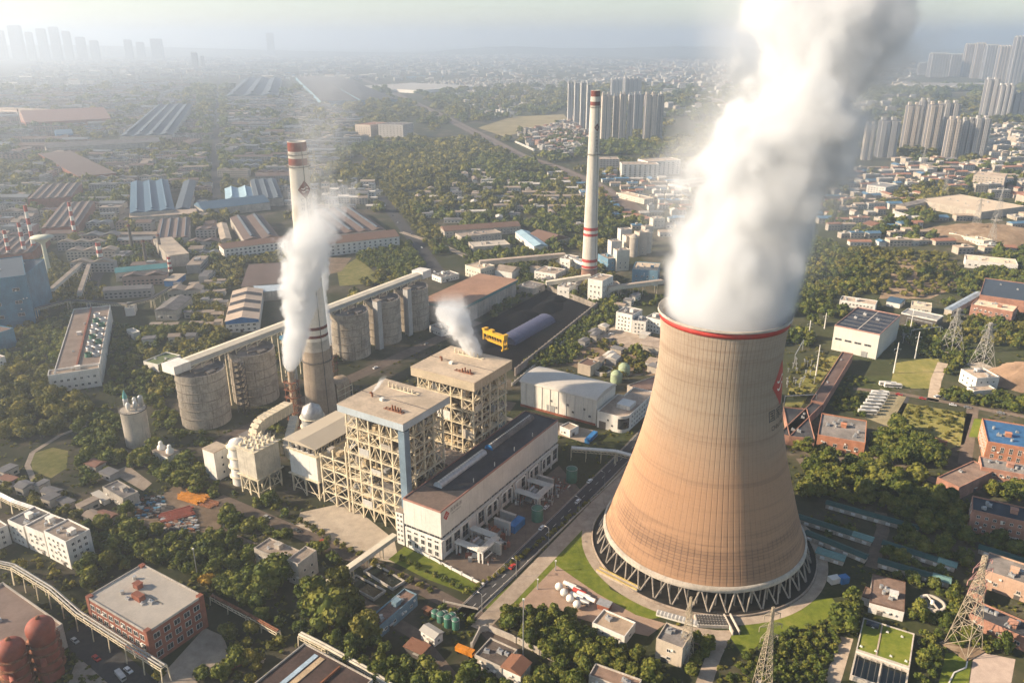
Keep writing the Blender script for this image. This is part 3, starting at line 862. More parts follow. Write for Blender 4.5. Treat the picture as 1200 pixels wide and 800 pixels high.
MB().box(0, 0, 0, 16, 12, 24).build("wall", WHITE, wa); MB().gable(0, 0, 16, 12, 24.02, 1.5, .4).build("roof", ROOF_WHITE, wa)

# ------------------------------------------------------------------ dust precipitators, ducts and flue gas plant
def precipitator(label, u0, u1, v0, v1, H, zleg, canopy, cm, wm):
    L, D = u1 - u0, v1 - v0
    e = pthing("dust_precipitator", label, "dust precipitator", u0, v0)
    keep_rect(P((u0+u1)/2, (v0+v1)/2), PA, L/2 + 3, D/2 + 3)
    zb = H - canopy
    MB().box(0, 0, zleg + 5, L, D, zb).build("casing", wm, e)
    nx, ny = max(2, int(L / 8)), max(2, int(D / 7))
    for i in range(nx):
        for j in range(ny):
            x0, x1, y0, y1 = L*i/nx, L*(i+1)/nx, D*j/ny, D*(j+1)/ny; c = ((x0+x1)/2, (y0+y1)/2)
            k = MB(); vs = [(x0+.1,y0+.1,zleg+4.98),(x1-.1,y0+.1,zleg+4.98),(x1-.1,y1-.1,zleg+4.98),(x0+.1,y1-.1,zleg+4.98),(c[0]-.5,c[1]-.5,zleg),(c[0]+.5,c[1]-.5,zleg),(c[0]+.5,c[1]+.5,zleg),(c[0]-.5,c[1]+.5,zleg)]
            k.add(vs, [(0,1,2,3),(7,6,5,4),(0,4,5,1),(1,5,6,2),(2,6,7,3),(3,7,4,0)]); k.build("hopper", GALV, e)
    k = MB()
    for i in range(nx + 1):
        for j in range(ny + 1):
            x, y = min(max(L*i/nx, .4), L-.4), min(max(D*j/ny, .4), D-.4)
            k.bar((x, y, 0), (x, y, zleg + 5), 0.7)
            if i < nx and j in (0, ny): k.bar((x, y, 0), (L*(i+1)/nx, y, zleg + 5), 0.35); k.bar((x, y, zleg*.5), (L*(i+1)/nx, y, zleg*.5), .3)
            if j < ny and i in (0, nx): k.bar((x, y, 0), (x, D*(j+1)/ny, zleg + 5), 0.35); k.bar((x, y, zleg*.5), (x, D*(j+1)/ny, zleg*.5), .3)
    k.build("support_frame", STEEL, e)
    k = MB()
    for z in (zb - .1, zleg + 5.3):
        k.box(-1.2, -1.2, z, L + 1.2, -0.02, z + .22); k.box(-1.2, 0, z, -0.02, D + 1.2, z + .22)
        for s in range(int(L/2)): k.bar((s*2, -1.1, z), (s*2, -1.1, z + 1.3), .09)
        for s in range(int(D/2)): k.bar((-1.1, s*2, z), (-1.1, s*2, z + 1.3), .09)
        k.bar((0, -1.1, z + 1.3), (L, -1.1, z + 1.3), .1); k.bar((-1.1, 0, z + 1.3), (-1.1, D, z + 1.3), .1)
    k.build("walkway", STEEL, e)
    k = MB()
    for i in range(max(3, int(L/3.2))):
        for j in range(max(2, int(D/4))):
            x, y = 1.5 + (L-3)*i/max(1, int(L/3.2)-1), 2 + (D-4)*j/max(1, int(D/4)-1)
            k = MB(); k.box(-.7, -.7, 0, .7, .7, RNG.uniform(1.0, 2.2)); k.tube((0, 0, 1), (1.2, 0, 2.6), .25, .25, 6); k.build("rapper_unit", STEEL if cm is None else STEEL_D, e, (x, y, zb))
    if cm is not None:
        k = MB()
        for i in range(8): 
            for y in (.3, D - .3): k.bar((L*i/7.0*.98+.2, y, zb), (L*i/7.0*.98+.2, y, H - .3), .35)
            if i < 7: k.bar((L*i/7+.2, .3, zb), (L*(i+1)/7, .3, H - .3), .2)
        k.build("canopy_frame", STEEL, e)
        MB().gable(-1.5, -1.5, L + 5, D + 1.5, H - .3, 1.8, 0.5).build("canopy_roof", cm, e)
    return e, L, D
PRE_W = mat("precipitator_white", (0.64, 0.62, 0.57), 0.7, 0.12, 0.15, 0.45)
e1, _, _ = precipitator("white dust precipitator on legs under a long pale canopy roof", 7.0, 40.0, 86.0, 106.0, 32.0, 6.0, 5.5, mat("canopy_sheet", (0.62, 0.53, 0.40), 0.6, 0.1, 0.08, 0.0, rib=('X', 1.2)), PRE_W)
e2, _, _ = precipitator("older open topped dust precipitator crowded with small roof machines", -8.5, 8.0, 115.0, 129.0, 28.0, 6.0, 0.0, None, mat("precipitator_cream", (0.47, 0.43, 0.35), 0.8, 0.2, 0.15, 0.5))
# duct bends behind the precipitators
def duct(name, label, pts, w, h, m):
    o = pthing(name, label, "duct", 0, 0)
    k = MB()
    for a, b in zip(pts[:-1], pts[1:]): k.bar(a, b, w, h)
    for p in pts[1:-1]: k.sphere(p, w * 0.52, 8)
    k.build("duct_run", m, o)
    k = MB()
    for a, b in zip(pts[:-1], pts[1:]):
        d = (Vector(b) - Vector(a)); n = int(d.length / 3)
        for i in range(1, n):
            c = Vector(a) + d * i / n; dd = d.normalized() * .12; k.bar(c - dd, c + dd, w + .35, h + .35)
    k.build("stiffener_rings", STEEL, o)
    return o
arch = [(4 + 0, 131 + 0, 16)]
arch = [(9, 134, 10), (9, 134, 24)] + [(9 + 7 * (1 - math.cos(a)), 134, 24 + 7 * math.sin(a)) for a in [math.pi/2*i/5 for i in range(1, 6)]] + [(36, 136, 31)]
duct("flue_duct", "cream ribbed duct bending over like an arch behind the precipitators", arch, 6.0, 6.0, mat("duct_lagging", (0.50, 0.43, 0.31), 0.75, 0.2, 0.2, 0.4))
duct("flue_duct", "pale sloping duct rising from the white precipitator to the big duct", [(12, 108, 18), (16, 118, 18), (34, 130, 26)], 4.5, 4.5, mat("duct_pale", (0.52, 0.47, 0.37), 0.7, 0.2, 0.2, 0.35))
ab = pthing("absorber_vessel", "round grey absorber vessel beside the tall chimney foot", "vessel", 53, 136)
MB().lathe([(6.5, 0), (6.5, 20), (5.2, 24), (0.1, 27)], n=32).build("shell", GALV, ab)
k = MB()
for z in (6, 12, 18): k.lathe([(6.5, z), (7.5, z), (7.5, z + .25), (6.5, z + .25)], n=32, cap=False)
k.build("ring_walkway", STEEL, ab)
ab2 = pthing("absorber_vessel", "rusty tan gas duct hood beside the second thin stack", "vessel", 104, 165)
k = MB(); k.box(-6, -6, 0, 6, 6, 14); k.vault(-6, -6, 6, 6, 14, 4, 10); k.build("shell", mat("tan_lagging", (0.38, 0.29, 0.20), 0.8, 0.3, 0.2, 0.4), ab2)
k = MB(); [k.bar((-7, -7, z), (7, -7, z), .3) for z in (4, 8, 12)]; [k.bar((x, -7, 0), (x, -7, 14), .3) for x in (-7, 0, 7)]; k.build("gallery_frame", STEEL, ab2)
wt = pthing("sampling_tower", "slim white clad tower block left of the old precipitator", "industrial building", -8.5, 149)
MB().box(0, 0, 0, 9.5, 9.5, 17.5).build("wall", WHITE, wt); MB().box(-.2, -.2, 17.5, 9.7, 9.7, 18.0).build("roof", ROOF_TAN, wt)
for r in range(3): inst("window", window_mesh(1.2, 1.4), wt, (5, 0, 3 + r * 4.5), 0)
tk = pthing("gas_scrubber_tank", "tall white ringed tank standing behind the old precipitator", "tank", -2, 137)
MB().lathe([(4.6, 0), (4.6, 24), (3.6, 26), (0.1, 26.6)], n=32).build("shell", WHITE, tk)
k = MB()
for z in (5, 11, 17, 23): k.lathe([(4.6, z), (5.7, z), (5.7, z + .25), (4.6, z + .25)], n=32, cap=False); k.lathe([(5.6, z + 1.1), (5.7, z + 1.1), (5.7, z + 1.2), (5.6, z + 1.2)], n=32, cap=False)
k.tube((5.4, -1, 0), (5.4, -1, 26), .5, .5, 8); k.build("ring_walkway", STEEL, tk)
bx = pthing("machine_house", "brown flat roofed cream house beside the ringed tank", "industrial building", 4, 130)
MB().box(0, 0, 0, 12, 12, 25).build("wall", mat("precipitator_cream", (0.47, 0.43, 0.35)), bx); MB().box(-.2, -.2, 25, 12.2, 12.2, 25.5).build("roof", ROOF_GREY, bx)

# ------------------------------------------------------------------ chimneys
def chimney(label, base, H, rb, rt, bands, m, top_m, plat=()):
    c = thing("chimney", label, "chimney", base)
    n = 40; f = lambda z: rb + (rt - rb) * (z / H) ** 0.85
    zs = [H * i / n for i in range(n + 1)]
    MB().lathe([(f(z), z) for z in zs] + [(f(H) - .5, H), (f(H) - .5, H - 8)], n=40, cap=False).build("shaft", m, c)
    for z0, z1, bm in bands:
        MB().lathe([(f(z0) + .06, z0), (f(z1) + .06, z1)], n=40, cap=False).build("painted_band", bm, c)
    for z in plat:
        k = MB(); r = f(z)
        k.lathe([(r, z), (r + 1.1, z), (r + 1.1, z + .25), (r, z + .25)], n=40, cap=False); k.lathe([(r + 1.05, z + 1.1), (r + 1.12, z + 1.1), (r + 1.12, z + 1.2), (r + 1.05, z + 1.2)], n=40, cap=False)
        for i in range(20):
            a = i * math.pi / 10; k.bar(((r+1.08)*math.cos(a), (r+1.08)*math.sin(a), z), ((r+1.08)*math.cos(a), (r+1.08)*math.sin(a), z + 1.2), .08)
        k.build("platform", STEEL_D, c)
    MB().lathe([(f(H) - .6, H - 3), (0.05, H - 3)], n=24, cap=False).build("flue_mouth", COAL, c)
    k = MB(); a = -0.9
    for z in range(2, int(H), 3): k.bar(((f(z)+.35)*math.cos(a)-.3, (f(z)+.35)*math.sin(a), z), ((f(z)+.35)*math.cos(a)+.3, (f(z)+.35)*math.sin(a), z), .1)
    k.bar(((f(0)+.35)*math.cos(a), (f(0)+.35)*math.sin(a), 0), ((f(H)+.35)*math.cos(a), (f(H)+.35)*math.sin(a), H), .25)
    k.build("ladder", STEEL_D, c)
    return c, f
CH_W = mat("chimney_cream", (0.68, 0.635, 0.55), 0.85, 0.08, 0.05, 0.2)
DRED = mat("dark_red_paint", (0.15, 0.045, 0.035), 0.8, 0.2, 0.2, 0.2)
def chim_text(c, f, a0, z0, emz, ems, cols):
    def wrap(me, a, z, sc, off):
        for v in me.vertices:
            zz = z + v.co.y * sc; r = f(zz) + off + v.co.z
            aa = a + v.co.x * sc / f(zz)
            v.co = (r * math.cos(aa), r * math.sin(aa), zz)
    me = emblem_mesh("emblem"); me.materials[0] = DRED; wrap(me, a0, emz, ems, .08); inst("emblem", me, c)
    for (txt, da, z, sz) in cols:
        for i, ch in enumerate(txt):
            if ch == ' ': continue
            me = text_mesh(ch, "lettering"); me.materials.clear(); me.materials.append(LETTER)
            wrap(me, a0 + da, z - i * sz * 1.05, sz, .08); inst("lettering", me, c)
c1b = P(88.9, 165.7)
c1, f1 = chimney("tall cream chimney with dark red top bands and vertical black lettering", c1b, 174.0, 10.2, 5.4,
    [(44, 51, CONC_L), (53.2, 55.0, DRED), (58.5, 60.5, DRED), (160.5, 164.5, DRED), (168.5, 173.8, DRED)], CH_W, DRED, (36.5, 159.5, 166.5))
MB().lathe([(10.28, -.1), (f1(44) + .07, 44)], n=40, cap=False).build("painted_band", mat("bare_chimney_concrete", (0.38, 0.30, 0.22), 0.9, 0.2, 0.08, 0.5), c1)
chim_text(c1, f1, math.radians(-54), 0, 146.5, 3.4, [("国家能源集团", 0.30, 139.5, 3.4), ("CHN ENERGY", -0.32, 140.5, 2.6)])
k = MB()
for z in (158, 162, 166): k.box(5.6, -1.6, z, 9.6, 1.6, z + .25); [k.bar((x, y, z), (x, y, z + 4), .25) for x in (5.9, 9.4) for y in (-1.5, 1.5)]
k.bar((5.6, 0, 150), (9.4, 0, 158), .4); k.build("service_gallery", STEEL, c1)
c2b = G(690, 333)
c2, f2 = chimney("slender cream chimney with red bands far from the cooling tower", c2b, 186.0, 8.2, 4.3,
    [(18, 20.5, RED), (24, 27, RED), (58 - 8, 60.5 - 8, RED), (55.5, 58.5, RED), (172.5, 176, DRED), (180.5, 185.8, DRED)], CH_W, DRED, (16.6, 128, 171))
MB().lathe([(8.28, -.1), (f2(17.5) + .07, 17.5)], n=40, cap=False).build("painted_band", mat("brick_base_render", (0.36, 0.20, 0.14), 0.9, 0.2, 0.08, 0.4), c2)
chim_text(c2, f2, math.radians(-62), 0, 153, 2.4, [("国家能源集团", 0.0, 147.5, 3.0)])
def thin_stack(label, base, H, px):
    s = thing("thin_stack", label, "stack", base, PA, "thin steaming stacks beside the big chimney")
    MB().lathe([(1.9, 0), (1.9, H)], n=20, cap=False).build("pipe", mat("tan_lagging", (0.38, 0.29, 0.20)), s)
    k = MB(); w = 2.9
    for x in (-w, w):
        for y in (-w, w): k.bar((x, y, 0), (x, y, H - 6), .35)
    n = int((H - 6) / 5)
    for i in range(n):
        z0, z1 = i * 5.0, i * 5.0 + 5
        for a, b in (((-w, -w), (w, -w)), ((w, -w), (w, w)), ((w, w), (-w, w)), ((-w, w), (-w, -w))):
            k.bar((*a, z1), (*b, z1), .28); k.bar((*a, z0), (*b, z1), .22)
        k.box(-w - .9, -w - .9, z1, w + .9, -2.2, z1 + .15); k.box(-w - .9, -w, z1, -2.2, w + .9, z1 + .15)
    k.build("support_lattice", RUST, s)
    return s
S1B, S2B = G(348, 507), G(391, 465)
S1H, S2H = 42.0, 38.0
thin_stack("nearer thin stack in rusty lattice, steaming left of the chimney", S1B, S1H, 0)
thin_stack("farther thin stack in rusty lattice, steaming right of the chimney", S2B, S2H, 0)

# ------------------------------------------------------------------ silos and their conveyor gallery
def silo(label, u, v, R, H):
    s = pthing("concrete_silo", label, "silo", u, v, 0, "big concrete silos under the conveyor gallery")
    keep_disc(P(u, v), R + 3)
    MB().lathe([(R, 0), (R, H)], n=56, cap=False).build("shell", SILO_M, s)
    MB().lathe([(R - .02, H), (R - .8, H), (R - .8, H - 2.0), (0.05, H - 2.0)], n=56, cap=False).build("roof", ROOF_GREY, s)
    for z in (6.5, 12.5, 18.5, 24.5, 30.5):
        MB().lathe([(R + .01, z), (R + .35, z), (R + .35, z + .55), (R + .01, z + .55)], n=56, cap=False).build("ring_beam", mat("silo_ring", (0.33, 0.28, 0.22), 0.9, 0.3, 0.15, 0.6), s)
    k = MB()
    for i in range(28):
        a = i * 2 * math.pi / 28; k.bar((R*math.cos(a)*.99, R*math.sin(a)*.99, H), (R*math.cos(a)*.99, R*math.sin(a)*.99, H + 1.2), .14)
    k.lathe([(R*.985, H + 1.15), (R*.995, H + 1.15), (R*.995, H + 1.27), (R*.985, H + 1.27)], n=56, cap=False)
    k.build("railing", STEEL_D, s)
    k = MB(); k.bar((R*.6, -R*.4, H - 2), (-R*.6, -R*.5, H + 1.5), 1.2); k.box(-3, -R*.8, H - 2, 3, -R*.55, H + .6); k.build("roof_machine", STEEL_D, s)
    return s
LAB = ["leftmost big concrete silo under the blunt end of the conveyor gallery", "second big concrete silo from the gallery end, behind the first",
       "big concrete silo just right of the steam, left of the lift shaft", "middle big concrete silo of the right hand group", "farthest big concrete silo under the far gallery end"]
for lab, u in zip(LAB, (39, 80, 175, 213, 250)):
    silo(lab, u, 218, 15.2 if u < 100 else 14.6, 36.0)
cg = pthing("conveyor_gallery", "long cream conveyor gallery running across the silo tops", "conveyor", 0, 0)
MB().box(34, 221.5, 38.2, 268, 228.5, 41.2).build("gallery_wall", GREYC, cg)
MB().gable(33.5, 221, 268.5, 229, 41.22, 1.0, .4).build("roof", mat("gallery_roof", (0.60, 0.53, 0.41), 0.7, 0.12, 0.08, 0.0), cg)
MB().box(22, 219, 37.0, 34, 231, 42.4).build("head_house", WHITE, cg)
MB().box(268.4, 219, 37.0, 280, 231, 43.4).build("head_house", WHITE, cg)
k = MB()
for u in range(26, 280, 9):
    for v in (222, 228): k.bar((u, v, 34 if (abs(u-39) < 15 or abs(u-80) < 15 or u > 160) else 0), (u, v, 38.2), .6)
    k.bar((u, 222, 35.5), (min(u + 9, 278), 222, 38.0), .35)
k.box(26, 221, 37.7, 280, 229, 38.2); k.build("trestle", STEEL, cg)
for u, m, lab in ((101, BLUE, "slim lift tower with a blue cap beside the second silo"), (60, STEEL_D, "dark open stair tower between the two left silos"), (195, GREYC, "grey lift shaft between silos of the right hand group"), (232, GREYC, "narrow grey lift shaft between the two farthest silos")):
    lt = pthing("lift_tower", lab, "tower", u, 207)
    k = MB()
    if m is STEEL_D or m is BLUE:
        for x in (-2.6, 2.6):
            for y in (-2.6, 2.6): k.bar((x, y, 0), (x, y, 37), .4)
        for z in range(4, 38, 4):
            for a, b in (((-2.6, -2.6), (2.6, -2.6)), ((2.6, -2.6), (2.6, 2.6)), ((2.6, 2.6), (-2.6, 2.6)), ((-2.6, 2.6), (-2.6, -2.6))): k.bar((*a, z), (*b, z), .3)
            k.bar((-2.6, -2.6, z - 4), (2.6, -2.6, z), .8, .2); k.box(-2.6, -1, z, 2.6, 2.6, z + .15)
        k.build("frame", STEEL if m is BLUE else STEEL_D, lt)
        if m is BLUE:
            MB().box(2.7, -1.5, 0, 6.0, 1.5, 38).build("shaft", GREYC, lt); MB().box(-2.9, -2.9, 38.02, 6.3, 2.9, 40.5).build("cap", BLUE, lt)
    else:
        k.box(-2.4, -2.4, 0, 2.4, 2.4, 40); k.build("shaft", m, lt); MB().box(-2.6, -2.6, 40, 2.6, 2.6, 40.5).build("cap", ROOF_CONC, lt)

# ------------------------------------------------------------------ coal shed, coal yard, warehouse and neighbours
r, L_, D_, h_ = bld("coal_shed", "huge coal shed with flat brown roof, teal edge and panelled grey side", "shed", (539, 361), (605, 328), (494, 352), 17.0,
    wall=mat("grey_panels", (0.40, 0.36, 0.31), 0.85, 0.2, 0.12, 0.6), roof=mat("rust_brown_roof", (0.36, 0.205, 0.13), 0.85, 0.16, 0.05, 0.0), rt='shed', over=1.2, door=False)
k = MB(); k.box(-L_/2 - 1.3, -D_/2 - 1.35, h_ - 2.4, L_/2 + 1.3, -D_/2 - 1.05, h_ + .2); k.box(-L_/2 - 1.35, -D_/2 - 1.0, h_ - 2.4, -L_/2 - 1.05, D_/2 + 1.3, h_ + .2); k.box(L_/2 + 1.05, -D_/2 - 1.0, h_ - 2.4, L_/2 + 1.35, D_/2 + 1.3, h_ + .2)
k.build("fascia", TEALC, r)
k = MB()
for i in range(int(L_ / 5)): k.box(-L_/2 + i*5, -D_/2 - .25, 0, -L_/2 + i*5 + .5, -D_/2, h_ - 2.5)
k.build("wall_rib", CONC_L, r)
patch("coal_yard", [(528, 398), (604, 436), (697, 358), (640, 340)], COAL, 0.03, keep=True)
for n_, (px, py, r_, hh) in enumerate(((575, 400, 14, 5), (610, 375, 20, 7), (640, 362, 16, 6), (650, 352, 12, 4), (590, 392, 10, 4))):
    k = MB(); c = G(px, py)
    prof = [(r_, 0), (r_ * .75, hh * .35), (r_ * .45, hh * .75), (r_ * .15, hh), (0.05, hh * 1.02)]
    k.lathe(prof, n=24, cap=False)
    for i, v in enumerate(k.v): k.v[i] = (v[0] * (1.5 + .1 * math.sin(i * 1.7)), v[1] * (0.8 + .1 * math.cos(i * 2.3)), max(0, v[2] + (0.5 * math.sin(i * 3.1) if v[2] > 0 else 0)))
    lab = ("black coal heap below the yellow bridge machine", "widest black coal heap in the middle of the coal yard", "black coal heap at the far middle of the yard", "low coal heap nearest the far yard wall", "small coal heap beside the coal shed wall")[n_]
    tag(k.build("coal_heap", COAL, None, c, PA), lab, "coal heap", "coal heaps in the yard")
def wall_run(name, label, px, h, t, m, posts=0, z=0.0, cat="wall"):
    pts = [G(*q) for q in px]; c = pts[0]
    o = thing(name, label, cat, c); k = MB()
    for a, b in zip(pts[:-1], pts[1:]):
        a, b = a - c, b - c; k.bar(a + Vector((0, 0, h/2)), b + Vector((0, 0, h/2)), t, h)
    k.build("panel", m, o)
    if posts:
        for a, b in zip(pts[:-1], pts[1:]):
            n = max(1, int((b - a).length / posts))
            for i in range(n + 1):
                p = a + (b - a) * i / n - c; q = MB(); q.box(-t, -t, 0, t, t, h + .3); q.build("post", m, o, p, math.atan2((b-a).y, (b-a).x))
    return o
wall_run("yard_wall", "long grey concrete wall along the near side of the coal yard", [(604, 440), (699, 362)], 6.0, 0.7, mat("yard_concrete", (0.30, 0.25, 0.21), 0.9, 0.25, 0.2, 0.5), 6)
wall_run("yard_wall", "second pale low wall running beside the coal yard wall", [(600, 452), (704, 366)], 2.2, 0.5, CONC_L, 5)
wall_run("yard_wall", "short grey wall closing the far end of the coal yard", [(640, 339), (699, 362)], 5.0, 0.6, CONC, 6)
pv = thing("purple_arch_cover", "long violet translucent arched cover lying on the coal", "cover", P(300, 128, 0), PA)
MB().vault(-42, -9, 24, 9, 0.0, 6.0, 14).build("sheet", PURPLE, pv)
k = MB()
for x in range(-42, 25, 6):
    pr_ = [(x, -9.1*math.cos(math.pi*i/12), 6.1*math.sin(math.pi*i/12)) for i in range(13)]
    k.pipe(pr_, .16, 6)
k.build("rib", PURPLE, pv)
ym = thing("bridge_reclaimer", "bright yellow bridge machine spanning the coal beside the violet cover", "coal machine", P(247, 131, 0), PA - .25)
k = MB(); k.box(-2.0, -12, 9, 2.0, 13, 11.8); k.build("main_girder", YELLOW, ym)
k = MB(); k.box(-1.5, -12, 3.5, 1.5, 13, 4.8); k.build("lower_girder", YELLOW, ym)
for y in (-11, 12):
    k = MB(); k.bar((-2, y, 0), (-2, y, 9), 1.0); k.bar((2, y, 0), (2, y, 9), 1.0); k.bar((-3.5, y, .6), (3.5, y, .6), 1.4); k.box(-2.4, y-1.5, 11.8, 2.4, y+1.5, 13.2); k.build("leg", YELLOW, ym)
k = MB(); k.box(-1.5, 2, 11.82, 1.5, 6, 13.6); k.build("machine_cab", YELLOW, ym)
k = MB(); [k.bar((0, -11 + i*3, 4.8), (0, -9.5 + i*3, 9), .3) for i in range(8)]; k.build("truss", YELLOW, ym)

# ---- warehouse with rounded office
wh = pthing("white_warehouse", "big white warehouse with low rounded pale roof", "warehouse", 164.5, 1.0)
keep_rect(P(179, 29), PA, 17, 31)
MB().box(0, 0, 0, 28, 56, 17.5).build("wall", mat("warehouse_white", (0.66, 0.62, 0.54), 0.75, 0.1, 0.1, 0.3), wh)
o = MB().vault(-.5, -14.6, 56.8, 14.6, 17.52, 3.2, 12).build("roof", mat("warehouse_roof", (0.50, 0.46, 0.40), 0.6, 0.1, 0.08, 0.0), wh, (14, 0, 0)); o.rotation_euler.z = math.pi / 2
k = MB()
for i in range(9): k.box(-.35, 3 + i * 6.1, 0, 0, 3.4 + i * 6.1, 17.4)
k.build("pilaster_row", WHITE, wh)
for i in range(6): inst("window", window_mesh(1.6, 1.6), wh, (-.02, 4.5 + i * 4.0 + (i // 2) * 4, 4.5 + (i % 2) * 4), -math.pi / 2)
MB().box(-.2, 30, 0, .1, 36, 6).build("door", GALV, wh)
MB().box(-.5, 0, 0.0, -.36, 56, 1.6).build("red_plinth", mat("red_earth_plinth", (0.33, 0.11, 0.06), 0.9), wh)
of = pthing("rounded_office", "white office block with rounded dark glass corner joined to the warehouse", "office building", 163, -20)
pts = [(0, 19.5)] + [(6 - 6 * math.cos(a), 6 - 6 * math.sin(a)) for a in [math.pi/2*i/8 for i in range(9)]] + [(46, 0), (46, 15), (30, 15), (30, 19.5)]
MB().prism(pts, 0, 10.6).build("wall", WHITE, of)
MB().prism([(x * .985 + .3, y * .97 + .3) for x, y in pts], 10.62, 10.75).build("roof", ROOF_CONC, of)
k = MB()
for a, b in zip(pts, pts[1:] + pts[:1]): k.bar((*a, 11), (*b, 11), .35, .9)
k.build("parapet", WHITE, of)
gp = [(6 - 6.12 * math.cos(a), 6 - 6.12 * math.sin(a)) for a in [0.12 + (math.pi/2 - .24) * i / 8 for i in range(9)]]
k = MB()
for a, b in zip(gp[:-1], gp[1:]): k.add([(*a, 2.5), (*b, 2.5), (*b, 9.6), (*a, 9.6)], [(0, 1, 2, 3)])
k.build("curved_glazing", GLASS, of)
for r_ in range(3):
    for i in range(9): inst("window", window_mesh(1.6, 1.4), of, (10 + i * 3.9, 0, 1.4 + r_ * 3.2), 0)
for i in range(3): inst("window", window_mesh(1.2, 1.3), of, (0, 9 + i * 3, 3.0 + (i % 2) * 3.2), -math.pi / 2)
MB().box(-.2, 13.5, 0, .1, 18, 5).build("gate", STEEL_D, of)
MB().box(12, 3, 10.8, 22, 12, 13.5).build("roof_room", WHITE, of)

# ---- everything else near and middle: roof corners give the plan, walls go straight down
B_ = bld
r, L_, D_, h_ = B_("brick_office", "red brick office with pale flat roof, roof plant and white framed windows", "office building", (101, 700), (172, 742), (167, 661), 15.4, wall=BRICK, roof=mat("pale_roof_screed", (0.52, 0.46, 0.38), 0.9, 0.1, 0.1, 0.0), rim=CONC_L, win=(3, 2.6, 2.4, 1.3, 2.0, 4.4), vents=3)
k = MB(); k.box(-2.6, -1.4, 0, 2.6, 1.4, 2.4); k.build("stair_head", BRICK, r, (-1, -2, h_ + .01)); MB().box(-9, -.12, 0, 9, .12, .35).build("roof_rib", CONC, r, (1, 1, h_ + .01))
for sx in (-1, 1):
    for sy in (-1, 1): MB().box(-1.1, -1.1, 0, 1.1, 1.1, h_ + .9).build("corner_pier", BRICK, r, (sx * (L_/2 - .9), sy * (D_/2 - .9), 0))
MB().box(-L_/2 + 2, -D_/2 - .5, 4.6, L_/2 - 2, -D_/2 - .03, 5.0).build("string_course", CONC_L, r)
B_("apartment_block", "nearest white four storey block of the stepped row at the left edge", "apartment block", (51.4, 623), (77, 636), (81, 609), 14.5, WHITE, ROOF_CONC, win=(4, 1.3, 1.4, 1.6, 1.6, 3.3), group="white stepped blocks", vents=1)
B_("apartment_block", "middle white block of the stepped row with darker roof patches", "apartment block", (29, 617), (51, 626), (56, 601), 12.5, WHITE, ROOF_CONC, win=(3, 1.3, 1.4, 1.6, 1.6, 3.5), group="white stepped blocks", vents=1)
B_("apartment_block", "farther white block of the stepped row with a roof hatch", "apartment block", (9, 610), (27, 618), (34, 591), 11.5, WHITE, ROOF_GREY, win=(3, 1.3, 1.4, 1.6, 1.6, 3.3), group="white stepped blocks", vents=1)
B_("apartment_block", "tan roofed white block cut off by the photo's left side", "apartment block", (-22, 630), (9, 616), (-40, 606), 10, WHITE, ROOF_CONC, win=(3, 1.3, 1.4, 1.6, 1.6, 3.0), group="white stepped blocks")
B_("hut", "small tan hut with brown roof beside the scrap yard", "hut", (120, 571), (144, 585), (138, 563), 6.2, PLASTER, ROOF_GREY, win=(1, 1.4, 1.2, 2.4, 2, 3))
B_("lean_to", "little white lean-to roof against the tan hut", "shed", (108, 578), (121, 587), (113, 573), 2.6, WHITE, ROOF_WHITE, rt='shed', door=False)
B_("beige_house", "beige flat roofed house among trees, larger lower half", "house", (297.5, 643), (336, 660), (312, 629), 9.0, PLASTER, ROOF_CONC, win=(2, 1.5, 1.5, 2.0, 1.6, 3.6), vents=1)
B_("beige_house", "beige flat roofed house end block with patched wall", "house", (336, 656.5), (349, 662), (357, 640), 11.5, PLASTER, ROOF_CONC, win=(2, 1.2, 1.3, 2.2, 2.0, 4.0))
r, L_, D_, h_ = B_("brown_hall", "dark brown hall with tan and light blue roof strips at the bottom edge", "hall", (280, 816), (357, 754), (380, 850), 8.5, PLASTER, mat("dark_brown_roof", (0.085, 0.055, 0.045), 0.85, 0.3, 0.1, 0), door=False)
MB().box(-18, -1.2, 0, 18, 1.2, .35).build("roof_strip", mat("tan_strip", (0.45, 0.33, 0.20)), r, (4, -6, h_)); MB().box(-18, -1, 0, 18, 1, .3).build("roof_strip", mat("light_blue_strip", (0.35, 0.45, 0.52)), r, (4, -9.2, h_)); MB().box(-18, -.3, 0, 18, .3, 1.0).build("roof_curb", RUST, r, (4, 3, h_))
B_("pump_house", "low pump house with rusty flat roof and blue side wall", "pump house", (444, 736), (489, 697), (430, 727), 5.5, mat("blue_render", (0.16, 0.24, 0.29)), mat("rust_stained_roof", (0.24, 0.15, 0.11), 0.9, 0.35, 0.15, 0), win=(1, 1.4, 1.2, 3.0, 2, 3))
B_("small_house", "tiny white house with pale roof among green tanks", "house", (493, 738), (509, 748), (503, 731), 4.2, WHITE, ROOF_WHITE, rt='gable', rise=1.0, win=(1, 1.1, 1.1, 1.8, 1.3, 3))
B_("tin_shed", "small open shed with brown tin roof near the tiny white house", "shed", (474, 757), (494, 766), (482, 747), 3.6, STEEL_D, ROOF_TERRA, rt='shed')
B_("tin_shed", "little rust red cabin beside the pump house", "shed", (496, 713), (502, 716), (499, 710), 2.6, RUST, ROOF_TERRA, rt='shed', door=False)
B_("courtyard_house", "dark flat roofed wing of the house with terracotta end", "house", (556, 768), (588, 783), (573, 747), 5.5, PLASTER, mat("mossy_roof", (0.13, 0.10, 0.08), 0.9, 0.4, 0.2, 0), win=(1, 1.4, 1.3, 1.8, 1.8, 3))
B_("courtyard_house", "house end with ridged terracotta roof in the walled court", "house", (588, 781), (610, 791), (600, 767), 6.0, WHITE, ROOF_TERRA, rt='gabley', rise=1.6, win=(1, 1.4, 1.3, 1.8, 2.2, 3))
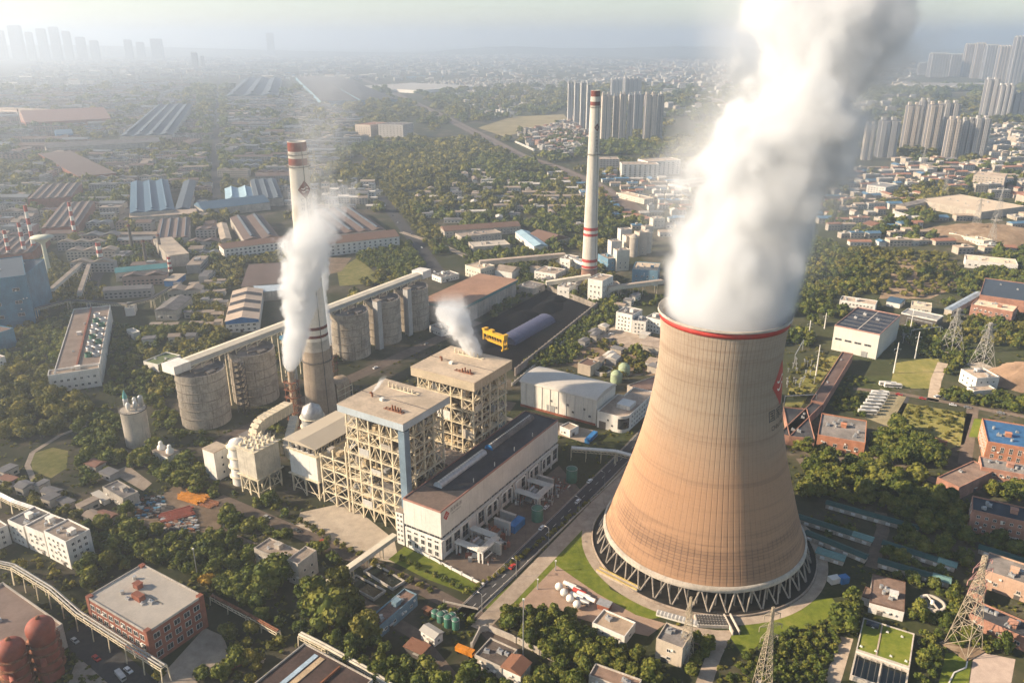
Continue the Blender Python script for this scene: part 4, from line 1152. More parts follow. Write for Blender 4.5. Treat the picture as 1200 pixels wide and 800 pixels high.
B_("pavilion", "small white pavilion with tan flat roof near the tower lawn", "pavilion", (694, 730.5), (732, 747), (709, 715), 4.2, WHITE, mat("tan_flat_roof", (0.40, 0.30, 0.21), 0.9, 0.2, 0.15, 0), win=(1, 1.8, 1.2, 2.2, 1.4, 3))
B_("tan_block", "tan two storey block with dark roof in the trees below the tower", "house", (769, 749), (800, 761), (783, 731), 9.0, mat("tan_render", (0.50, 0.42, 0.32), 0.85, 0.12, 0.2, 0.3), ROOF_GREY, win=(2, 1.6, 1.3, 3.0, 1.8, 3.6))
B_("flat_house", "brown roofed house cut by the bottom edge", "house", (690, 792), (745, 812), (701, 779), 6.0, PLASTER, mat("patched_brown_roof", (0.27, 0.18, 0.13), 0.9, 0.25, 0.3, 0), win=(1, 1.4, 1.3, 2, 1.8, 3))
B_("brown_house", "white walled house with brown roof beside the round clarifier", "house", (1019, 705), (1060, 716), (1034, 675), 5.3, WHITE, mat("brown_shingle", (0.19, 0.13, 0.10), 0.9, 0.25, 0.4, 0), rim=ROOF_BROWN, par=.25, rt='flat', win=(1, 1.5, 1.2, 2.5, 1.6, 3))
B_("brown_house", "low wing of the brown roofed house", "house", (1010, 698), (1019, 701), (1017, 688), 4.2, WHITE, mat("brown_shingle", (0.19, 0.13, 0.10)), rim=ROOF_BROWN, par=.25, rt='flat', door=False)
B_("pink_hall", "long pink walled hall with dark roof at the right edge", "hall", (1151, 668), (1215, 690), (1157, 647), 8.5, mat("pink_render", (0.46, 0.31, 0.22), 0.85, 0.15, 0.15, 0.35), ROOF_GREY, win=(1, 1.4, 1.4, 6, 3, 3))
B_("pink_hall", "small dark roofed link building behind the large pylon", "hall", (1136, 694), (1152, 700), (1142, 682), 5.0, BRICK_P, ROOF_DARK, door=False)
B_("pink_hall", "lower pink walled hall with black patched roof right of the pylon", "hall", (1136, 720), (1210, 752), (1143, 704), 6.0, BRICK_P, ROOF_DARK, win=(1, 1.8, 1.4, 4, 2, 3))
B_("brick_school", "long pink brick block with dark blue roof and three window rows", "school", (1139, 598), (1216, 616), (1142, 582), 11.9, BRICK_P, mat("dark_blue_roof", (0.022, 0.035, 0.05), 0.7, 0.2, 0.1, 0), win=(3, 1.3, 1.3, 1.9, 1.5, 3.6))
B_("brick_school", "orange brick building with bright blue court roof", "school", (1157, 518), (1216, 528), (1164, 493), 12.5, mat("orange_brick", (0.42, 0.19, 0.11), 0.85, 0.2, 0.3, 0.1), mat("blue_court", (0.05, 0.15, 0.30), 0.6, 0.2, 0.2, 0), win=(2, 1.6, 3.2, 2.6, 2.5, 5))
B_("brick_school", "pink brick wing with cream sills in front of the blue court building", "school", (1150, 548), (1216, 560), (1153, 536), 9.0, BRICK_P, ROOF_GREY, win=(2, 1.5, 1.6, 1.8, 1.8, 3.8))
B_("steel_frame_shed", "brown open topped frame shed with skeletal roof beams", "shed", (1098, 560), (1124, 572), (1109, 527), 7.5, BRICK_P, mat("brown_deck", (0.20, 0.14, 0.11), 0.9, 0.3, 0.2, 0), door=True)
B_("brick_workshop", "orange brick workshop with dark cluttered roof", "workshop", (958, 510), (1014, 520), (976, 487), 8.5, mat("orange_brick", (0.42, 0.19, 0.11)), ROOF_GREY, win=(1, 2.0, 2.0, 3.2, 3, 3), vents=7)
B_("lean_shed", "long thin dark shed behind the brick workshop", "shed", (925, 512), (955, 515), (948, 480), 5.5, BRICK_P, ROOF_DARK, door=False)
r, L_, D_, h_ = B_("switchgear_hall", "big white cube-like hall with dark solar panelled roof", "hall", (978, 381.5), (1031, 392.5), (996, 358.5), 20.0, mat("hall_white", (0.60, 0.58, 0.50), 0.7, 0.06, 0.1, 0.2), mat("solar_panels", (0.035, 0.035, 0.042), 0.4, 0.3, 0.3, 0), rim=mat("rose_trim", (0.42, 0.24, 0.19)), door=False)
for i in range(4): inst("window", window_mesh(5, 1.6), r, (-L_/2 + L_*(i + .6)/4.6, -D_/2, 9.0), 0)
k = MB(); k.box(-.25, -D_/2 + .5, 0, .25, D_/2 - .5, .12); [k.box(-L_/2 + .5, -D_/2 + D_*j/6 - .1, 0, L_/2 - .5, -D_/2 + D_*j/6 + .1, .06) for j in range(1, 6)]; k.build("panel_gaps", CONC_L, r, (0, 0, h_ + .01))
MB().box(-2.2, -.3, 0, 2.2, 0, 4.5).build("door", GALV, r, (8, -D_/2, 0))
B_("covered_walk", "long brown roofed covered corridor leading to the white hall", "corridor", (965, 473), (1000, 415), (950, 470), 6.5, BRICK_P, mat("brown_corridor_roof", (0.11, 0.075, 0.065), 0.85, 0.25, 0.1, 0), door=False)
B_("covered_walk", "dark near end of the covered corridor beside the tower", "corridor", (925, 512), (964, 474), (914, 507), 5.5, BRICK_P, ROOF_DARK, door=False)
B_("bay_building", "open switch bay building with white slab roof and green end", "switch bay", (1056, 367), (1098, 376), (1060, 361), 10.0, STEEL_D, ROOF_WHITE, rim=WHITE, door=False)
B_("white_house", "white windowed house standing alone below the two pylons", "house", (1126, 433), (1145, 444), (1151, 431), 9.1, WHITE, ROOF_CONC, win=(2, 1.2, 1.2, 2.6, 2, 3.6))
B_("white_house", "low white annex in front of the lone house", "house", (1142, 459), (1168, 457), (1144, 453), 3.6, WHITE, ROOF_CONC, door=False)
B_("dormitory", "white two storey dormitory just behind the big white hall", "dormitory", (984, 352), (1026, 358), (986, 347), 7.5, WHITE, ROOF_CONC, win=(2, 1.4, 1.4, 1.6, 1.4, 3.2))
B_("blue_shed", "low bright blue roofed shed left of the bay building", "shed", (1039, 353), (1055, 356), (1041, 347), 4.5, WHITE, ROOF_BLUE, rt='gable')
B_("cream_house", "small cream house behind the switch bay", "house", (1068, 358), (1092, 361), (1070, 353), 5.5, CREAM, ROOF_TAN, win=(1, 1.2, 1.2, 2, 1.8, 3))
B_("long_shed", "narrow light blue and brown roofed shed strip behind the pylons", "shed", (1107, 362), (1116, 364), (1124, 338), 5.0, PLASTER, mat("pale_blue_roof", (0.33, 0.39, 0.44)), rt='gabley')
B_("pink_works", "two storey pink works building with row of roof ducts", "works building", (1138, 357), (1187, 366), (1142, 350), 10.5, BRICK_P, ROOF_TAN, win=(2, 1.6, 1.6, 2.2, 1.8, 4), vents=2)
B_("grey_works", "wide flat blue grey roofed works behind the pink building", "works building", (1148, 346), (1225, 357), (1153, 326), 12.0, BRICK_P, ROOF_SLATE, vents=3, door=False)
B_("cream_hall", "long cream hall with tan roof near the right edge", "hall", (1132, 305), (1193, 311), (1134, 299), 8.0, WHITE, ROOF_TAN, win=(1, 2.2, 1.6, 3, 3, 3))
B_("cream_hall", "cream long house below the bare earth mound", "hall", (1112, 273), (1153, 283), (1116, 270), 6.0, CREAM, ROOF_TAN, win=(1, 1.5, 1.5, 2.5, 2, 3))
B_("tan_factory", "very wide tan roofed factory with roof lights, right of the steam", "factory", (1074, 234), (1150, 249), (1091, 222), 10.0, PLASTER, mat("tan_factory_roof", (0.44, 0.36, 0.27), 0.85, 0.12, 0.04, 0), vents=5)
B_("tan_factory", "right hand part of the tan roofed factory", "factory", (1150, 249), (1176, 243), (1162, 233), 9.0, PLASTER, mat("tan_factory_roof", (0.44, 0.36, 0.27)), vents=2, door=False)
B_("white_block", "white gridded office block half hidden by steam", "office building", (1016, 217), (1038, 220), (1018, 212), 12.0, WHITE, ROOF_WHITE, win=(3, 2.0, 1.8, 2.0, 1.6, 3.4))
B_("slab_block", "tan slab apartment block among trees at the right", "apartment block", (1141, 205), (1178, 208), (1144, 201), 22, TOWER_P, ROOF_CONC, win=(5, 2.0, 1.6, 3.0, 2, 4))
B_("gabled_house", "dark gabled house with chimney right of the steam", "house", (1050, 240), (1062, 242), (1055, 231), 9.0, mat("tan_render", (0.5, 0.42, 0.32)), ROOF_GREY, rt='gabley')
B_("terracotta_house", "terracotta roofed house in the wood right of the steam", "house", (1010, 262), (1022, 265), (1014, 257), 6.0, PLASTER, ROOF_TERRA, rt='gable')
# middle: chimney foot works
r, L_, D_, h_ = B_("transfer_tower", "white block tower at the foot of the slender chimney", "industrial building", (689, 327), (706, 330), (698, 320), 20.0, WHITE, ROOF_CONC, win=(3, 1.4, 1.6, 2.2, 3, 5))
B_("transfer_tower", "white house on stilts where two conveyors meet", "industrial building", (656, 303), (668, 305), (662, 298), 14.0, WHITE, ROOF_CONC, win=(2, 1.4, 1.6, 2.2, 5, 4))
B_("transfer_tower", "low white block under the conveyor left of the chimney foot", "industrial building", (653, 336), (667, 338), (658, 330), 10.0, WHITE, ROOF_CONC, win=(1, 1.4, 1.6, 2.2, 5, 4))
B_("cream_mill", "cream house at the blunt end of the long brown conveyor", "industrial building", (545, 311), (563, 316), (556, 305), 11.0, CREAM, ROOF_TAN, win=(2, 1.4, 1.6, 2.0, 2, 4))
B_("white_shed", "white shed with rounded roof under the brown conveyor", "shed", (580, 316), (600, 319), (585, 310), 8.0, WHITE, ROOF_CONC, rt='gable')
B_("white_office", "long white office with small windows left of the chimney", "office building", (626, 318), (651, 322), (631, 311), 8.0, WHITE, ROOF_CONC, win=(2, 1.3, 1.4, 2.0, 1.5, 3.4))
B_("white_office", "second white office nearer the slender chimney", "office building", (651, 306), (676, 310), (655, 300), 8.0, WHITE, ROOF_GREY, win=(2, 1.3, 1.4, 2.0, 1.5, 3.4))
B_("small_depot", "grey flat depot between the coal shed and the coal yard end", "depot", (606, 335), (624, 339), (615, 328), 6.0, PLASTER, ROOF_GREY)
B_("small_depot", "little white house in front of the coal shed's far corner", "depot", (506, 322), (517, 326), (523, 316), 5.0, WHITE, ROOF_GREY, win=(1, 1.2, 1.2, 2, 1.5, 3))
B_("machine_shed", "small grey roofed shed at the foot of the silos", "shed", (503, 382), (517, 388), (512, 376), 5.0, WHITE, ROOF_GREY, win=(1, 1.2, 1.2, 2, 1.5, 3))
B_("long_office", "long brown roofed office with bright blue gable end", "office building", (521, 271), (610, 265), (519, 266), 9.0, PLASTER, ROOF_BROWN, rt='gable', win=(2, 1.5, 1.5, 2.4, 1.6, 3.4))
B_("long_office", "grey two storey office in front of the long brown roof", "office building", (541, 278), (588, 273), (540, 273), 9.0, PLASTER, ROOF_CONC, win=(2, 1.5, 1.5, 2.4, 1.6, 3.4))
B_("pale_shed", "cream flat roofed shed before the grey office", "shed", (555, 290), (598, 287), (562, 283), 6.0, PLASTER, mat("cream_roof", (0.52, 0.45, 0.36), 0.85, 0.12, 0.1, 0), win=(1, 1.6, 1.4, 3, 2, 3))
B_("blue_roof_house", "white house with light blue roof on the slope of roads", "house", (604, 272), (626, 289), (612, 266), 7.0, WHITE, mat("light_blue_roof", (0.28, 0.40, 0.46), 0.6, 0.15, 0.1, 0), rt='gable', win=(1, 1.4, 1.4, 2.5, 2, 3))
B_("brown_roof_house", "brown roofed house right beside the light blue roof", "house", (616, 277), (640, 284), (622, 266), 6.0, PLASTER, ROOF_BROWN, rt='gable')
B_("blue_plant", "blue clad plant block with tan cluttered roof beside the tower's steam", "industrial building", (741, 316), (771, 318), (745, 307), 15.0, mat("plant_blue", (0.13, 0.24, 0.32), 0.6, 0.15, 0.1, 0.3), ROOF_TAN, vents=4, win=(2, 1.5, 1.5, 4, 3, 5))
for i, (a, b, c, hh, lab) in enumerate((((722, 366), (741, 370), (727, 358), 15, "left white staff block with small square windows by the lawn"), ((741, 376), (757, 378), (745, 370), 11, "lower white staff block stepping down to the right"), ((757, 372), (775, 376), (760, 365), 12, "white staff block partly hidden behind the tower rim"))):
    B_("staff_block", lab, "dormitory", a, b, c, hh, WHITE, ROOF_GREY, win=(4 if i == 0 else 3, 1.2, 1.3, 1.6, 1.4, 3.3), group="white staff blocks")
B_("canopy_shed", "open shed with pale grey roof beside the tower", "shed", (748, 403), (772, 408), (758, 394), 5.0, PLASTER, ROOF_CONC, rt='shed')
B_("pump_house", "small tan pump house with brown roof behind the white warehouse", "pump house", (677, 426), (692, 430), (686, 419), 7.5, mat("tan_render", (0.5, 0.42, 0.32)), ROOF_BROWN)
B_("brown_depot", "long brown roofed depot between warehouse and cooling tower", "depot", (735, 452), (757, 462), (757, 432), 6.0, PLASTER, mat("brown_depot_roof", (0.19, 0.125, 0.10), 0.85, 0.25, 0.1, 0), door=False)
B_("site_office", "small white site office behind the turbine hall end", "office building", (656, 500), (668, 505), (664, 494), 4.5, WHITE, ROOF_CONC, win=(1, 1.2, 1.2, 2, 1.5, 3))
# left middle
r, L_, D_, h_ = B_("fan_hall", "long brown roofed hall carrying a double row of big round fans", "factory", (64, 434), (117, 427), (104, 361), 13.5, WHITE, mat("fan_hall_roof", (0.30, 0.22, 0.165), 0.85, 0.2, 0.08, 0), win=(2, 1.6, 1.5, 2.2, 2.5, 5))
for i in range(8):
    for j in range(2):
        if i == 7 and j: continue
        k = MB(); k.lathe([(2.7, 0), (2.2, 1.2), (2.6, 2.8), (2.45, 2.8), (2.05, 1.2), (2.4, 0.4)], n=20, cap=False); k.lathe([(2.3, .9), (.3, 1.0), (.05, 1.6)], n=20, cap=False)
        k.build("fan_stack", GALV if (i + j) % 3 else GREENP, r, (L_*.20 + j * L_*.18, -D_*.36 + i * D_ * .095, h_ + .02))
MB().box(-L_*.04, -D_/2 + 1, 0, L_*.0, D_/2 - 1, 1.2).build("roof_kerb", BRICK, r, (0, 0, h_ + .01))
B_("fan_hall", "lower cream front block of the fan hall", "factory", (56, 441), (116, 432), (60, 434), 13.0, WHITE, mat("tan_flat_roof", (0.40, 0.30, 0.21)), win=(2, 1.6, 1.5, 2.2, 2.5, 5))
B_("blue_mill", "tall blue sheet clad mill at the left edge", "steel mill", (-25, 330), (30, 323), (-12, 305), 44.0, BLUE, ROOF_SLATE, door=False, win=(3, 5, 2.5, 7, 10, 11))
B_("blue_mill", "second blue clad mill block right of the tall one", "steel mill", (30, 322), (52, 304), (18, 309), 40.0, BLUE, ROOF_SLATE, door=False)
B_("blue_mill", "stepped lower blue mill block with rusty roof", "steel mill", (-25, 356), (22, 344), (-17, 335), 26.0, BLUE, mat("rust_stained_roof", (0.24, 0.15, 0.11)), door=False, win=(2, 5, 2.5, 7, 6, 10))
B_("blue_mill", "lowest blue mill block nearest the trees", "steel mill", (-25, 399), (16, 385), (-18, 375), 14.0, BLUE, mat("rust_stained_roof", (0.24, 0.15, 0.11)), door=False)
B_("cream_office", "small cream office at the left edge below the blue mill", "office building", (-12, 424), (6, 418), (-6, 410), 9.0, WHITE, ROOF_CONC, win=(2, 1.2, 1.2, 2, 1.6, 3.6))
B_("transformer_house", "grey gabled house with dark rack in front, left of the silos", "house", (181, 364), (206, 364), (186, 349), 9.0, PLASTER, ROOF_GREY, rt='gabley', win=(1, 2.0, 2.2, 4, 2, 4))
B_("green_basin", "white rectangular basin house with three round green covers", "basin", (168, 424), (185, 428), (186, 411), 6.0, WHITE, mat("mossy_green_roof", (0.12, 0.15, 0.06)), rt='flat', door=False)
B_("white_kiosk", "white kiosk beside the dark pipe rack", "kiosk", (146, 362), (157, 361), (147, 355), 7.0, WHITE, ROOF_WHITE)
B_("white_kiosk", "white cabin between the fan hall and the gabled house", "kiosk", (156, 391), (164, 389), (159, 384), 5.0, WHITE, ROOF_WHITE)
B_("long_grey_house", "long cream factory with teal roof strip and window row", "factory", (135, 320), (196, 314), (133, 315), 9.0, CREAM, TEALC, rt='gable', win=(1, 2.4, 1.8, 3, 3, 3), door=False)
B_("orange_kiosk", "little tan roofed cabin with bright blue wall", "kiosk", (192, 329), (206, 329), (194, 321), 6.0, BLUE_B, ROOF_TAN, rt='shed')
B_("striped_hall", "hall with tan and black striped roof and blue gable", "hall", (264, 377), (303, 374), (264, 342), 10.0, WHITE, mat("tan_sheet", (0.42, 0.33, 0.25), 0.7, 0.15, 0.05, 0), rt='gabley', rise=3.0, win=(2, 2.0, 1.5, 2.6, 1.5, 3.6))
ro, c_, rz_, L_, D_, h_ = BLDS[-1]
for j in range(3):
    for sg in (-1, 1):
        y0 = -D_*.30 + j * D_*.27; y1 = y0 + D_*.11; q = MB()
        q.add([(0, y0, h_ + 3.42), (sg*L_*.5, y0, h_ + .42), (sg*L_*.5, y1, h_ + .42), (0, y1, h_ + 3.42)], [(0, 1, 2, 3)]); q.build("roof_stripe", ROOF_DARK, ro)
k = MB(); k.add([(-L_/2, -D_/2 - .52, h_ - 2.2), (L_/2, -D_/2 - .52, h_ - 2.2), (L_/2, -D_/2 - .52, h_ + .3), (0, -D_/2 - .52, h_ + 3.3), (-L_/2, -D_/2 - .52, h_ + .3)], [(0, 1, 2, 3, 4)]); k.build("gable_panel", BLUE_B, ro)
B_("blue_strip_hall", "long hall with pale blue roof edge right of the striped hall", "hall", (299, 343), (352, 338), (300, 335), 9.0, PLASTER, mat("pale_blue_roof", (0.33, 0.39, 0.44)), rt='shed', door=False)
B_("brown_shed", "wide brown roofed shed behind the striped hall", "shed", (283, 336), (334, 333), (277, 311), 9.0, PLASTER, ROOF_STEELMILL, rt='shed', door=False)
B_("white_factory", "long white three storey factory left of the big chimney", "factory", (262, 292), (342, 282), (263, 286), 13.0, WHITE, ROOF_BROWN, rt='gable', win=(3, 2.2, 1.9, 2.2, 1.6, 3.9), door=False)
B_("white_factory", "long white three storey factory right of the big chimney", "factory", (372, 288), (468, 277), (374, 280), 13.5, WHITE, ROOF_BROWN, rt='gable', win=(3, 2.2, 1.9, 2.2, 1.6, 3.9), door=False)
B_("bay_works", "brown and blue multi bay works behind the right white factory", "factory", (372, 277), (452, 269), (366, 247), 11.0, PLASTER, ROOF_STEELMILL, rt='multi', strips=5, strip_m=ROOF_SLATE, door=False)
B_("bay_works", "grey and tan multi bay works behind the left white factory", "factory", (286, 282), (328, 278), (284, 254), 11.0, PLASTER, ROOF_STEELMILL, rt='multi', strips=2, strip_m=ROOF_SLATE, door=False)
B_("tan_shed", "upright tan roofed shed left of the grey bay works", "shed", (259, 281), (271, 280), (260, 262), 9.0, PLASTER, ROOF_TAN, rt='gabley', door=False)
B_("blue_works", "wide blue roofed works with tall roof monitors", "factory", (152, 250), (205, 246), (166, 213), 13.0, PLASTER, ROOF_BLUE, rt='multi', strips=3, door=False)
B_("blue_works", "narrow grey blue roofed works beside the blue works", "factory", (205, 246), (222, 245), (209, 213), 12.0, PLASTER, ROOF_SLATE, rt='gabley', door=False)
B_("blue_works", "long dark blue shed with lit front left of the big chimney", "factory", (238, 246), (316, 237), (236, 239), 11.0, PLASTER, ROOF_BLUE, rt='gable', door=False)
B_("blue_works", "pale blue roofed works behind the long dark blue shed", "factory", (264, 234), (298, 232), (266, 221), 10.0, PLASTER, mat("light_blue_roof", (0.28, 0.40, 0.46)), rt='multi', strips=2, door=False)
B_("blue_works", "slate blue works left of the chimney top", "factory", (298, 234), (332, 232), (298, 211), 11.0, PLASTER, ROOF_SLATE, rt='multi', strips=3, door=False)
B_("conveyor_house", "long tan conveyor house in front of the blue works", "conveyor", (152, 255), (230, 250), (151, 251), 8.0, PLASTER, mat("tan_sheet", (0.42, 0.33, 0.25)), rt='gable', door=False)
B_("tan_works", "tan and grey roofed works with strips at the mid left", "factory", (182, 281), (222, 278), (190, 257), 9.0, PLASTER, ROOF_STEELMILL, rt='multi', strips=4, strip_m=ROOF_SLATE, door=False)
B_("tan_works", "tall narrow tan roofed works with concrete end wall", "factory", (198, 300), (221, 297), (200, 278), 13.0, PLASTER, ROOF_TAN, rt='shed', door=False)
B_("coke_works", "ribbed dark works roof with long parallel skylight strips", "steel mill", (32, 234), (83, 231), (44, 217), 14.0, BRICK, ROOF_STEELMILL, rt='multi', strips=5, strip_m=ROOF_GREY, door=False)
B_("coke_works", "lower ribbed dark works with red brown front wall", "steel mill", (48, 268), (92, 265), (60, 239), 12.0, BRICK, ROOF_STEELMILL, rt='multi', strips=4, strip_m=ROOF_GREY, door=False)
B_("coke_works", "ribbed dark works by the striped stacks at the left edge", "steel mill", (-20, 300), (38, 296), (-10, 280), 11.0, BRICK, ROOF_STEELMILL, rt='multi', strips=5, strip_m=ROOF_GREY, door=False)
B_("red_works", "long rose roofed works crossing the mid left haze", "steel mill", (30, 144), (130, 139), (36, 138), 16.0, BRICK, mat("rose_roof", (0.26, 0.16, 0.13)), rt='gable', door=False)
B_("pale_works", "pair of long tan roofs running away into the haze", "steel mill", (52, 133), (74, 131), (105, 104), 12.0, PLASTER, mat("tan_sheet", (0.42, 0.33, 0.25)), rt='multi', strips=2, strip_m=ROOF_TAN, door=False)
B_("slate_works", "enormous slate blue works roof in the left haze", "steel mill", (140, 160), (202, 158), (152, 124), 18.0, PLASTER, ROOF_SLATE, rt='multi', strips=4, strip_m=ROOF_SLATE, door=False)
B_("slate_works", "low long grey shed before the enormous slate works", "steel mill", (54, 174), (188, 166), (55, 171), 11.0, PLASTER, ROOF_GREY, rt='gable', door=False)
B_("slate_works", "rust brown flat works below the low grey shed", "steel mill", (92, 207), (136, 203), (98, 176), 9.0, BRICK, ROOF_STEELMILL, rt='shed', door=False)
B_("blue_barn", "small bright blue barn in the left haze", "barn", (66, 158), (86, 157), (72, 152), 10, BLUE_B, ROOF_BLUE, rt='gable', door=False)
B_("slate_works", "dark flat works with two pale roof fields, upper left centre", "steel mill", (264, 113), (326, 112), (264, 93), 14.0, PLASTER, ROOF_SLATE, rt='multi', strips=3, strip_m=ROOF_SLATE, door=False)
B_("dark_sheds", "left one of two vast black roofed sheds with blue eaves", "warehouse", (376, 118.5), (420, 117.6), (351, 90), 16.0, mat("plant_blue", (0.13, 0.24, 0.32)), ROOF_DARK, rt='shed', door=False)
B_("dark_sheds", "right one of two vast black roofed sheds with blue eaves", "warehouse", (423, 117.5), (466, 116.6), (388, 90), 16.0, mat("plant_blue", (0.13, 0.24, 0.32)), ROOF_DARK, rt='shed', door=False)
B_("white_depot", "long low white depot standing in the far fields", "warehouse", (492, 106), (566, 101), (488, 97), 14.0, WHITE, ROOF_WHITE, rt='shed', door=False)
B_("slab_block", "grey slab block beside the thin vapour in the middle distance", "apartment block", (443, 146), (472, 147), (446, 143), 30, TOWER_G, ROOF_GREY, win=(6, 3.0, 2.0, 4.0, 3, 4.5))
B_("slab_block", "paler slab block left of the grey slab block", "apartment block", (416, 146), (434, 147), (418, 142), 28, TOWER_P, ROOF_TERRA, win=(5, 3.0, 2.0, 4.0, 3, 4.5))
for i, (a, b, c, hh, lab) in enumerate((((729, 193), (772, 193), (731, 190), 24, "longest six storey white slab with balcony grid"), ((759, 190), (798, 188), (760, 186), 25, "farther six storey white slab stepping up to the right"), ((702, 187), (726, 187), (703, 184), 22, "grey six storey slab left of the white ones"))):
    B_("slab_block", lab, "apartment block", a, b, c, hh, WHITE if i < 2 else TOWER_G, ROOF_CONC, win=(6, 3.0, 2.0, 2.6, 2, 3.7), group="six storey slabs below the apartment towers")
B_("market_hall", "three long dark sheds with white eaves beside the steam", "shed", (783, 215), (826, 223), (795, 203), 7, WHITE, ROOF_GREY, rt='multi', strips=3, strip_m=ROOF_WHITE, door=False)
B_("cream_row", "cream two storey row beside the railway bend", "house", (722, 226), (755, 234), (727, 223), 7, CREAM, ROOF_TAN, win=(2, 1.5, 1.4, 2.2, 1.4, 3))
B_("white_row", "low curved white row right of the railway", "house", (740, 252), (768, 260), (742, 249), 5, WHITE, ROOF_TERRA, rt='gable', door=False)
# cement works cluster by the steam
for i, (px, py, w, d, hh, m, lab) in enumerate(((722, 318, 14, 10, 22, CREAM, "tall cream mill block at the left of the cement works"), (733, 298, 16, 12, 20, CREAM, "wide cream mill block in the cement works"), (748, 300, 10, 12, 26, TOWER_P, "tallest tan block of the cement works"), (716, 300, 12, 10, 16, WHITE, "white block nearest the slender chimney in the cement works"), (727, 284, 14, 10, 15, WHITE, "white house on the back of the cement works"), (755, 290, 10, 10, 24, CONC_L, "pale concrete block right in the cement works"), (705, 345, 18, 9, 9, PLASTER, "low plaster block at the front of the cement works"), (765, 268, 16, 12, 12, CREAM, "cream block near the edge of the steam"), (712, 318, 10, 24, 13, mat("plant_blue", (0.13, 0.24, 0.32)), "long blue sided block with white roof beam"))):
    c = G(px, py)
    B_("cement_block", lab, "industrial building", c + Vector((0, 0, hh)), c + Vector((w, 4, hh)), c + Vector((-2, d, hh)), hh, m, ROOF_CONC, win=(2, 1.2, 1.4, 3, 3, 5), vents=2, door=False, group="cement works")
for i, (px, py, r_, hh, lab) in enumerate(((742, 300, 5, 22, "left pale cement silo drum"), (758, 296, 4.5, 24, "right pale cement silo drum"))):
    o = thing("cement_silo", lab, "silo", G(px, py)); MB().lathe([(r_, 0), (r_, hh), (r_*.4, hh + 3), (.05, hh + 3.2)], n=24).build("shell", CONC_L, o)
    k = MB(); k.lathe([(r_, hh), (r_ + .9, hh), (r_ + .9, hh + .2), (r_, hh + .2)], n=24, cap=False); k.tube((r_ + .6, 0, 0), (r_ + .6, 0, hh), .4, .4, 8); k.build("walkway", STEEL, o)
# mounds
def mound(label, px, rx, ry, h, m, cat="mound"):
    c = G(*px); n = 28; k = MB(); prof = [(1.0, 0), (.8, .35), (.55, .68), (.28, .92), (.02, 1.0)]
    k.lathe(prof, n=n, cap=False)
    k.v = [(x * rx * (1 + .12 * math.sin(i * 1.3)), y * ry * (1 + .12 * math.cos(i * 2.1)), z * h * (1 + (.08 * math.sin(i * 2.7) if z > 0 else 0))) for i, (x, y, z) in enumerate(k.v)]
    o = tag(k.build("earth_mound", m, None, c), label, cat); keep_disc(c, max(rx, ry)); return o
mound("broad bare tan earth mound above the cream long house", (1155, 276), 75, 55, 13, M_EARTH)
mound("rounded brown stockpile cut off at the right edge", (1200, 446), 26, 24, 13, mat("stockpile_earth", (0.30, 0.20, 0.13), 0.95, 0.2, 0.1, 0), "stockpile")

# ------------------------------------------------------------------ roads, lawns and yards of the site
Pw = lambda pts: [P(*q) for q in pts]
road("site_road", None, 9, M_ASPH, True, True, world_pts=Pw([(-28, -31), (60, -31), (140, -31), (175, -30)]))
road("pipe_track", None, 7.5, M_PAVE, False, False, z=0.03, world_pts=Pw([(-30, -41), (60, -41), (128, -40)]))
road("front_road", None, 8, M_ROADBROWN, False, False, world_pts=Pw([(-20, 135), (-20, 60), (-21, 0), (-24, -36), (-34, -60)]))
road("lane", None, 6, M_ROADBROWN, False, False, world_pts=Pw([(-40, 110), (-41, 40), (-46, -20), (-60, -52)]), z=0.026)
road("silo_road", None, 12, M_ROADBROWN, False, False, world_pts=Pw([(20, 185), (120, 186), (290, 178)]))
road("silo_road", None, 9, M_ASPH, False, False, world_pts=Pw([(110, 75), (112, 120), (115, 180)]), z=0.03)
road("boiler_road", None, 14, M_ROADBROWN, False, False, world_pts=Pw([(48, 150), (100, 140), (150, 100), (160, 60)]), z=0.034)
patch("pale_yard", [(352, 600), (408, 588), (462, 632), (468, 660), (415, 650), (345, 618)], M_YARD, 0.012, keep=True)
patch("transformer_yard", [(518, 660), (560, 686), (600, 660), (690, 585), (655, 545), (600, 590)], M_ROADBROWN, 0.014, keep=True)
patch("lawn", [(474, 640), (516, 660), (565, 688), (560, 700), (500, 678), (455, 655)], M_GRASS, 0.016, 'stuff', True)
patch("lawn", [(566, 712), (640, 650), (700, 590), (718, 600), (695, 640), (715, 690), (780, 722), (755, 726), (690, 700), (600, 716)], M_GRASS, 0.018, 'stuff', True)
patch("lawn", [(855, 745), (880, 722), (930, 705), (975, 700), (985, 715), (950, 735), (900, 745), (872, 770)], M_GRASS, 0.018, 'stuff', True)
patch("bare_paving", [(600, 716), (652, 662), (700, 695), (745, 720), (780, 730), (760, 745), (715, 735), (665, 720), (630, 712)], mat("rose_paving", (0.36, 0.25, 0.18), 0.9, 0.15, 0.2, 0), 0.030, keep=True)
patch("paved_path", [(780, 730), (840, 738), (860, 738), (845, 770), (835, 800), (815, 800), (830, 760), (800, 748)], M_PAVE, 0.032, keep=True)
patch("paved_path", [(985, 745), (1000, 748), (985, 800), (965, 800)], M_PAVE, 0.032, keep=True)
patch("meadow", [(985, 420), (1002, 440), (1045, 440), (1045, 465), (1015, 490), (985, 480), (965, 470)], M_SCRUB, 0.016, 'stuff')
patch("meadow", [(925, 455), (965, 415), (985, 418), (950, 460), (930, 490), (915, 490)], M_GRASS_Y, 0.018, 'stuff')
patch("meadow", [(1050, 425), (1098, 418), (1105, 430), (1090, 455), (1060, 455), (1043, 450)], M_GRASS_Y, 0.020, 'stuff', True)
patch("garden", [(1048, 470), (1140, 485), (1130, 520), (1100, 530), (1045, 505)], M_GRASS_Y, 0.020, 'stuff')
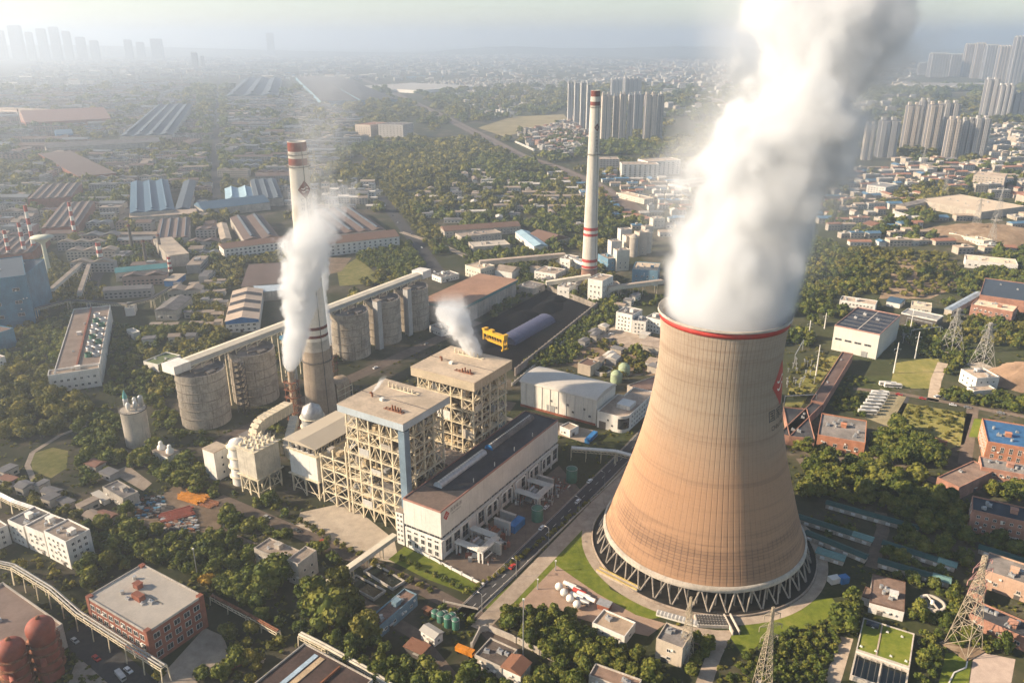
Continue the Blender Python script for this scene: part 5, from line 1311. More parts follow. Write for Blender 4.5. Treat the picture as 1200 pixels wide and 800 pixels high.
patch("lawn", [(1142, 490), (1162, 492), (1155, 512), (1135, 512)], M_GRASS, 0.022, 'stuff', True)
patch("lawn", [(1108, 765), (1140, 762), (1135, 800), (1100, 800)], M_GRASS, 0.022, 'stuff', True)
patch("plaza", [(1142, 762), (1190, 772), (1185, 800), (1136, 800)], mat("rose_plaza", (0.42, 0.33, 0.27), 0.9, 0.12, 0.3, 0), 0.024, keep=True)
patch("bus_park", [(1008, 487), (1042, 500), (1062, 465), (1032, 455)], mat("olive_paving", (0.26, 0.22, 0.13), 0.9, 0.2, 0.1, 0), 0.024, keep=True)
road("campus_road", [(1030, 510), (1050, 485), (1060, 464)], 7, M_ASPH, False, False)
road("campus_road", [(1130, 545), (1137, 500), (1140, 478)], 7, M_ROADBROWN)
road("campus_road", [(1000, 455), (1060, 462), (1130, 475), (1210, 490)], 5, M_ROADBROWN, z=0.028)
road("campus_road", [(935, 540), (1010, 538), (1080, 556), (1100, 565)], 6, M_ROADBROWN, z=0.028)
road("campus_road", [(1022, 665), (1028, 640), (1035, 620), (1032, 600)], 6, M_ROADBROWN, z=0.034)
road("campus_road", [(1093, 470), (1097, 445), (1105, 425)], 7, M_PAVE, z=0.028)
patch("lawn", [(35, 532), (62, 524), (80, 528), (78, 548), (60, 560), (38, 552)], M_GRASS_Y, 0.016, 'stuff', True)
patch("lawn", [(395, 318), (418, 302), (438, 318), (440, 332), (398, 335)], M_GRASS_Y, 0.016, 'stuff', True)
patch("dirt_yard", [(385, 302), (412, 302), (400, 318), (384, 322)], M_EARTH, 0.02)
patch("scrap_yard", [(165, 600), (205, 568), (262, 590), (258, 625), (200, 622), (160, 615)], M_EARTH, 0.016, keep=True)
patch("hut_yard", [(130, 553), (150, 545), (178, 566), (168, 575)], M_PAVE, 0.018, keep=True)
patch("brick_office_yard", [(190, 790), (240, 735), (262, 745), (270, 770), (230, 800), (180, 810)], M_PAVE, 0.016, keep=True)
road("left_street", [(82, 738), (120, 768), (170, 812)], 12, M_ASPH, False, False, z=0.03)
patch("street_verge", [(90, 772), (118, 782), (135, 800), (80, 800)], M_PAVE, 0.024)
road("field_path", [(38, 530), (32, 545), (42, 568)], 3, M_PAVE)
road("field_path", [(38, 530), (70, 510), (100, 498)], 3, M_PAVE)
patch("works_yard", [(660, 425), (700, 395), (770, 415), (770, 440), (700, 440)], M_EARTH, 0.012)
patch("works_yard", [(700, 395), (722, 380), (760, 398), (745, 412)], M_PAVE, 0.016, keep=True)
patch("spoil_ground", [(660, 515), (745, 500), (735, 520), (700, 535)], M_SCRUB, 0.012)
patch("worksite", [(635, 490), (700, 505), (690, 520), (640, 505)], M_PAVE, 0.014, keep=True)
patch("orchard_soil", [(1030, 350), (1050, 300), (1115, 310), (1125, 335), (1090, 350)], M_EARTH, 0.010)
road("works_street", [(445, 230), (470, 262), (500, 300), (520, 330)], 16, M_ASPH, z=0.03)
road("works_street", [(470, 272), (520, 288), (545, 300)], 8, M_PAVE, z=0.034)
patch("pale_field", [(440, 152), (478, 152), (505, 165), (440, 166)], M_FIELD, 0.05)
patch("pale_field", [(560, 150), (600, 137), (660, 134), (668, 142), (628, 152), (590, 160)], M_FIELD, 0.05, keep=True)
patch("pale_field", [(668, 130), (672, 145), (700, 168), (690, 168)], M_PAVE, 0.08)
road("railway", [(395, 82), (450, 103), (520, 137), (572, 163), (610, 183), (650, 196), (690, 213), (730, 236), (745, 250)], 34, M_RAIL, z=0.06)
k = MB()
pts = [G(*q) for q in [(395, 82), (450, 103), (520, 137), (572, 163), (610, 183), (650, 196), (690, 213), (730, 236)]]
for off in (-11, -7, 7, 11): strip(k, pts, 1.2, 0.12, off)
structure("railway_track", k, M_RAIL.copy() if False else mat("rail_steel", (0.25, 0.20, 0.17), 0.6))
road("highway", [(430, 58), (520, 52), (600, 56), (670, 66), (740, 72), (800, 82)], 60, M_PAVE, z=0.3, keep=True)
road("highway", [(600, 48), (700, 62), (790, 72)], 60, M_PAVE, z=0.35)
road("avenue", [(254, 240), (252, 180), (255, 120), (258, 80)], 14, M_ASPH, z=0.05)
road("avenue", [(80, 420), (110, 330), (140, 270), (150, 240), (165, 190)], 12, M_ASPH, z=0.05, keep=False)
road("avenue", [(905, 130), (1000, 118), (1100, 108), (1210, 112)], 40, M_PAVE, z=0.2, keep=False)
road("avenue", [(1040, 135), (1110, 145), (1210, 160)], 30, M_PAVE, z=0.25, keep=False)
patch("river", [(620, 57), (1300, 57), (1300, 50.5), (560, 50.5)], M_RIVER, 0.6)

# ------------------------------------------------------------------ smaller structures of the site
# hot stoves
def stove(label, px, z, r):
    c = G(px[0], px[1], z); o = thing("hot_stove", label, "hot stove", (c.x, c.y, 0), 0, "red oxide hot stoves")
    prof = [(r, 0), (r, z - r * 1.5), (r * 1.1, z - r * 1.3), (r * 1.12, z - r * .95)] + [(r * 1.12 * math.cos(a), z - r * .95 + r * .95 * math.sin(a)) for a in [math.pi / 2 * i / 8 for i in range(1, 8)]] + [(.05, z)]
    MB().lathe(prof, n=36).build("shell", REDST, o)
    MB().lathe([(.9, z - .3), (.9, z + .5), (.6, z + .9), (.05, z + .95)], n=14).build("top_nozzle", RUST, o)
    for q in (5, 9, 13, 17):
        k = MB(); k.lathe([(r, q), (r + 1.3, q), (r + 1.3, q + .2), (r, q + .2)], n=36, cap=False)
        for i in range(18):
            a = i * math.pi / 9; k.bar(((r + 1.25) * math.cos(a), (r + 1.25) * math.sin(a), q), ((r + 1.25) * math.cos(a), (r + 1.25) * math.sin(a), q + 1.1), .1)
        k.lathe([(r + 1.2, q + 1.05), (r + 1.3, q + 1.05), (r + 1.3, q + 1.15), (r + 1.2, q + 1.15)], n=36, cap=False)
        k.build("platform", RUST, o)
    k = MB(); k.tube((r * .2, -r * .9, z * .45), (r * .8, -r * 1.7, z * .45), 1.0, 1.0, 12); k.build("side_nozzle", REDST, o)
stove("taller domed red hot stove with round platforms", (44, 724), 27.0, 4.5)
stove("shorter domed red hot stove at the photo's corner", (9, 749), 24.0, 4.4)
bld("stove_hall", "long brown roofed hall with cream gable wall behind the red stoves", "hall", (4, 684), (74, 733), (-30, 740), 10.5, CONC_L, mat("brown_hall_roof", (0.30, 0.21, 0.16), 0.85, 0.15, 0.08, 0), door=False, par=1.2)
# pipe bridges
def pipe_bridge(label, pts, n, r, m, legstep, w=2.4, cat="pipe bridge"):
    c = Vector((pts[0].x, pts[0].y, 0)); o = thing("pipe_bridge", label, cat, c)
    pts = [p - c for p in pts]
    for i in range(n):
        k = MB()
        for a, b in zip(pts[:-1], pts[1:]):
            d = (b - a).normalized(); s = Vector((-d.y, d.x, 0)) * ((i - (n - 1) / 2) * w / n)
            k.tube(a + s + Vector((0, 0, .6)), b + s + Vector((0, 0, .6)), r, r, 8)
        k.build("pipe", m, o)
    k = MB()
    for a, b in zip(pts[:-1], pts[1:]):
        d = b - a; L = d.length; dn = d.normalized(); s = Vector((-dn.y, dn.x, 0)) * (w / 2 + .1)
        for sg in (-1, 1): k.bar(a + s * sg, b + s * sg, .25, .3); k.bar(a + s * sg - Vector((0, 0, 1.3)), b + s * sg - Vector((0, 0, 1.3)), .22)
        m_ = max(1, int(L / legstep))
        for j in range(m_ + 1):
            p = a + d * j / m_
            for sg in (-1, 1): k.bar(p + s * sg, Vector((p.x + s.x * sg * 1.4, p.y + s.y * sg * 1.4, 0)), .35)
            k.bar(p + s, p - s, .25)
        for j in range(int(L / 2.5)):
            p, q = a + d * (j * 2.5 / L), a + d * min(1, (j + 1) * 2.5 / L)
            k.bar(p + s, q + s - Vector((0, 0, 1.3)), .14); k.bar(p - s, q - s - Vector((0, 0, 1.3)), .14)
    k.build("trestle", STEEL, o)
    return o
Q = lambda *a: G(*a)
pipe_bridge("long white pipe bridge running diagonally past the brick office", [Q(-20, 655, 9), Q(16, 663, 9), Q(60, 690, 9), Q(92, 718, 8), Q(150, 755, 8), Q(192, 781, 8)], 2, .34, mat("grey_pipe", (0.28, 0.27, 0.25), 0.5, 0.2, 0.5, 0.3), 9, 2.4)
pipe_bridge("rusty pipe line crossing the trees behind the brick office", [Q(248, 698, 4), Q(290, 720, 4), Q(326, 740, 4)], 2, .35, RUST, 8, 1.6)
pipe_bridge("cream pipe bridge with lagged pipes above the brown hall", [Q(352, 743, 5), Q(380, 757, 5), Q(430, 785, 5), Q(460, 805, 5)], 2, .6, mat("duct_pale", (0.52, 0.47, 0.37)), 8, 2.2)
pipe_bridge("dark overhead pipe bundle between blue mill and gabled house", [Q(42, 362, 9), Q(80, 352, 9), Q(150, 357, 9), Q(178, 350, 9), Q(200, 337, 9)], 3, .7, STEEL_D, 16, 3.4)
pipe_bridge("white pipe bridge linking the turbine hall end and the cooling tower", [P(118, -6, 7), P(128, -30, 7), P(128, -44, 7)], 3, .5, WHITEP, 8, 2.6)
pipe_bridge("pale pipe line at the left edge above the white blocks", [Q(-10, 575, 6), Q(16, 588, 6), Q(40, 596, 5)], 3, .4, GALV, 8, 2.6)
# covered walkway to the boilers
def gallery(label, a, b, w, h, m, rm, step=9, cat="conveyor"):
    c = Vector((a.x, a.y, 0)); o = thing("inclined_gallery", label, cat, c); a, b = a - c, b - c
    d = b - a; L = d.length; dn = d.normalized()
    MB().bar(a, b, w, h).build("gallery_wall", m, o)
    MB().bar(a + Vector((0, 0, h/2 + .15)), b + Vector((0, 0, h/2 + .15)), w + .5, .28).build("roof", rm, o)
    k = MB(); s = Vector((-dn.y, dn.x, 0)) * (w / 2 - .2)
    n = max(1, int(L / step))
    for i in range(1, n + 1):
        p = a + d * i / (n + .5)
        for sg in (-1, 1): k.bar(p + s * sg - Vector((0, 0, h/2)), Vector((p.x + s.x * sg, p.y + s.y * sg, 0)), .4)
        k.bar(p + s - Vector((0, 0, h/2 + 1)), p - s - Vector((0, 0, h/2 + 1)), .3)
    k.build("trestle", STEEL, o); return o
gallery("pale narrow gallery descending from the boiler house over the hedge rows", Q(463, 628, 7), Q(384, 684, 6), 2.6, 2.2, CONC_L, mat("gallery_roof", (0.60, 0.53, 0.41)))
gallery("long brown roofed conveyor running right from the cream house", Q(562, 308, 12), Q(662, 299, 14), 6, 4, PLASTER, mat("tan_sheet", (0.42, 0.33, 0.25)), 12)
gallery("tan conveyor sloping into the chimney foot tower from the left", Q(640, 332, 10), Q(692, 324, 15), 4.5, 3.5, CREAM, mat("gallery_roof", (0.60, 0.53, 0.41)), 12)
gallery("tan conveyor leaving the chimney foot tower to the right", Q(712, 338, 11), Q(776, 330, 11), 4.5, 3.5, CREAM, mat("tan_sheet", (0.42, 0.33, 0.25)), 12)
gallery("short white conveyor bridge up to the slender chimney", Q(668, 302, 14), Q(690, 312, 12), 4, 3, WHITE, ROOF_WHITE, 12)
gallery("grey gallery from the coal shed towards the silos", Q(497, 372, 5), Q(513, 352, 12), 4, 3, GREYC, ROOF_CONC, 9)
gallery("pale conveyor roof crossing the works at the mid left", Q(60, 340, 9), Q(100, 305, 9), 4, 3, GREYC, ROOF_CONC, 14)
gallery("thin pale conveyor between mill and long cream factory", Q(93, 345, 8), Q(105, 310, 8), 3.5, 3, GREYC, ROOF_CONC, 14)
# small silo with machinery on top
so = thing("fly_ash_silo", "slim pale silo crowned by grey machines and a teal cone", "silo", G(163, 519))
keep_disc(G(163, 519), 9)
MB().lathe([(7.2, 0), (7.2, 23)], n=36).build("shell", mat("pale_silo", (0.52, 0.45, 0.36), 0.9, 0.15, 0.1, 0.6), so)
k = MB(); k.lathe([(7.4, 22.8), (7.9, 22.8), (7.9, 23.1), (7.4, 23.1)], n=36, cap=False); k.lathe([(7.8, 24.1), (7.9, 24.1), (7.9, 24.2), (7.8, 24.2)], n=36, cap=False)
for i in range(20): a = i * math.pi / 10; k.bar((7.8 * math.cos(a), 7.8 * math.sin(a), 23), (7.8 * math.cos(a), 7.8 * math.sin(a), 24.2), .1)
k.build("railing", STEEL_D, so)
for i, (x, y, r, h, m) in enumerate(((-4, 1, 1.5, 6, GALV), (3, -2, 1.4, 5, GALV), (4, 3, 1.6, 6.5, GALV), (0, 3.5, 1.2, 5, WHITEP), (-1, -3, 1.3, 4.5, WHITEP))):
    k = MB(); k.lathe([(r * .3, 23.02), (r, 25), (r, 23 + h), (r * .5, 24 + h), (.05, 24.3 + h)], (x, y), 16); k.build("filter_unit", m, so)
k = MB(); k.lathe([(1.3, 29.5), (1.3, 31), (.1, 35)], (-4, 1), 16); k.build("cone_cap", mat("teal_paint", (0.12, 0.33, 0.32), 0.6), so)
hut = thing("pump_hut", "white hut carrying two cream drum units on its roof", "hut", G(196, 538), math.radians(-32))
MB().box(-7, -4, 0, 7, 4, 5.4).build("wall", WHITE, hut); MB().box(-7.2, -4.2, 5.4, 7.2, 4.2, 5.8).build("roof", ROOF_CONC, hut)
for x in (-4, 4):
    k = MB(); k.lathe([(2.2, 5.82), (2.2, 7.6), (1.2, 8.4), (1.2, 10), (.9, 10.6), (.05, 10.7)], (x, 0), 18); k.build("drum_unit", WHITEP, hut)
for i in range(5): inst("window", window_mesh(1.1, 1.2), hut, (-5.2 + i * 2.6, -4, 2.0))
# transformer yard along the turbine hall
def gantry(label, u, v, L, rz):
    o = pthing("transformer_gantry", label, "gantry", u, v, 0, "white gantries beside the turbine hall"); o.rotation_euler.z = PA + rz
    k = MB()
    for x in (0, L):
        for y in (-1.3, 1.3): k.box(x - .3, y - .3, 0, x + .3, y + .3, 6)
    k.build("leg", WHITE, o)
    k = MB(); k.box(-1, -1.8, 6, L + 1, 1.8, 6.4)
    for i in range(5): k.box(-1, -1.6 + i * .7, 6.4, L + 1, -1.35 + i * .7, 7.0)
    k.build("bus_duct", WHITEP, o)
for i, (u, v, L, rz) in enumerate(((9, -3, 13, -math.pi/2), (22, -3, 12, -math.pi/2), (8, -16.5, 13, 0), (63, -3, 13, -math.pi/2), (76, -3, 12, -math.pi/2), (63, -15, 14, 0))):
    gantry(("white bus duct gantry nearest the hall's front corner", "second white bus duct gantry from the hall front", "white gantry beam lying parallel to the hall front part", "first white gantry of the rear transformer bay", "last white gantry of the rear transformer bay", "white gantry beam parallel to the hall in the rear bay")[i], u, v, L, rz)
def transformer(label, u, v, m):
    o = pthing("transformer", label, "transformer", u, v, 0, "transformers beside the turbine hall")
    MB().box(-3.5, -2.2, .6, 3.5, 2.2, 4.6).build("tank", m, o); MB().box(-4.2, -2.8, 0, 4.2, 2.8, .6).build("plinth", CONC_L, o)
    for s in (-1, 1):
        k = MB(); [k.box(-3 + i * .8, s * 2.5 - .6, 1, -2.7 + i * .8, s * 2.5 + .6, 4.2) for i in range(8)]; k.build("radiator", GALV, o)
    MB().tube((-2.5, 0, 5.8), (2.5, 0, 5.8), .7, .7, 12).build("conservator", m, o)
    for i in range(3): MB().lathe([(.3, 4.6), (.35, 5), (.2, 6.5), (.05, 7)], (-2 + i * 2, .8), 10).build("bushing", BRICK, o)
transformer("grey transformer between the front gantries", 15, -9, GALV); transformer("brown grey transformer in the rear bay", 69, -8, GALV); transformer("small rusty transformer near the front gantry", 27, -11, RUST)
for i, (u, v, hh, w, lab) in enumerate(((34, -12, 7, 1, "tall grey firewall slab beside the front transformer"), (44, -9, 5, 1, "grey firewall slab in the middle of the yard"), (83, -9, 6, 1, "grey firewall slab at the rear transformer bay"), (18, -17, 6.5, 1, "cream firewall slab by the yard fence"))):
    o = pthing("firewall", lab, "wall", u, v); MB().box(-.6, -4.5, 0, .6, 4.5, hh).build("panel", GREYC if i != 3 else PLASTER, o); MB().box(-.8, -4.7, hh, .8, 4.7, hh + .3).build("coping", CONC_L, o)
def bluebox(name, label, cat, c, rz, L, W, H, m):
    o = thing(name, label, cat, c, rz); k = MB(); k.box(-L/2, -W/2, .2, L/2, W/2, H); k.build("body", m, o)
    k = MB(); [k.box(-L/2 + .3 + i * .6, -W/2 - .06, .4, -L/2 + .5 + i * .6, W/2 + .06, H - .2) for i in range(int((L - .6) / .6))]; k.build("corrugation", m, o)
    MB().box(L/2, -W/2 + .1, .3, L/2 + .08, W/2 - .1, H - .1).build("door", m, o); return o
bluebox("container", "blue container standing in the transformer yard", "container", P(41, -16), PA, 10, 4, 4.2, BLUE_B)
bluebox("container", "long blue site container beside the white warehouse", "container", P(146, -5), PA + .05, 13, 3, 3, BLUE_B)
bluebox("container", "small white hut right of the cooling tower", "container", G(977, 682), .3, 5, 3.2, 3, WHITEP)
bluebox("container", "small blue cabin right of the cooling tower", "container", G(988, 682), .3, 4, 3.2, 3.4, BLUE_B)
def tank(name, label, c, r, h, m, dome=.25, group=None, cat="tank"):
    o = thing(name, label, cat, c, 0, group); MB().lathe([(r, 0), (r, h), (r * .6, h + r * dome), (.05, h + r * dome * 1.3)], n=28).build("shell", m, o)
    k = MB(); k.lathe([(r, h), (r + .12, h), (r + .12, h + .2), (r, h + .2)], n=28, cap=False)
    for i in range(int(h / .6)): k.bar((r + .15, -.25, .5 + i * .6), (r + .15, .25, .5 + i * .6), .07)
    k.bar((r + .15, -.25, 0), (r + .15, -.25, h), .08); k.bar((r + .15, .25, 0), (r + .15, .25, h), .08); k.build("ladder", GALV, o); return o
tank("water_tank", "green round tank in the middle of the transformer yard", P(53, -21), 3.0, 7, GREENP)
tank("water_tank", "green round tank at the rear end of the transformer yard", P(96, -18), 3.0, 8, GREENP)
tank("oil_tank", "left pale green tank behind the white warehouse", G(722, 447), 4.2, 6, mat("pale_green", (0.30, 0.36, 0.22), 0.6, 0.15, 0.2, 0.3), .5)
tank("oil_tank", "right pale green tank behind the white warehouse", G(731, 438), 4.2, 6, mat("pale_green", (0.30, 0.36, 0.22)), .5)
ws = thing("clarifier_basin", "open round concrete basin behind the white warehouse", "basin", G(707, 437)); MB().lathe([(7, 0), (7, 3.2), (6.4, 3.2), (6.4, 1.5)], n=36, cap=False).build("wall", CONC_L, ws); MB().lathe([(6.4, 2.2), (.05, 2.2)], n=36, cap=False).build("water", WATER, ws)
ws = thing("clarifier_basin", "round tan basin tucked behind the farther boiler house", "basin", P(120, 44)); MB().lathe([(10, 0), (10, 9), (9.2, 9), (9.2, 5)], n=40, cap=False).build("wall", PLASTER, ws); MB().lathe([(9.2, 7), (.05, 7)], n=40, cap=False).build("water", WATER, ws)
cl = thing("round_clarifier", "pale ring shaped clarifier with a bridge across it", "clarifier", G(1092, 709)); keep_disc(G(1092, 709), 7.5)
MB().lathe([(5.6, 0), (5.6, 1.6), (4.2, 1.6), (4.2, .6)], n=40, cap=False).build("rim", CONC_L, cl); MB().lathe([(4.2, .9), (.05, .9)], n=40, cap=False).build("water", WATER, cl); MB().box(-.4, -5.4, 1.62, .4, 5.4, 1.85).build("bridge", CONC_L, cl); MB().lathe([(.8, .5), (.8, 2.6), (.05, 2.8)], n=16).build("centre_drive", WHITEP, cl)
# basin with grass roof and dark pools
c, rz, L, D = frame_of((1003, 761), (1066, 782), (1015.7, 725), 3.0)
gb = thing("grass_roofed_basin", "flat roofed basin house planted with bright grass", "basin", c, rz); keep_rect(c, rz, L/2 + 1, D/2 + 1)
MB().box(-L/2, -D/2, 0, L/2, D/2, 2.7).build("wall", WHITE, gb); roof_flat(gb, L, D, 3.0, M_GRASS, CONC_L, .35, .5)
for i in range(7): vent_unit(gb, -L*.42 + L*.14*i, D*(.3 if i % 2 else -.36), 3.02, .5, WHITEP)
MB().box(-.3, -D/2 + .6, 3.0, .3, D/2 - .6, 3.2).build("roof_path", M_PAVE, gb, (-L*.12, 0, 0)); MB().box(-2.4, -1.4, 3.0, 2.4, 1.4, 3.9).build("skylight", GLASS, gb, (-L*.3, D*.36, 0))
pc = c + Vector((math.cos(rz) * 0 + math.sin(rz) * (D/2 + 7.5), math.sin(rz) * 0 - math.cos(rz) * (D/2 + 7.5), 0))
pl = thing("settling_pool", "open dark pools with cream dividing walls in front of the grass roof", "pool", pc, rz); keep_rect(pc, rz, L/2, 8)
k = MB(); k.box(-L/2, -7, 0, L/2, -6.4, 2.2); k.box(-L/2, 6.4, 0, L/2, 7, 2.2)
for x in (-L/2, -.3, L/2 - .6): k.box(x, -6.4, 0, x + .6, 6.4, 2.2)
k.build("wall", PLASTER, pl); MB().box(-L/2 + .6, -6.4, .0, L/2 - .6, 6.4, 1.2).build("water", WATER, pl)
k = MB(); [k.bar((x, -6.4, 1.9), (x, 6.4, 1.9), .25) for x in [(-L/2 + 1.5 + i * 2.2) for i in range(int(L / 2.2))]]; k.build("weir_beam", STEEL_D, pl)
for i, (quad, lab) in enumerate(((((405, 682), (438, 700), (418, 674)), "left dark settling basin below the cream gallery"), (((428, 668), (460, 688), (440, 660)), "right dark settling basin near the hedge rows"))):
    c, rz, L, D = frame_of(*quad, 1.2); o = thing("settling_basin", lab, "basin", c, rz); keep_rect(c, rz, L/2 + 1, D/2 + 1)
    k = MB(); k.box(-L/2 - .6, -D/2 - .6, 0, L/2 + .6, -D/2, 1.2); k.box(-L/2 - .6, D/2, 0, L/2 + .6, D/2 + .6, 1.2); k.box(-L/2 - .6, -D/2, 0, -L/2, D/2, 1.2); k.box(L/2, -D/2, 0, L/2 + .6, D/2, 1.2); k.build("wall", CONC_L, o)
    MB().box(-L/2, -D/2, 0, L/2, D/2, .5).build("water", WATER, o)
# green drums and oil kit around the tiny house
for i, (px, py, r) in enumerate(((510, 722, 1.6), (517, 727, 1.8), (525, 733, 1.7), (521, 723, 1.4), (530, 728, 1.6), (534, 736, 1.5))):
    tank("drum_tank", ("leftmost", "second", "third", "fourth", "fifth", "rightmost")[i] + " dark green drum tank in the yard of the tiny white house", G(px, py), r, 2.6 + i % 3, GREENP, .3, "dark green drum tanks")
# stored white tanks on the paved triangle by the tower
for i, (px, py) in enumerate(((655, 692), (661, 699), (668, 706), (676, 713))):
    o = thing("pressure_ball", ("first", "second", "third", "last")[i] + " white pressure ball of the row on the paved triangle, counted from the road", "tank", G(px, py), 0, "white pressure balls on the paving")
    MB().sphere((0, 0, 2.4), 1.8, 12).build("ball", WHITEP, o); k = MB(); [k.bar((1.5 * math.cos(a), 1.5 * math.sin(a), 0), (1.2 * math.cos(a), 1.2 * math.sin(a), 2.2), .2) for a in (0, 1.57, 3.14, 4.71)]; k.build("leg_frame", GALV, o)
for i, (px, py, m) in enumerate(((668, 688, WHITEP), (673, 692, WHITEP), (679, 696, RED), (684, 700, WHITEP), (690, 704, WHITEP), (676, 701, WHITEP), (683, 707, GALV))):
    o = thing("lying_vessel", ("white lying vessel nearest the lawn corner", "second white lying vessel beside the red one", "red lying vessel among white ones on the paving", "white lying vessel just after the red one", "white lying vessel at the far end of the row", "white lying vessel between the balls and the row", "grey lying vessel at the pavilion end")[i], "tank", G(px, py), -.62, "lying vessels on the paving")
    MB().tube((-3.2, 0, 1.5), (3.2, 0, 1.5), 1.0, 1.0, 14).build("shell", m, o); k = MB(); k.box(-2.2, -.8, 0, -1.8, .8, .8); k.box(1.8, -.8, 0, 2.2, .8, .8); k.build("saddle", GALV, o)
# valve house and troughs by the tower
vh = thing("valve_grating", "white framed valve pit with black grating at the tower foot", "valve pit", G(833, 729), -.05)
MB().box(-6.5, -3.4, 0, 6.5, 3.4, 1.4).build("wall", CONC_L, vh); k = MB(); [k.box(-6 + i * 1.2, -3, 1.42, -5.4 + i * 1.2, 3, 1.6) for i in range(11)]; [k.box(-6, -2.6 + j * 1.4, 1.6, 6.4, -2.2 + j * 1.4, 1.75) for j in range(4)]; k.build("grating", STEEL_D, vh)
vh2 = thing("concrete_trough", "short concrete channel beside the black grating", "channel", G(857, 733), .1); k = MB(); k.box(-1.6, -5.5, 0, -1.1, 5.5, 2); k.box(1.1, -5.5, 0, 1.6, 5.5, 2); k.build("side_wall", PLASTER, vh2); MB().box(-1.1, -5.4, 0, 1.1, 5.4, .7).build("floor", STEEL_D, vh2)
lw = thing("white_parapet", "long white block parapet on the tower's ring path", "wall", G(794, 726), -.42); MB().box(-9, -1.2, 0, 9, 1.2, 1.6).build("block", WHITEP, lw); k = MB(); [k.box(-8.6 + i * 1.6, -1.3, .9, -7.6 + i * 1.6, 1.3, 1.62) for i in range(11)]; k.build("slot_row", GALV, lw)
rt = thing("riser_trough", "yellowish pipe trough along the tower's left foot", "channel", G(724, 680), -.72); MB().box(-11, -1.5, 0, 11, 1.5, 1.0).build("floor", mat("tan_render", (0.5, 0.42, 0.32)), rt); k = MB(); [k.bar((-11, y, 1.4), (11, y, 1.4), .5) for y in (-1.2, 1.2)]; k.build("side_rail", mat("faded_yellow", (0.50, 0.37, 0.13), 0.7), rt)
gh = thing("gate_hut", "tiny grey roofed gate hut on the paved yard below the tower", "hut", G(708, 712), -.5); MB().box(-2.6, -1.8, 0, 2.6, 1.8, 2.6).build("wall", BRICK, gh); MB().box(-3, -2.2, 2.6, 3, 2.2, 2.9).build("roof", GALV, gh)
# scrap yard
for i, (px, py, n, m, ln, rz, lab) in enumerate(((208, 604, 9, REDST, 15, .55, "stack of long red oxide beams in the scrap yard"), (228, 583, 8, mat("orange_steel", (0.46, 0.19, 0.03), 0.6, 0.3, 0.4, 0.3), 16, -.42, "stack of orange beams behind the red ones"), (246, 590, 6, RUST, 10, -.42, "short rusty beams at the right of the scrap yard"), (196, 597, 5, STEEL_D, 8, .3, "dark scrap plates left of the red beams"))):
    o = thing("beam_stack", lab, "beam stack", G(px, py), rz); 
    k = MB()
    for j in range(n):
        for q in range(2 if i < 2 else 1): k.bar((-ln/2 + RNG.uniform(-1.5, 1.5), (j - n/2) * 1.15, .5 + q * .8), (ln/2 + RNG.uniform(-1.5, 1.5), (j - n/2) * 1.15 + RNG.uniform(-.4, .4), .5 + q * .8), .55, .7)
    k.build("beams", m, o)
    k = MB(); [k.bar((x, -n * .6, .1), (x, n * .6, .1), .3) for x in (-ln/3, 0, ln/3)]; k.build("sleepers", BARK, o)
k = MB()
for i in range(160):
    c = G(RNG.uniform(188, 232), RNG.uniform(604, 622)); s = RNG.uniform(.4, 1.5); k.box(c.x - s, c.y - s * .6, 0, c.x + s, c.y + s * .6, RNG.uniform(.4, 1.5), RNG.randrange(5))
for i in range(70):
    c = G(RNG.uniform(160, 192), RNG.uniform(580, 608)); s = RNG.uniform(.4, 1.6); k.box(c.x - s, c.y - s * .6, 0, c.x + s, c.y + s * .6, RNG.uniform(.4, 1.4), RNG.randrange(5))
structure("scrap_litter", k, [GALV, PLASTER, RUST, BLUE, STEEL_D], 'stuff')
for i, (px, py, rz, lab) in enumerate(((282, 777, .7, "rust brown steel sheet lying in the brick office yard"), (300, 768, -.6, "cream beam bundle beside the rusty pipe line"), (262, 785, .7, "flat rusty plate stack by the dark bushes"))):
    o = thing("plate_stack", lab, "steel stack", G(px, py), rz); k = MB(); [k.box(-5, -1.2 + j * .8, 0, 5 + RNG.uniform(-1, 1), -.6 + j * .8, .5 + RNG.random() * .5) for j in range(3)]; k.build("plates", RUST if i != 1 else PLASTER, o); MB().box(-3, -1.5, 0.0, -2.6, 1.5, .2).build("sleeper", BARK, o)
# walls of the court, office yard, lawns
wall_run("court_wall", "cream wall round the court of the terracotta house", [(553, 760), (563, 740), (571, 738), (604, 752), (660, 780), (654, 797)], 3.0, .5, PLASTER, 8)
wall_run("white_fence", "low white wall edging the front lawn below the hall corner", [(478, 640), (516, 660), (566, 686)], 1.2, .5, WHITE, 6)
wall_run("guard_rail", "pale pipe rail along the pipe track beside the site road", [(520, 705), (560, 714), (605, 672), (690, 590), (728, 555)], .9, .25, CONC_L, 9, cat="railing")
wall_run("campus_wall", "pink wall running below the garden behind the island trees", [(1070, 510), (1108, 522)], 3.0, .5, BRICK_P, 8)
wall_run("zigzag_path_wall", "white low zigzag kerb on the lawn at the lower right", [(1134, 772), (1132, 782), (1118, 788), (1112, 800)], .4, .5, WHITE)
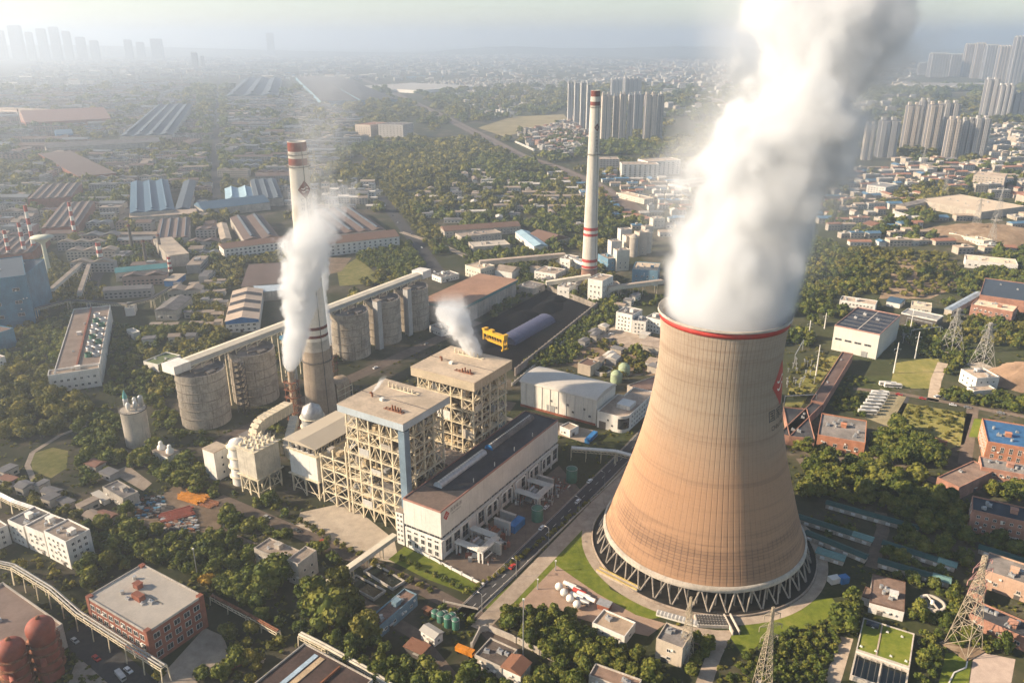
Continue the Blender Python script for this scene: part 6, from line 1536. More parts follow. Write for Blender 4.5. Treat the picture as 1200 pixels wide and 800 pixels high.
# green roofed rows
GR = mat("dark_teal_roof", (0.018, 0.072, 0.064), 0.6, 0.25, 0.1, 0.2); GR2 = mat("pale_teal_roof", (0.16, 0.28, 0.25), 0.65, 0.2, 0.1, 0.2)
for i, (a, b, w, lab) in enumerate((((969, 587), (1077, 617), 5, "topmost long green roofed row in the dark wood"), ((928, 601), (1022, 631), 5, "green roofed row touching the cooling tower's shade"), ((1035, 634), (1120, 661), 5, "green roofed row right of the shaded path"), ((945, 622), (1016, 651), 5, "second green roofed row beside the cooling tower"), ((1030, 655), (1113, 679), 5, "lowest green roofed row right of the shaded path"), ((958, 643), (990, 653), 6, "short pale green roof nearest the tower"), ((1148, 639), (1204, 656), 5, "green roofed row cut by the right edge"))):
    w -= 1; A_, B2 = G(*a, 3.2), G(*b, 3.2); d = B2 - A_; L = d.length; c = (A_ + B2) / 2; rz = math.atan2(d.y, d.x)
    o = thing("green_roofed_row", lab, "shed", (c.x, c.y, 0), rz, "long green roofed sheds by the cooling tower"); keep_rect(c, rz, L/2, w/2 + 1)
    MB().box(-L/2, -w/2, 0, L/2, w/2, 2.6).build("wall", PLASTER, o); MB().gable(-L/2, -w/2, L/2, w/2, 2.62, .8, .4).build("roof", GR if i != 5 else GR2, o)
    n = int(L / 5)
    for j in range(n): MB().box(-1.0, -.5, 0, 1.0, .5, 1.1).build("vent_box", WHITEP, o, (-L/2 + (j + .5) * L / n, -w/2 - .95, 1.0))
    if i in (1, 2, 4): MB().gable(L/2 - L*.22, -w/2 - .1, L/2 + .3, w/2 + .1, 2.75, .85, .45).build("pale_roof_end", GR2, o)
k = MB()
for i in range(170):
    u, v = RNG.choice((RNG.uniform(6, 34), RNG.uniform(58, 92))), RNG.uniform(-21, -3); c = P(u, v); q = RNG.random(); mi = RNG.randrange(4); hh = RNG.uniform(1, 3.6)
    if q < .35: k.tube((c.x, c.y, 0), (c.x, c.y, hh), .22, .16, 6, mi); k.tube((c.x, c.y, hh), (c.x, c.y, hh + .8), .3, .1, 6, 3)
    elif q < .6: d_ = (PU if q < .5 else PV) * RNG.uniform(2, 6); k.tube(c + Vector((0, 0, hh)), c + d_ + Vector((0, 0, hh)), .28, .28, 6, mi); k.bar(c, c + Vector((0, 0, hh)), .2)
    else: s = RNG.uniform(.4, 1.3); k.box(c.x - s, c.y - s * .7, 0, c.x + s, c.y + s * .7, hh * .7, mi)
structure("yard_apparatus", k, [GALV, WHITEP, STEEL_D, BRICK], 'stuff')
for i in range(5):
    o = pthing("steam_pipe_loop", ("first", "second", "third", "fourth", "fifth")[i] + " white pipe loop standing out from the hall's long side, counted from the front corner", "pipe", 36 + i * 14, -1.4); k = MB(); k.pipe([(0, 0, 0), (0, 0, 9), (1, 0, 10), (9, 0, 10), (10, 0, 9), (10, 0, 0)], .42, 8); k.build("pipe", WHITEP, o); MB().box(-.7, -.7, 0, .7, .7, .4).build("footing", CONC, o)
# lattice pylons
def pylon(label, base, H, w, arms, m, rz=0.3, group="lattice pylons", armc=None):
    o = thing("lattice_pylon", label, "pylon", base, rz, group)
    f = lambda z: w / 2 * (1 - .86 * min(1, z / (H * .86)))
    zs = [0]
    while zs[-1] < H * .97: zs.append(min(H, zs[-1] + max(1.6, f(zs[-1]) * 1.7)))
    k = MB(); t = max(.11, w * .015)
    for z0, z1 in zip(zs[:-1], zs[1:]):
        a, b = max(.35, f(z0)), max(.35, f(z1))
        cs = [(-1, -1), (1, -1), (1, 1), (-1, 1)]
        for i in range(4):
            p, q = cs[i], cs[(i + 1) % 4]
            k.bar((p[0]*a, p[1]*a, z0), (p[0]*b, p[1]*b, z1), t * 1.5); k.bar((p[0]*a, p[1]*a, z0), (q[0]*b, q[1]*b, z1), t); k.bar((q[0]*a, q[1]*a, z0), (p[0]*b, p[1]*b, z1), t); k.bar((p[0]*b, p[1]*b, z1), (q[0]*b, q[1]*b, z1), t)
    k.build("lattice_body", m, o)
    for z, ln in arms:
        for s in (-1, 1):
            k = MB(); r = max(.35, f(z)); 
            for y in (-r, r): k.bar((s*r, y, z), (s*ln, 0, z + .5), t); k.bar((s*r, y, z + 1.8), (s*ln, 0, z + .5), t)
            for q in (.35, .7): k.bar((s*(r + (ln - r)*q), -r*(1-q), z + .2), (s*(r + (ln - r)*q), 0, z + 1.8 - 1.3*q), t*.8)
            k.bar((s*ln, 0, z + .4), (s*ln, 0, z - 1.6), .22); k.build("cross_arm", armc or m, o)
    MB().box(-w/2 - 1, -w/2 - 1, 0, w/2 + 1, w/2 + 1, .4).build("footing", M_EARTH if armc else CONC, o)
    return o
PYL = mat("pylon_steel", (0.42, 0.35, 0.25), 0.6, 0.2, 0.5, 0.2)
pylon("largest lattice pylon with red and pale arms in front of the pink halls", G(1128, 758), 44, 10, ((30, 6), (35, 8), (40, 6)), PYL, .5, armc=mat("red_white_arm", (0.45, 0.25, 0.22)))
pylon("tall slim pylon at the bottom edge in front of the round lawn", G(893, 806), 38, 5.5, ((24, 3.5), (29, 4.5), (34, 3.2)), PYL, .2)
pylon("leaning looking pylon beside the tan block, left of the valve pit", G(803, 770), 30, 5, ((20, 3), (25, 3.5)), PYL, .9)
PYG = mat("grey_pylon_steel", (0.40, 0.38, 0.34), 0.6, 0.2, 0.5, 0.2)
pylon("left grey pylon right of the switch bay", G(1114, 411), 36, 13, ((24, 6), (29, 7), (33, 5)), PYG, .3)
pylon("right grey pylon above the lone white house", G(1150, 430), 36, 13, ((24, 6), (29, 7), (33, 5)), PYG, .3)
for i, (px, py, hh) in enumerate(((1168, 258, 45), (1143, 268, 40), (1080, 200, 45), (1106, 232, 42), (1160, 290, 40))):
    pylon(("thin far pylon on the bare earth mound", "thin far pylon left of the earth mound", "thin far pylon below the right hand towers", "thin far pylon behind the tan factory roof", "thin far pylon under the earth mound")[i], G(px, py), hh, 9, ((30, 6), (36, 6)), PYG, .3, "far thin pylons")
# substation posts
for i, (px, py, hh, lab) in enumerate(((1047, 437, 24, "leftmost white mast of the switchyard with fittings"), (1072, 420, 22, "white mast standing on the switchyard lawn"), (1066, 390, 20, "white mast before the switch bay front"), (947, 398, 17, "white mast left of the big white hall"), (956, 440, 24, "thin mast beside the covered corridor"), (966, 385, 14, "short mast at the corner of the white hall"))):
    o = thing("switchyard_mast", lab, "mast", G(px, py)); MB().tube((0, 0, 0), (0, 0, hh), .55, .3, 10).build("pole", WHITEP, o)
    k = MB(); k.bar((-2.5, 0, hh * .8), (2.5, 0, hh * .8), .3); k.bar((-1.8, 0, hh * .65), (1.8, 0, hh * .65), .25); [k.tube((x, 0, hh*.8 - 1.2), (x, 0, hh*.8), .18, .18, 6) for x in (-2.3, 2.3)]; k.build("cross_arm", GALV, o)
for i, (a, b) in enumerate((((1061, 385), (1090, 392)), ((1066, 400), (1100, 396)), ((930, 430), (940, 412)), ((918, 480), (955, 478)))):
    pa_, pb_ = G(*a), G(*b); c = (pa_ + pb_) / 2; o = thing("switchyard_portal", ("pale portal in front of the switch bay, left", "pale portal in front of the switch bay, right", "pale portal on the meadow by the tower rim", "pale portal spanning the covered corridor's near end")[i], "portal", c); pa_ -= c; pb_ -= c
    k = MB(); k.bar(pa_, pa_ + Vector((0, 0, 10)), .4); k.bar(pb_, pb_ + Vector((0, 0, 10)), .4); k.build("leg", GALV, o); k = MB(); k.bar(pa_ + Vector((0, 0, 10)), pb_ + Vector((0, 0, 10)), .5); k.build("beam", GALV, o)
k = MB()
for i in range(46):
    c = G(RNG.uniform(1056, 1104), RNG.uniform(386, 402)); hh = RNG.uniform(2, 5); k.tube((c.x, c.y, 0), (c.x, c.y, hh), .3, .2, 6); k.box(c.x - .5, c.y - .5, hh, c.x + .5, c.y + .5, hh + .7)
for i in range(26):
    c = G(RNG.uniform(920, 955), RNG.uniform(425, 455)); hh = RNG.uniform(2, 5); k.tube((c.x, c.y, 0), (c.x, c.y, hh), .3, .2, 6); k.box(c.x - .5, c.y - .5, hh, c.x + .5, c.y + .5, hh + .7)
structure("switchyard_apparatus", k, GALV, 'stuff')
# lamps, poles, mast in the trees
def lamp(label, c, hh, rz, m=GALV):
    o = thing("street_lamp", label, "street lamp", c, rz, "lamps along the site road"); MB().tube((0, 0, 0), (0, 0, hh), .16, .10, 8).build("pole", m, o)
    k = MB(); k.bar((0, 0, hh), (1.8, 0, hh + .4), .12); k.build("arm", m, o); MB().box(1.4, -.2, hh + .3, 2.4, .2, hh + .5).build("lamp_head", WHITEP, o)
for i, (u, lab) in enumerate(((-20, "street lamp nearest the junction on the site road"), (8, "second street lamp up the site road from the junction"), (38, "third street lamp up the site road from the junction"), (70, "fourth street lamp up the site road from the junction"), (100, "farthest street lamp near the pipe bridge"))): lamp(lab, P(u, -36.2), 9, PA + math.pi / 2)
for i, (px, py, hh, lab) in enumerate(((613, 770, 28, "tall grey mast rising from the grove by the walled court"), (232, 678, 16, "white pole among trees behind the brick office"), (630, 690, 5, "short green post lamp on the tower lawn"), (651, 668, 5, "short white post lamp at the lawn's tip"))):
    o = thing("pole", lab, "pole", G(px, py)); MB().tube((0, 0, 0), (0, 0, hh), .28, .16, 8).build("shaft", GALV, o); MB().box(-.4, -.4, hh, .4, .4, hh + .5).build("head", WHITEP, o)
# vehicles
def tyre(o, x, y, r=.5):
    w = MB().tube((x, y - .15, r), (x, y + .15, r), r, r, 14).build("wheel", COAL, o); return w
def bus(label, c, rz):
    o = thing("bus", label, "bus", c, rz, "white buses on the olive bus park")
    k = MB(); k.box(-5.8, -1.25, .5, 5.8, 1.25, 3.0); k.box(-5.5, -1.15, 3.0, 5.5, 1.15, 3.25); k.build("body", WHITEP, o)
    k = MB(); k.box(-5.4, -1.28, 1.5, 5.4, 1.28, 2.5); k.box(5.78, -1.1, 1.3, 5.84, 1.1, 2.7); k.build("windows", GLASS, o)
    for x in (-3.6, 3.6):
        for y in (-1.15, 1.15): tyre(o, x, y)
    MB().box(-1.5, -.8, 3.25, 1.5, .8, 3.5).build("roof_unit", GALV, o)
bl = ["bus nearest the road bend in the lower row", "second bus of the lower row", "third bus of the lower row", "fourth bus of the lower row", "fifth bus of the lower row", "bus of the upper pair, nearer one", "bus of the upper pair, farther one", "first bus of the two across the park end", "second bus of the two across the park end"]
for i, (px, py) in enumerate(((1016, 485), (1019, 481), (1022, 477), (1025, 473), (1027, 469.5), (1029, 466), (1031, 463), (1040, 452), (1046, 454))): bus("white " + bl[i], G(px, py), -.15)
def car(label, c, rz, m, s=1.0, truck=False):
    o = thing("truck" if truck else "car", label, "truck" if truck else "car", c, rz, None if truck else "parked cars")
    o.scale = (s, s, s)
    k = MB()
    if truck: k.box(-4, -1.25, 1.0, 1.6, 1.25, 3.0); k.build("cargo_bed", m, o); k = MB(); k.box(1.8, -1.2, .8, 4, 1.2, 3.1); k.build("cab", m, o); MB().box(3.98, -1, 1.9, 4.05, 1, 2.8).build("windscreen", GLASS, o)
    else:
        k.add([(-2.2,-.85,.35),(2.2,-.85,.35),(2.2,.85,.35),(-2.2,.85,.35),(-2.2,-.85,.95),(2.2,-.85,.85),(2.2,.85,.85),(-2.2,.85,.95)], [(0,3,2,1),(4,5,6,7),(0,1,5,4),(1,2,6,5),(2,3,7,6),(3,0,4,7)]); k.add([(-1.3,-.7,1.45),(.5,-.7,1.45),(.5,.7,1.45),(-1.3,.7,1.45),(-1.9,-.8,.95),(1.2,-.8,.9),(1.2,.8,.9),(-1.9,.8,.95)], [(0,1,2,3),(4,7,6,5),(4,5,1,0),(5,6,2,1),(6,7,3,2),(7,4,0,3)]); k.build("body", m, o)
        q = MB(); q.add([(.54,-.66,1.42),(1.17,-.74,.95),(1.17,.74,.95),(.54,.66,1.42)], [(0,1,2,3)]); q.add([(-1.36,-.66,1.42),(-1.86,-.74,.99),(-1.86,.74,.99),(-1.36,.66,1.42)], [(3,2,1,0)]); q.box(-1.3,-.80,1.0,.6,.80,1.36); q.build("windows", GLASS, o)
    for x in ((-2.6, 2.8) if truck else (-1.35, 1.35)):
        for y in ((-1.1, 1.1) if truck else (-.8, .8)): tyre(o, x, y, .5 if truck else .33)
CARW, CARD = mat("car_white", (0.7, 0.7, 0.68), 0.3, 0.05, 0.5, 0), mat("car_dark", (0.04, 0.045, 0.05), 0.3, 0.1, 0.5, 0)
car("grey pickup truck on the street beside the stove hall", G(142, 794), -.75, GALV, .8, True)
car("orange truck parked among trees by the court wall", G(545, 766), -.5, mat("orange_paint", (0.55, 0.20, 0.02), 0.5), 1.0, True)
for i, (px, py, rz, m, lab) in enumerate(((126, 557, 1.2, CARW, "white car parked in the hut yard"), (719, 398, .4, CARD, "dark car on the works yard behind the warehouse"), (728, 405, 1.0, CARD, "dark car further down the works yard"), (716, 392, .4, CARW, "white car at the top of the works yard"), (1098, 465, .3, CARW, "white car on the campus lane by the dark trees"), (1108, 468, .3, CARD, "dark car on the campus lane by the dark trees"), (350, 738, .7, CARD, "dark car under the trees beside the rusty pipe line"), (640, 595, 1.0, CARW, "white car on the site road beside the transformer yard"))): car(lab, G(px, py), rz, m)
for lab, a, b, n, off in (("car on the site road beside the cooling tower", P(-10, -29), P(150, -29), 6, 2), ("car on the campus lane in front of the garden", G(1010, 456), G(1190, 487), 6, 1), ("car on the wide works street behind the white factory", G(447, 232), G(515, 322), 6, 3), ("car on the silo road behind the boiler houses", P(30, 184), P(280, 178), 5, 2), ("car on the dusty road in front of the hedge rows", P(-20, 120), P(-21, 10), 4, 1), ("car on the street past the stove hall", G(90, 745), G(165, 806), 3, 2)):
    for i in range(n):
        f = (i + RNG.uniform(.1, .9)) / n; d = (b - a).normalized(); s_ = Vector((-d.y, d.x, 0)) * RNG.choice((-off, off))
        car(lab, a + (b - a) * f + s_, math.atan2(d.y, d.x), RNG.choice((CARW, CARW, CARD, GALV, RED)))
# striped stacks, water towers of the steelworks
def striped(label, px, hh, r, n):
    o = thing("striped_stack", label, "stack", G(*px), 0, "red and white striped stacks"); s = MB(); s.lathe([(r * (1 - .3 * i / 20), hh * i / 20) for i in range(21)], n=20, cap=False); s.build("shaft", WHITEP, o)
    for i in range(n):
        z0, z1 = hh * (1 - (2*i + 1) / (2*n)), hh * (1 - 2*i / (2*n)); f = lambda z: r * (1 - .3 * z / hh) + .05
        MB().lathe([(f(z0), z0), (f(z1), z1)], n=20, cap=False).build("red_band", mat("stack_red", (0.36, 0.07, 0.05)), o)
for i, (px, py, t) in enumerate(((13, 307, 36), (31, 304, 42), (42, 300, 58), (89, 280, 46))): striped(("leftmost striped stack by the blue mill", "second striped stack from the left", "tallest striped stack of the left group", "striped stack standing alone among the ribbed roofs")[i], (px, py), t, 2.4, 4)
striped("short thick striped stack at the end of the long cream factory", (119, 309), 24, 3.4, 3); striped("small striped stack right of the long cream factory", (200, 318), 16, 2.2, 3)
wt = thing("water_tower", "mushroom shaped pale water tower beside the striped stacks", "water tower", G(58, 321)); MB().lathe([(3.0, 0), (2.2, 10), (1.9, 30), (2.2, 33), (10.5, 38.5), (10.8, 40), (3, 41), (.05, 41.2)], n=36).build("shell", mat("pale_green_render", (0.47, 0.48, 0.38), 0.8, 0.1, 0.1, 0.3), wt); MB().lathe([(10.9, 38.6), (11.3, 38.6), (11.3, 39.4), (10.9, 39.4)], n=36, cap=False).build("rim", CONC_L, wt)
for i, (px, py, hh) in enumerate(((48, 100, 60), (52, 108, 55), (214, 100, 70), (26, 155, 60), (172, 310, 28), (156, 296, 34), (189, 300, 26))):
    o = thing("thin_chimney", ("pale thin chimney in the upper left haze", "second pale thin chimney close beside it", "lone thin chimney with pale bands above the avenue", "thin chimney left of the rose roofed works", "thin dark chimney above the gabled house", "thin mast chimney among the mid left works", "thin chimney near the narrow tan works")[i], "chimney", G(px, py)); MB().lathe([(2.0, 0), (1.4, hh)], n=16).build("shaft", CONC_L if i < 4 else STEEL_D, o)
    MB().lathe([(1.7, hh * .9), (1.75, hh * .9), (1.62, hh * .97), (1.57, hh * .97)], n=16, cap=False).build("painted_band", DRED, o)
# train on the line
tp = [G(*q) for q in [(604, 167.5), (626, 177.5)]]
tt = thing("train", "white passenger train on the railway embankment", "train", (tp[0].x, tp[0].y, 0.2), math.atan2((tp[1]-tp[0]).y, (tp[1]-tp[0]).x)); Lt = (tp[1]-tp[0]).length / 6
for i in range(6):
    w = MB().box(i * Lt + .6, -1.6, 1, (i + 1) * Lt - .6, 1.6, 4.2).build("carriage", WHITEP, tt); MB().box(i * Lt + 2, -1.63, 2.2, (i + 1) * Lt - 2, 1.63, 3.2).build("window_band", GLASS, w)

# ------------------------------------------------------------------ apartment towers, houses and sheds of the far town
def facade_mat(key, c, c2):
    """plaster with floor lines and dark window columns in the real facade's rhythm"""
    t = NT(key); co = t.n("TexCoord").outputs["Object"]; sp = t.n("SeparateXYZ"); t.l(co, sp.inputs[0])
    nz = t.n("NewGeometry"); ns = t.n("SeparateXYZ"); t.l(nz.outputs["Normal"], ns.inputs[0])
    fl = t.math('FRACT', t.math('DIVIDE', sp.outputs[2], 3.1)); hx = t.math('ADD', sp.outputs[0], sp.outputs[1])
    col = t.math('FRACT', t.math('DIVIDE', hx, 3.6))
    w = t.math('MULTIPLY', t.math('MULTIPLY', t.step(fl, .28, .34), t.math('SUBTRACT', 1, t.step(fl, .80, .86))), t.math('MULTIPLY', t.step(col, .2, .26), t.math('SUBTRACT', 1, t.step(col, .74, .8))))
    w = t.math('MULTIPLY', w, t.math('SUBTRACT', 1, t.step(t.math('ABSOLUTE', ns.outputs[2]), .4, .6)))
    base = t.mix(t.noise(nz.outputs["Position"], .02, 3), c, c2)
    return t.bsdf(t.mix(t.math('MULTIPLY', w, .8), base, (.06, .065, .07)), .75, 0, .3)
FAC_T = facade_mat("tan_facade", (0.56, 0.47, 0.38), (0.62, 0.54, 0.44)); FAC_G = facade_mat("grey_facade", (0.42, 0.40, 0.37), (0.50, 0.47, 0.43)); FAC_W = facade_mat("white_facade", (0.52, 0.49, 0.45), (0.60, 0.57, 0.53))
def tower(label, x0, x1, yb, yt, rz, m=FAC_T, group="apartment towers", dep=.75):
    c = G((x0 + x1) / 2, yb); W = (G(x1, yb) - G(x0, yb)).length * .92; 
    lo, hi = 5, 450
    for _ in range(40):
        md = (lo + hi) / 2
        if PROJ((c.x, c.y, md))[1] > yt: lo = md
        else: hi = md
    Ht = lo; D = W * dep
    o = thing("apartment_tower", label, "apartment tower", c + Vector((0, D / 2, 0)), rz, group); keep_rect(c + Vector((0, D/2, 0)), rz, W/2 + 4, D/2 + 4)
    n = max(2, int(W / 14)); bw = W / n
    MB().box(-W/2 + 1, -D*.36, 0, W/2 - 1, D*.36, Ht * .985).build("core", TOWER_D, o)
    for i in range(n):
        x = -W/2 + bw * i
        MB().box(x + bw*.08, -D/2, 0, x + bw*.58, D/2, Ht - RNG.uniform(0, 3)).build("bay", m, o)
        MB().box(x + bw*.66, -D*.43, 0, x + bw*.92, D*.43, Ht * .97).build("bay", m, o)
    for i in range(n): 
        x = -W/2 + bw * (i + .33); MB().box(x - bw*.2, -D*.2, Ht * .985, x + bw*.2, D*.2, Ht + 5).build("roof_house", m, o)
    return o
T = tower
for a in (("leftmost slim tower of the middle cluster", 664.5, 671, 141, 97, .1, FAC_W), ("second slim tower of the middle cluster", 672, 678, 145, 97, .1, FAC_W), ("third slim tower of the middle cluster", 679, 685.5, 150, 97, .1, FAC_W), ("fourth slim tower, just left of the slender chimney", 686, 693, 155, 99, .1, FAC_W),
          ("tan tower directly right of the slender chimney top", 703, 716, 165, 111, .05, FAC_T), ("grey tower between two tan ones in the middle cluster", 717, 724, 164, 112, .05, FAC_G), ("broad tan tower in the middle cluster's front row", 724, 733, 165, 110, .05, FAC_T), ("narrow pale tower right of the broad tan one", 734, 741, 164, 111, .05, FAC_W), ("darker tower set back in the middle cluster", 741, 753, 152, 110, .05, FAC_G), ("broad twin tan tower at the cluster's right end", 753, 769, 166, 111, .05, FAC_T), ("shaded tower ending the middle cluster", 768, 776, 165, 112, .05, FAC_G),
          ("tower peeping over the cluster, left", 715, 729, 120, 93, .05, FAC_W), ("tower peeping over the cluster, right", 730, 752, 118, 92, .05, FAC_G)): T(*a, group="middle cluster of apartment towers")
for a in (("tower half veiled by the steam's right edge", 1010, 1023, 188, 146, -.15, FAC_T), ("tower just right of the veiled one", 1028, 1052, 185, 141, -.15, FAC_G), ("left broad tower of the right hand cluster", 1057, 1074, 175, 123, -.15, FAC_T), ("dark tower behind the left broad one", 1072, 1086, 170, 118, -.15, FAC_G), ("middle broad tower of the right hand cluster", 1083, 1100, 177, 122, -.15, FAC_T), ("dark twin of the middle broad tower", 1100, 1120, 174, 121, -.15, FAC_G), ("front tower of the right hand cluster with tan flank", 1106, 1122, 187, 140, -.15, FAC_T), ("wide dark tower at the front right of the cluster", 1122, 1137, 186, 141, -.15, FAC_G), ("last tower of the right hand cluster", 1137, 1156, 187, 139, -.15, FAC_G)): T(*a, group="right hand cluster of apartment towers")
for a in (("huge balcony slab at the right, left half", 1150, 1166, 139, 93, -.2, FAC_W), ("huge balcony slab at the right, middle", 1167, 1185, 140, 100, -.2, FAC_W), ("huge balcony slab at the right edge", 1186, 1206, 140, 110, -.2, FAC_G), ("tall twin tower behind the slab", 1166, 1180, 96, 54, -.2, FAC_T), ("tallest tower at the right edge", 1182, 1198, 100, 43, -.2, FAC_G), ("far grey tower left of the station roof", 1090, 1112, 91, 63, -.2, FAC_G), ("far tower above the station roof, left", 1127, 1139, 91, 52, -.2, FAC_T), ("far tower above the station roof, middle", 1139, 1151, 92, 51, -.2, FAC_T), ("far tower above the station roof, right", 1151, 1166, 93, 53, -.2, FAC_G), ("wide far grey block by the water", 1112, 1127, 90, 64, -.2, FAC_G), ("small far block near the river", 1076, 1088, 88, 74, -.2, FAC_G)): T(*a, group="far towers by the station")
for i, (x0, x1, yt) in enumerate(((-4, 11, 36), (13, 32, 30), (33, 44, 38), (46, 60, 34), (61, 75, 32), (76, 88, 37), (90, 104, 44), (106, 119, 48), (146, 158, 47), (160, 172, 50), (176, 194, 46), (224, 234, 62), (312, 324, 39), (235, 241, 66), (122, 130, 56))):
    T(("first", "second", "third", "fourth", "fifth", "sixth", "seventh", "eighth", "ninth", "tenth", "eleventh", "twelfth", "thirteenth", "fourteenth", "fifteenth")[i] + " pale tower in the white haze, built from the left edge inwards" if False else ("hazy tower cut by the left edge", "tallest hazy tower at the far left", "slim hazy tower next to the tallest", "hazy tower in the middle of the far left cluster", "high hazy tower above the thin chimneys", "hazy tower right of the thin chimneys' tops", "lower hazy tower ending the far left cluster", "small hazy tower after the far left cluster", "left hazy tower of the distant trio", "middle hazy tower of the distant trio", "right broad hazy tower of the distant trio", "pale square block above the avenue of trees", "lone hazy tower on the skyline behind the chimney", "thin hazy block beside the square block", "little hazy tower between cluster and trio")[i], x0 + (x1 - x0) * .12, x1 - (x1 - x0) * .16, 72 if i < 8 else 71 if i < 11 else 80 if i in (11, 13) else 66, yt, .1, FAC_G, "hazy far left towers")
# station
c = G(1108, 106); so = thing("railway_station", "long low grey station roof with a row of white arches", "railway station", c, -.03)
W = (G(1156, 106) - G(1062, 106)).length
MB().vault(-W/2, -60, W/2, 160, 6, 26, 12).build("roof", mat("station_roof", (0.36, 0.33, 0.29), 0.6, 0.1, 0.01, 0), so)
for i in range(9):
    k = MB(); x = -W/2 + W * (i + .5) / 9; r = W / 22 * (1.5 if i == 0 else 1.0); k.pipe([(x - r*math.cos(a), -72, 4 + r * 1.1 * math.sin(a)) for a in [math.pi*j/10 for j in range(11)]], 3.0, 6); k.build("arch", WHITEP, so)
# hills on the skyline
def hill(px0, px1, d, h, seed):
    k = MB(); n = 40; x0, x1 = (px0 - 600) / CAM_F * d * 1.07, (px1 - 600) / CAM_F * d * 1.07; vs = []
    for j, (dy, f) in enumerate(((-900, 0), (-350, .6), (0, 1), (500, .6), (1200, 0))):
        for i in range(n + 1):
            t = i / n; e = math.sin(math.pi * t) ** .7; z = h * f * e * (.62 + .38 * math.sin(t * 9 + seed) * .5 + .3 * vnoise(t * 900, dy, 110, seed)); vs.append((x0 + (x1 - x0) * t, d + dy, z - 2 if f == 0 else z))
    m = n + 1; k.add(vs, [(j*m+i, j*m+i+1, (j+1)*m+i+1, (j+1)*m+i) for j in range(4) for i in range(n)], 0, True); structure("hill", k, M_SCRUB)
def inpoly(x, y, poly):
    r = False; j = len(poly) - 1
    for i in range(len(poly)):
        xi, yi = poly[i]; xj, yj = poly[j]
        if (yi > y) != (yj > y) and x < (xj - xi) * (y - yi) / (yj - yi) + xi: r = not r
        j = i
    return r
def blocked(x, y, r):
    for (cx, cy_, ca, sa, hx, hy) in KEEP:
        dx, dy = x - cx, y - cy_
        if ca is None:
            if dx * dx + dy * dy < (hx + r * .5) ** 2: return True
        else:
            if abs(dx * ca + dy * sa) < hx + r * .55 and abs(-dx * sa + dy * ca) < hy + r * .55: return True
    for poly in NOTREE:
        if inpoly(x, y, poly): return True
    return False
def vnoise(x, y, s, seed=0):
    def h(i, j): 
        v = math.sin(i * 127.1 + j * 311.7 + seed * 74.7) * 43758.5453
        return v - math.floor(v)
    x, y = x / s, y / s; i, j = math.floor(x), math.floor(y); fx, fy = x - i, y - j
    fx, fy = fx*fx*(3-2*fx), fy*fy*(3-2*fy)
    return (h(i,j)*(1-fx)+h(i+1,j)*fx)*(1-fy)+(h(i,j+1)*(1-fx)+h(i+1,j+1)*fx)*fy

HG = {}
def on_house(x, y, r):
    gx, gy = int(x // 90), int(y // 90)
    for i in range(gx - 1, gx + 2):
        for j in range(gy - 1, gy + 2):
            for (hx, hy, hr) in HG.get((i, j), ()):
                if (hx - x) ** 2 + (hy - y) ** 2 < (hr * .95 + r * .6) ** 2: return True
    return False

# ------------------------------------------------------------------ houses and sheds of the town, scattered along the streets
hill(-300, 560, 13500, 150, 3.1); hill(500, 900, 14000, 170, .4); hill(850, 1400, 14500, 170, 1.7)
HM_W = [mat("town_white", (0.58, 0.55, 0.49), 0.85, 0.15, 0.05, 0.2), mat("town_cream", (0.48, 0.42, 0.34), 0.85, 0.15, 0.05, 0.2), mat("town_grey", (0.34, 0.32, 0.30), 0.85, 0.15, 0.05, 0.2), mat("town_pink", (0.40, 0.27, 0.21), 0.85, 0.15, 0.05, 0.2)]
HM_R = [mat("town_roof_pale", (0.50, 0.46, 0.40), 0.8, 0.15, 0.03, 0), mat("town_roof_tan", (0.36, 0.28, 0.21), 0.85, 0.2, 0.03, 0), mat("town_roof_grey", (0.19, 0.18, 0.175), 0.85, 0.2, 0.03, 0), mat("town_roof_red", (0.30, 0.15, 0.10), 0.85, 0.2, 0.03, 0), mat("town_roof_blue", (0.10, 0.20, 0.30), 0.7, 0.2, 0.03, 0), mat("town_roof_slate", (0.12, 0.135, 0.15), 0.8, 0.2, 0.03, 0), ROOF_STEELMILL]
ALLM = HM_W + HM_R + [GLASS]
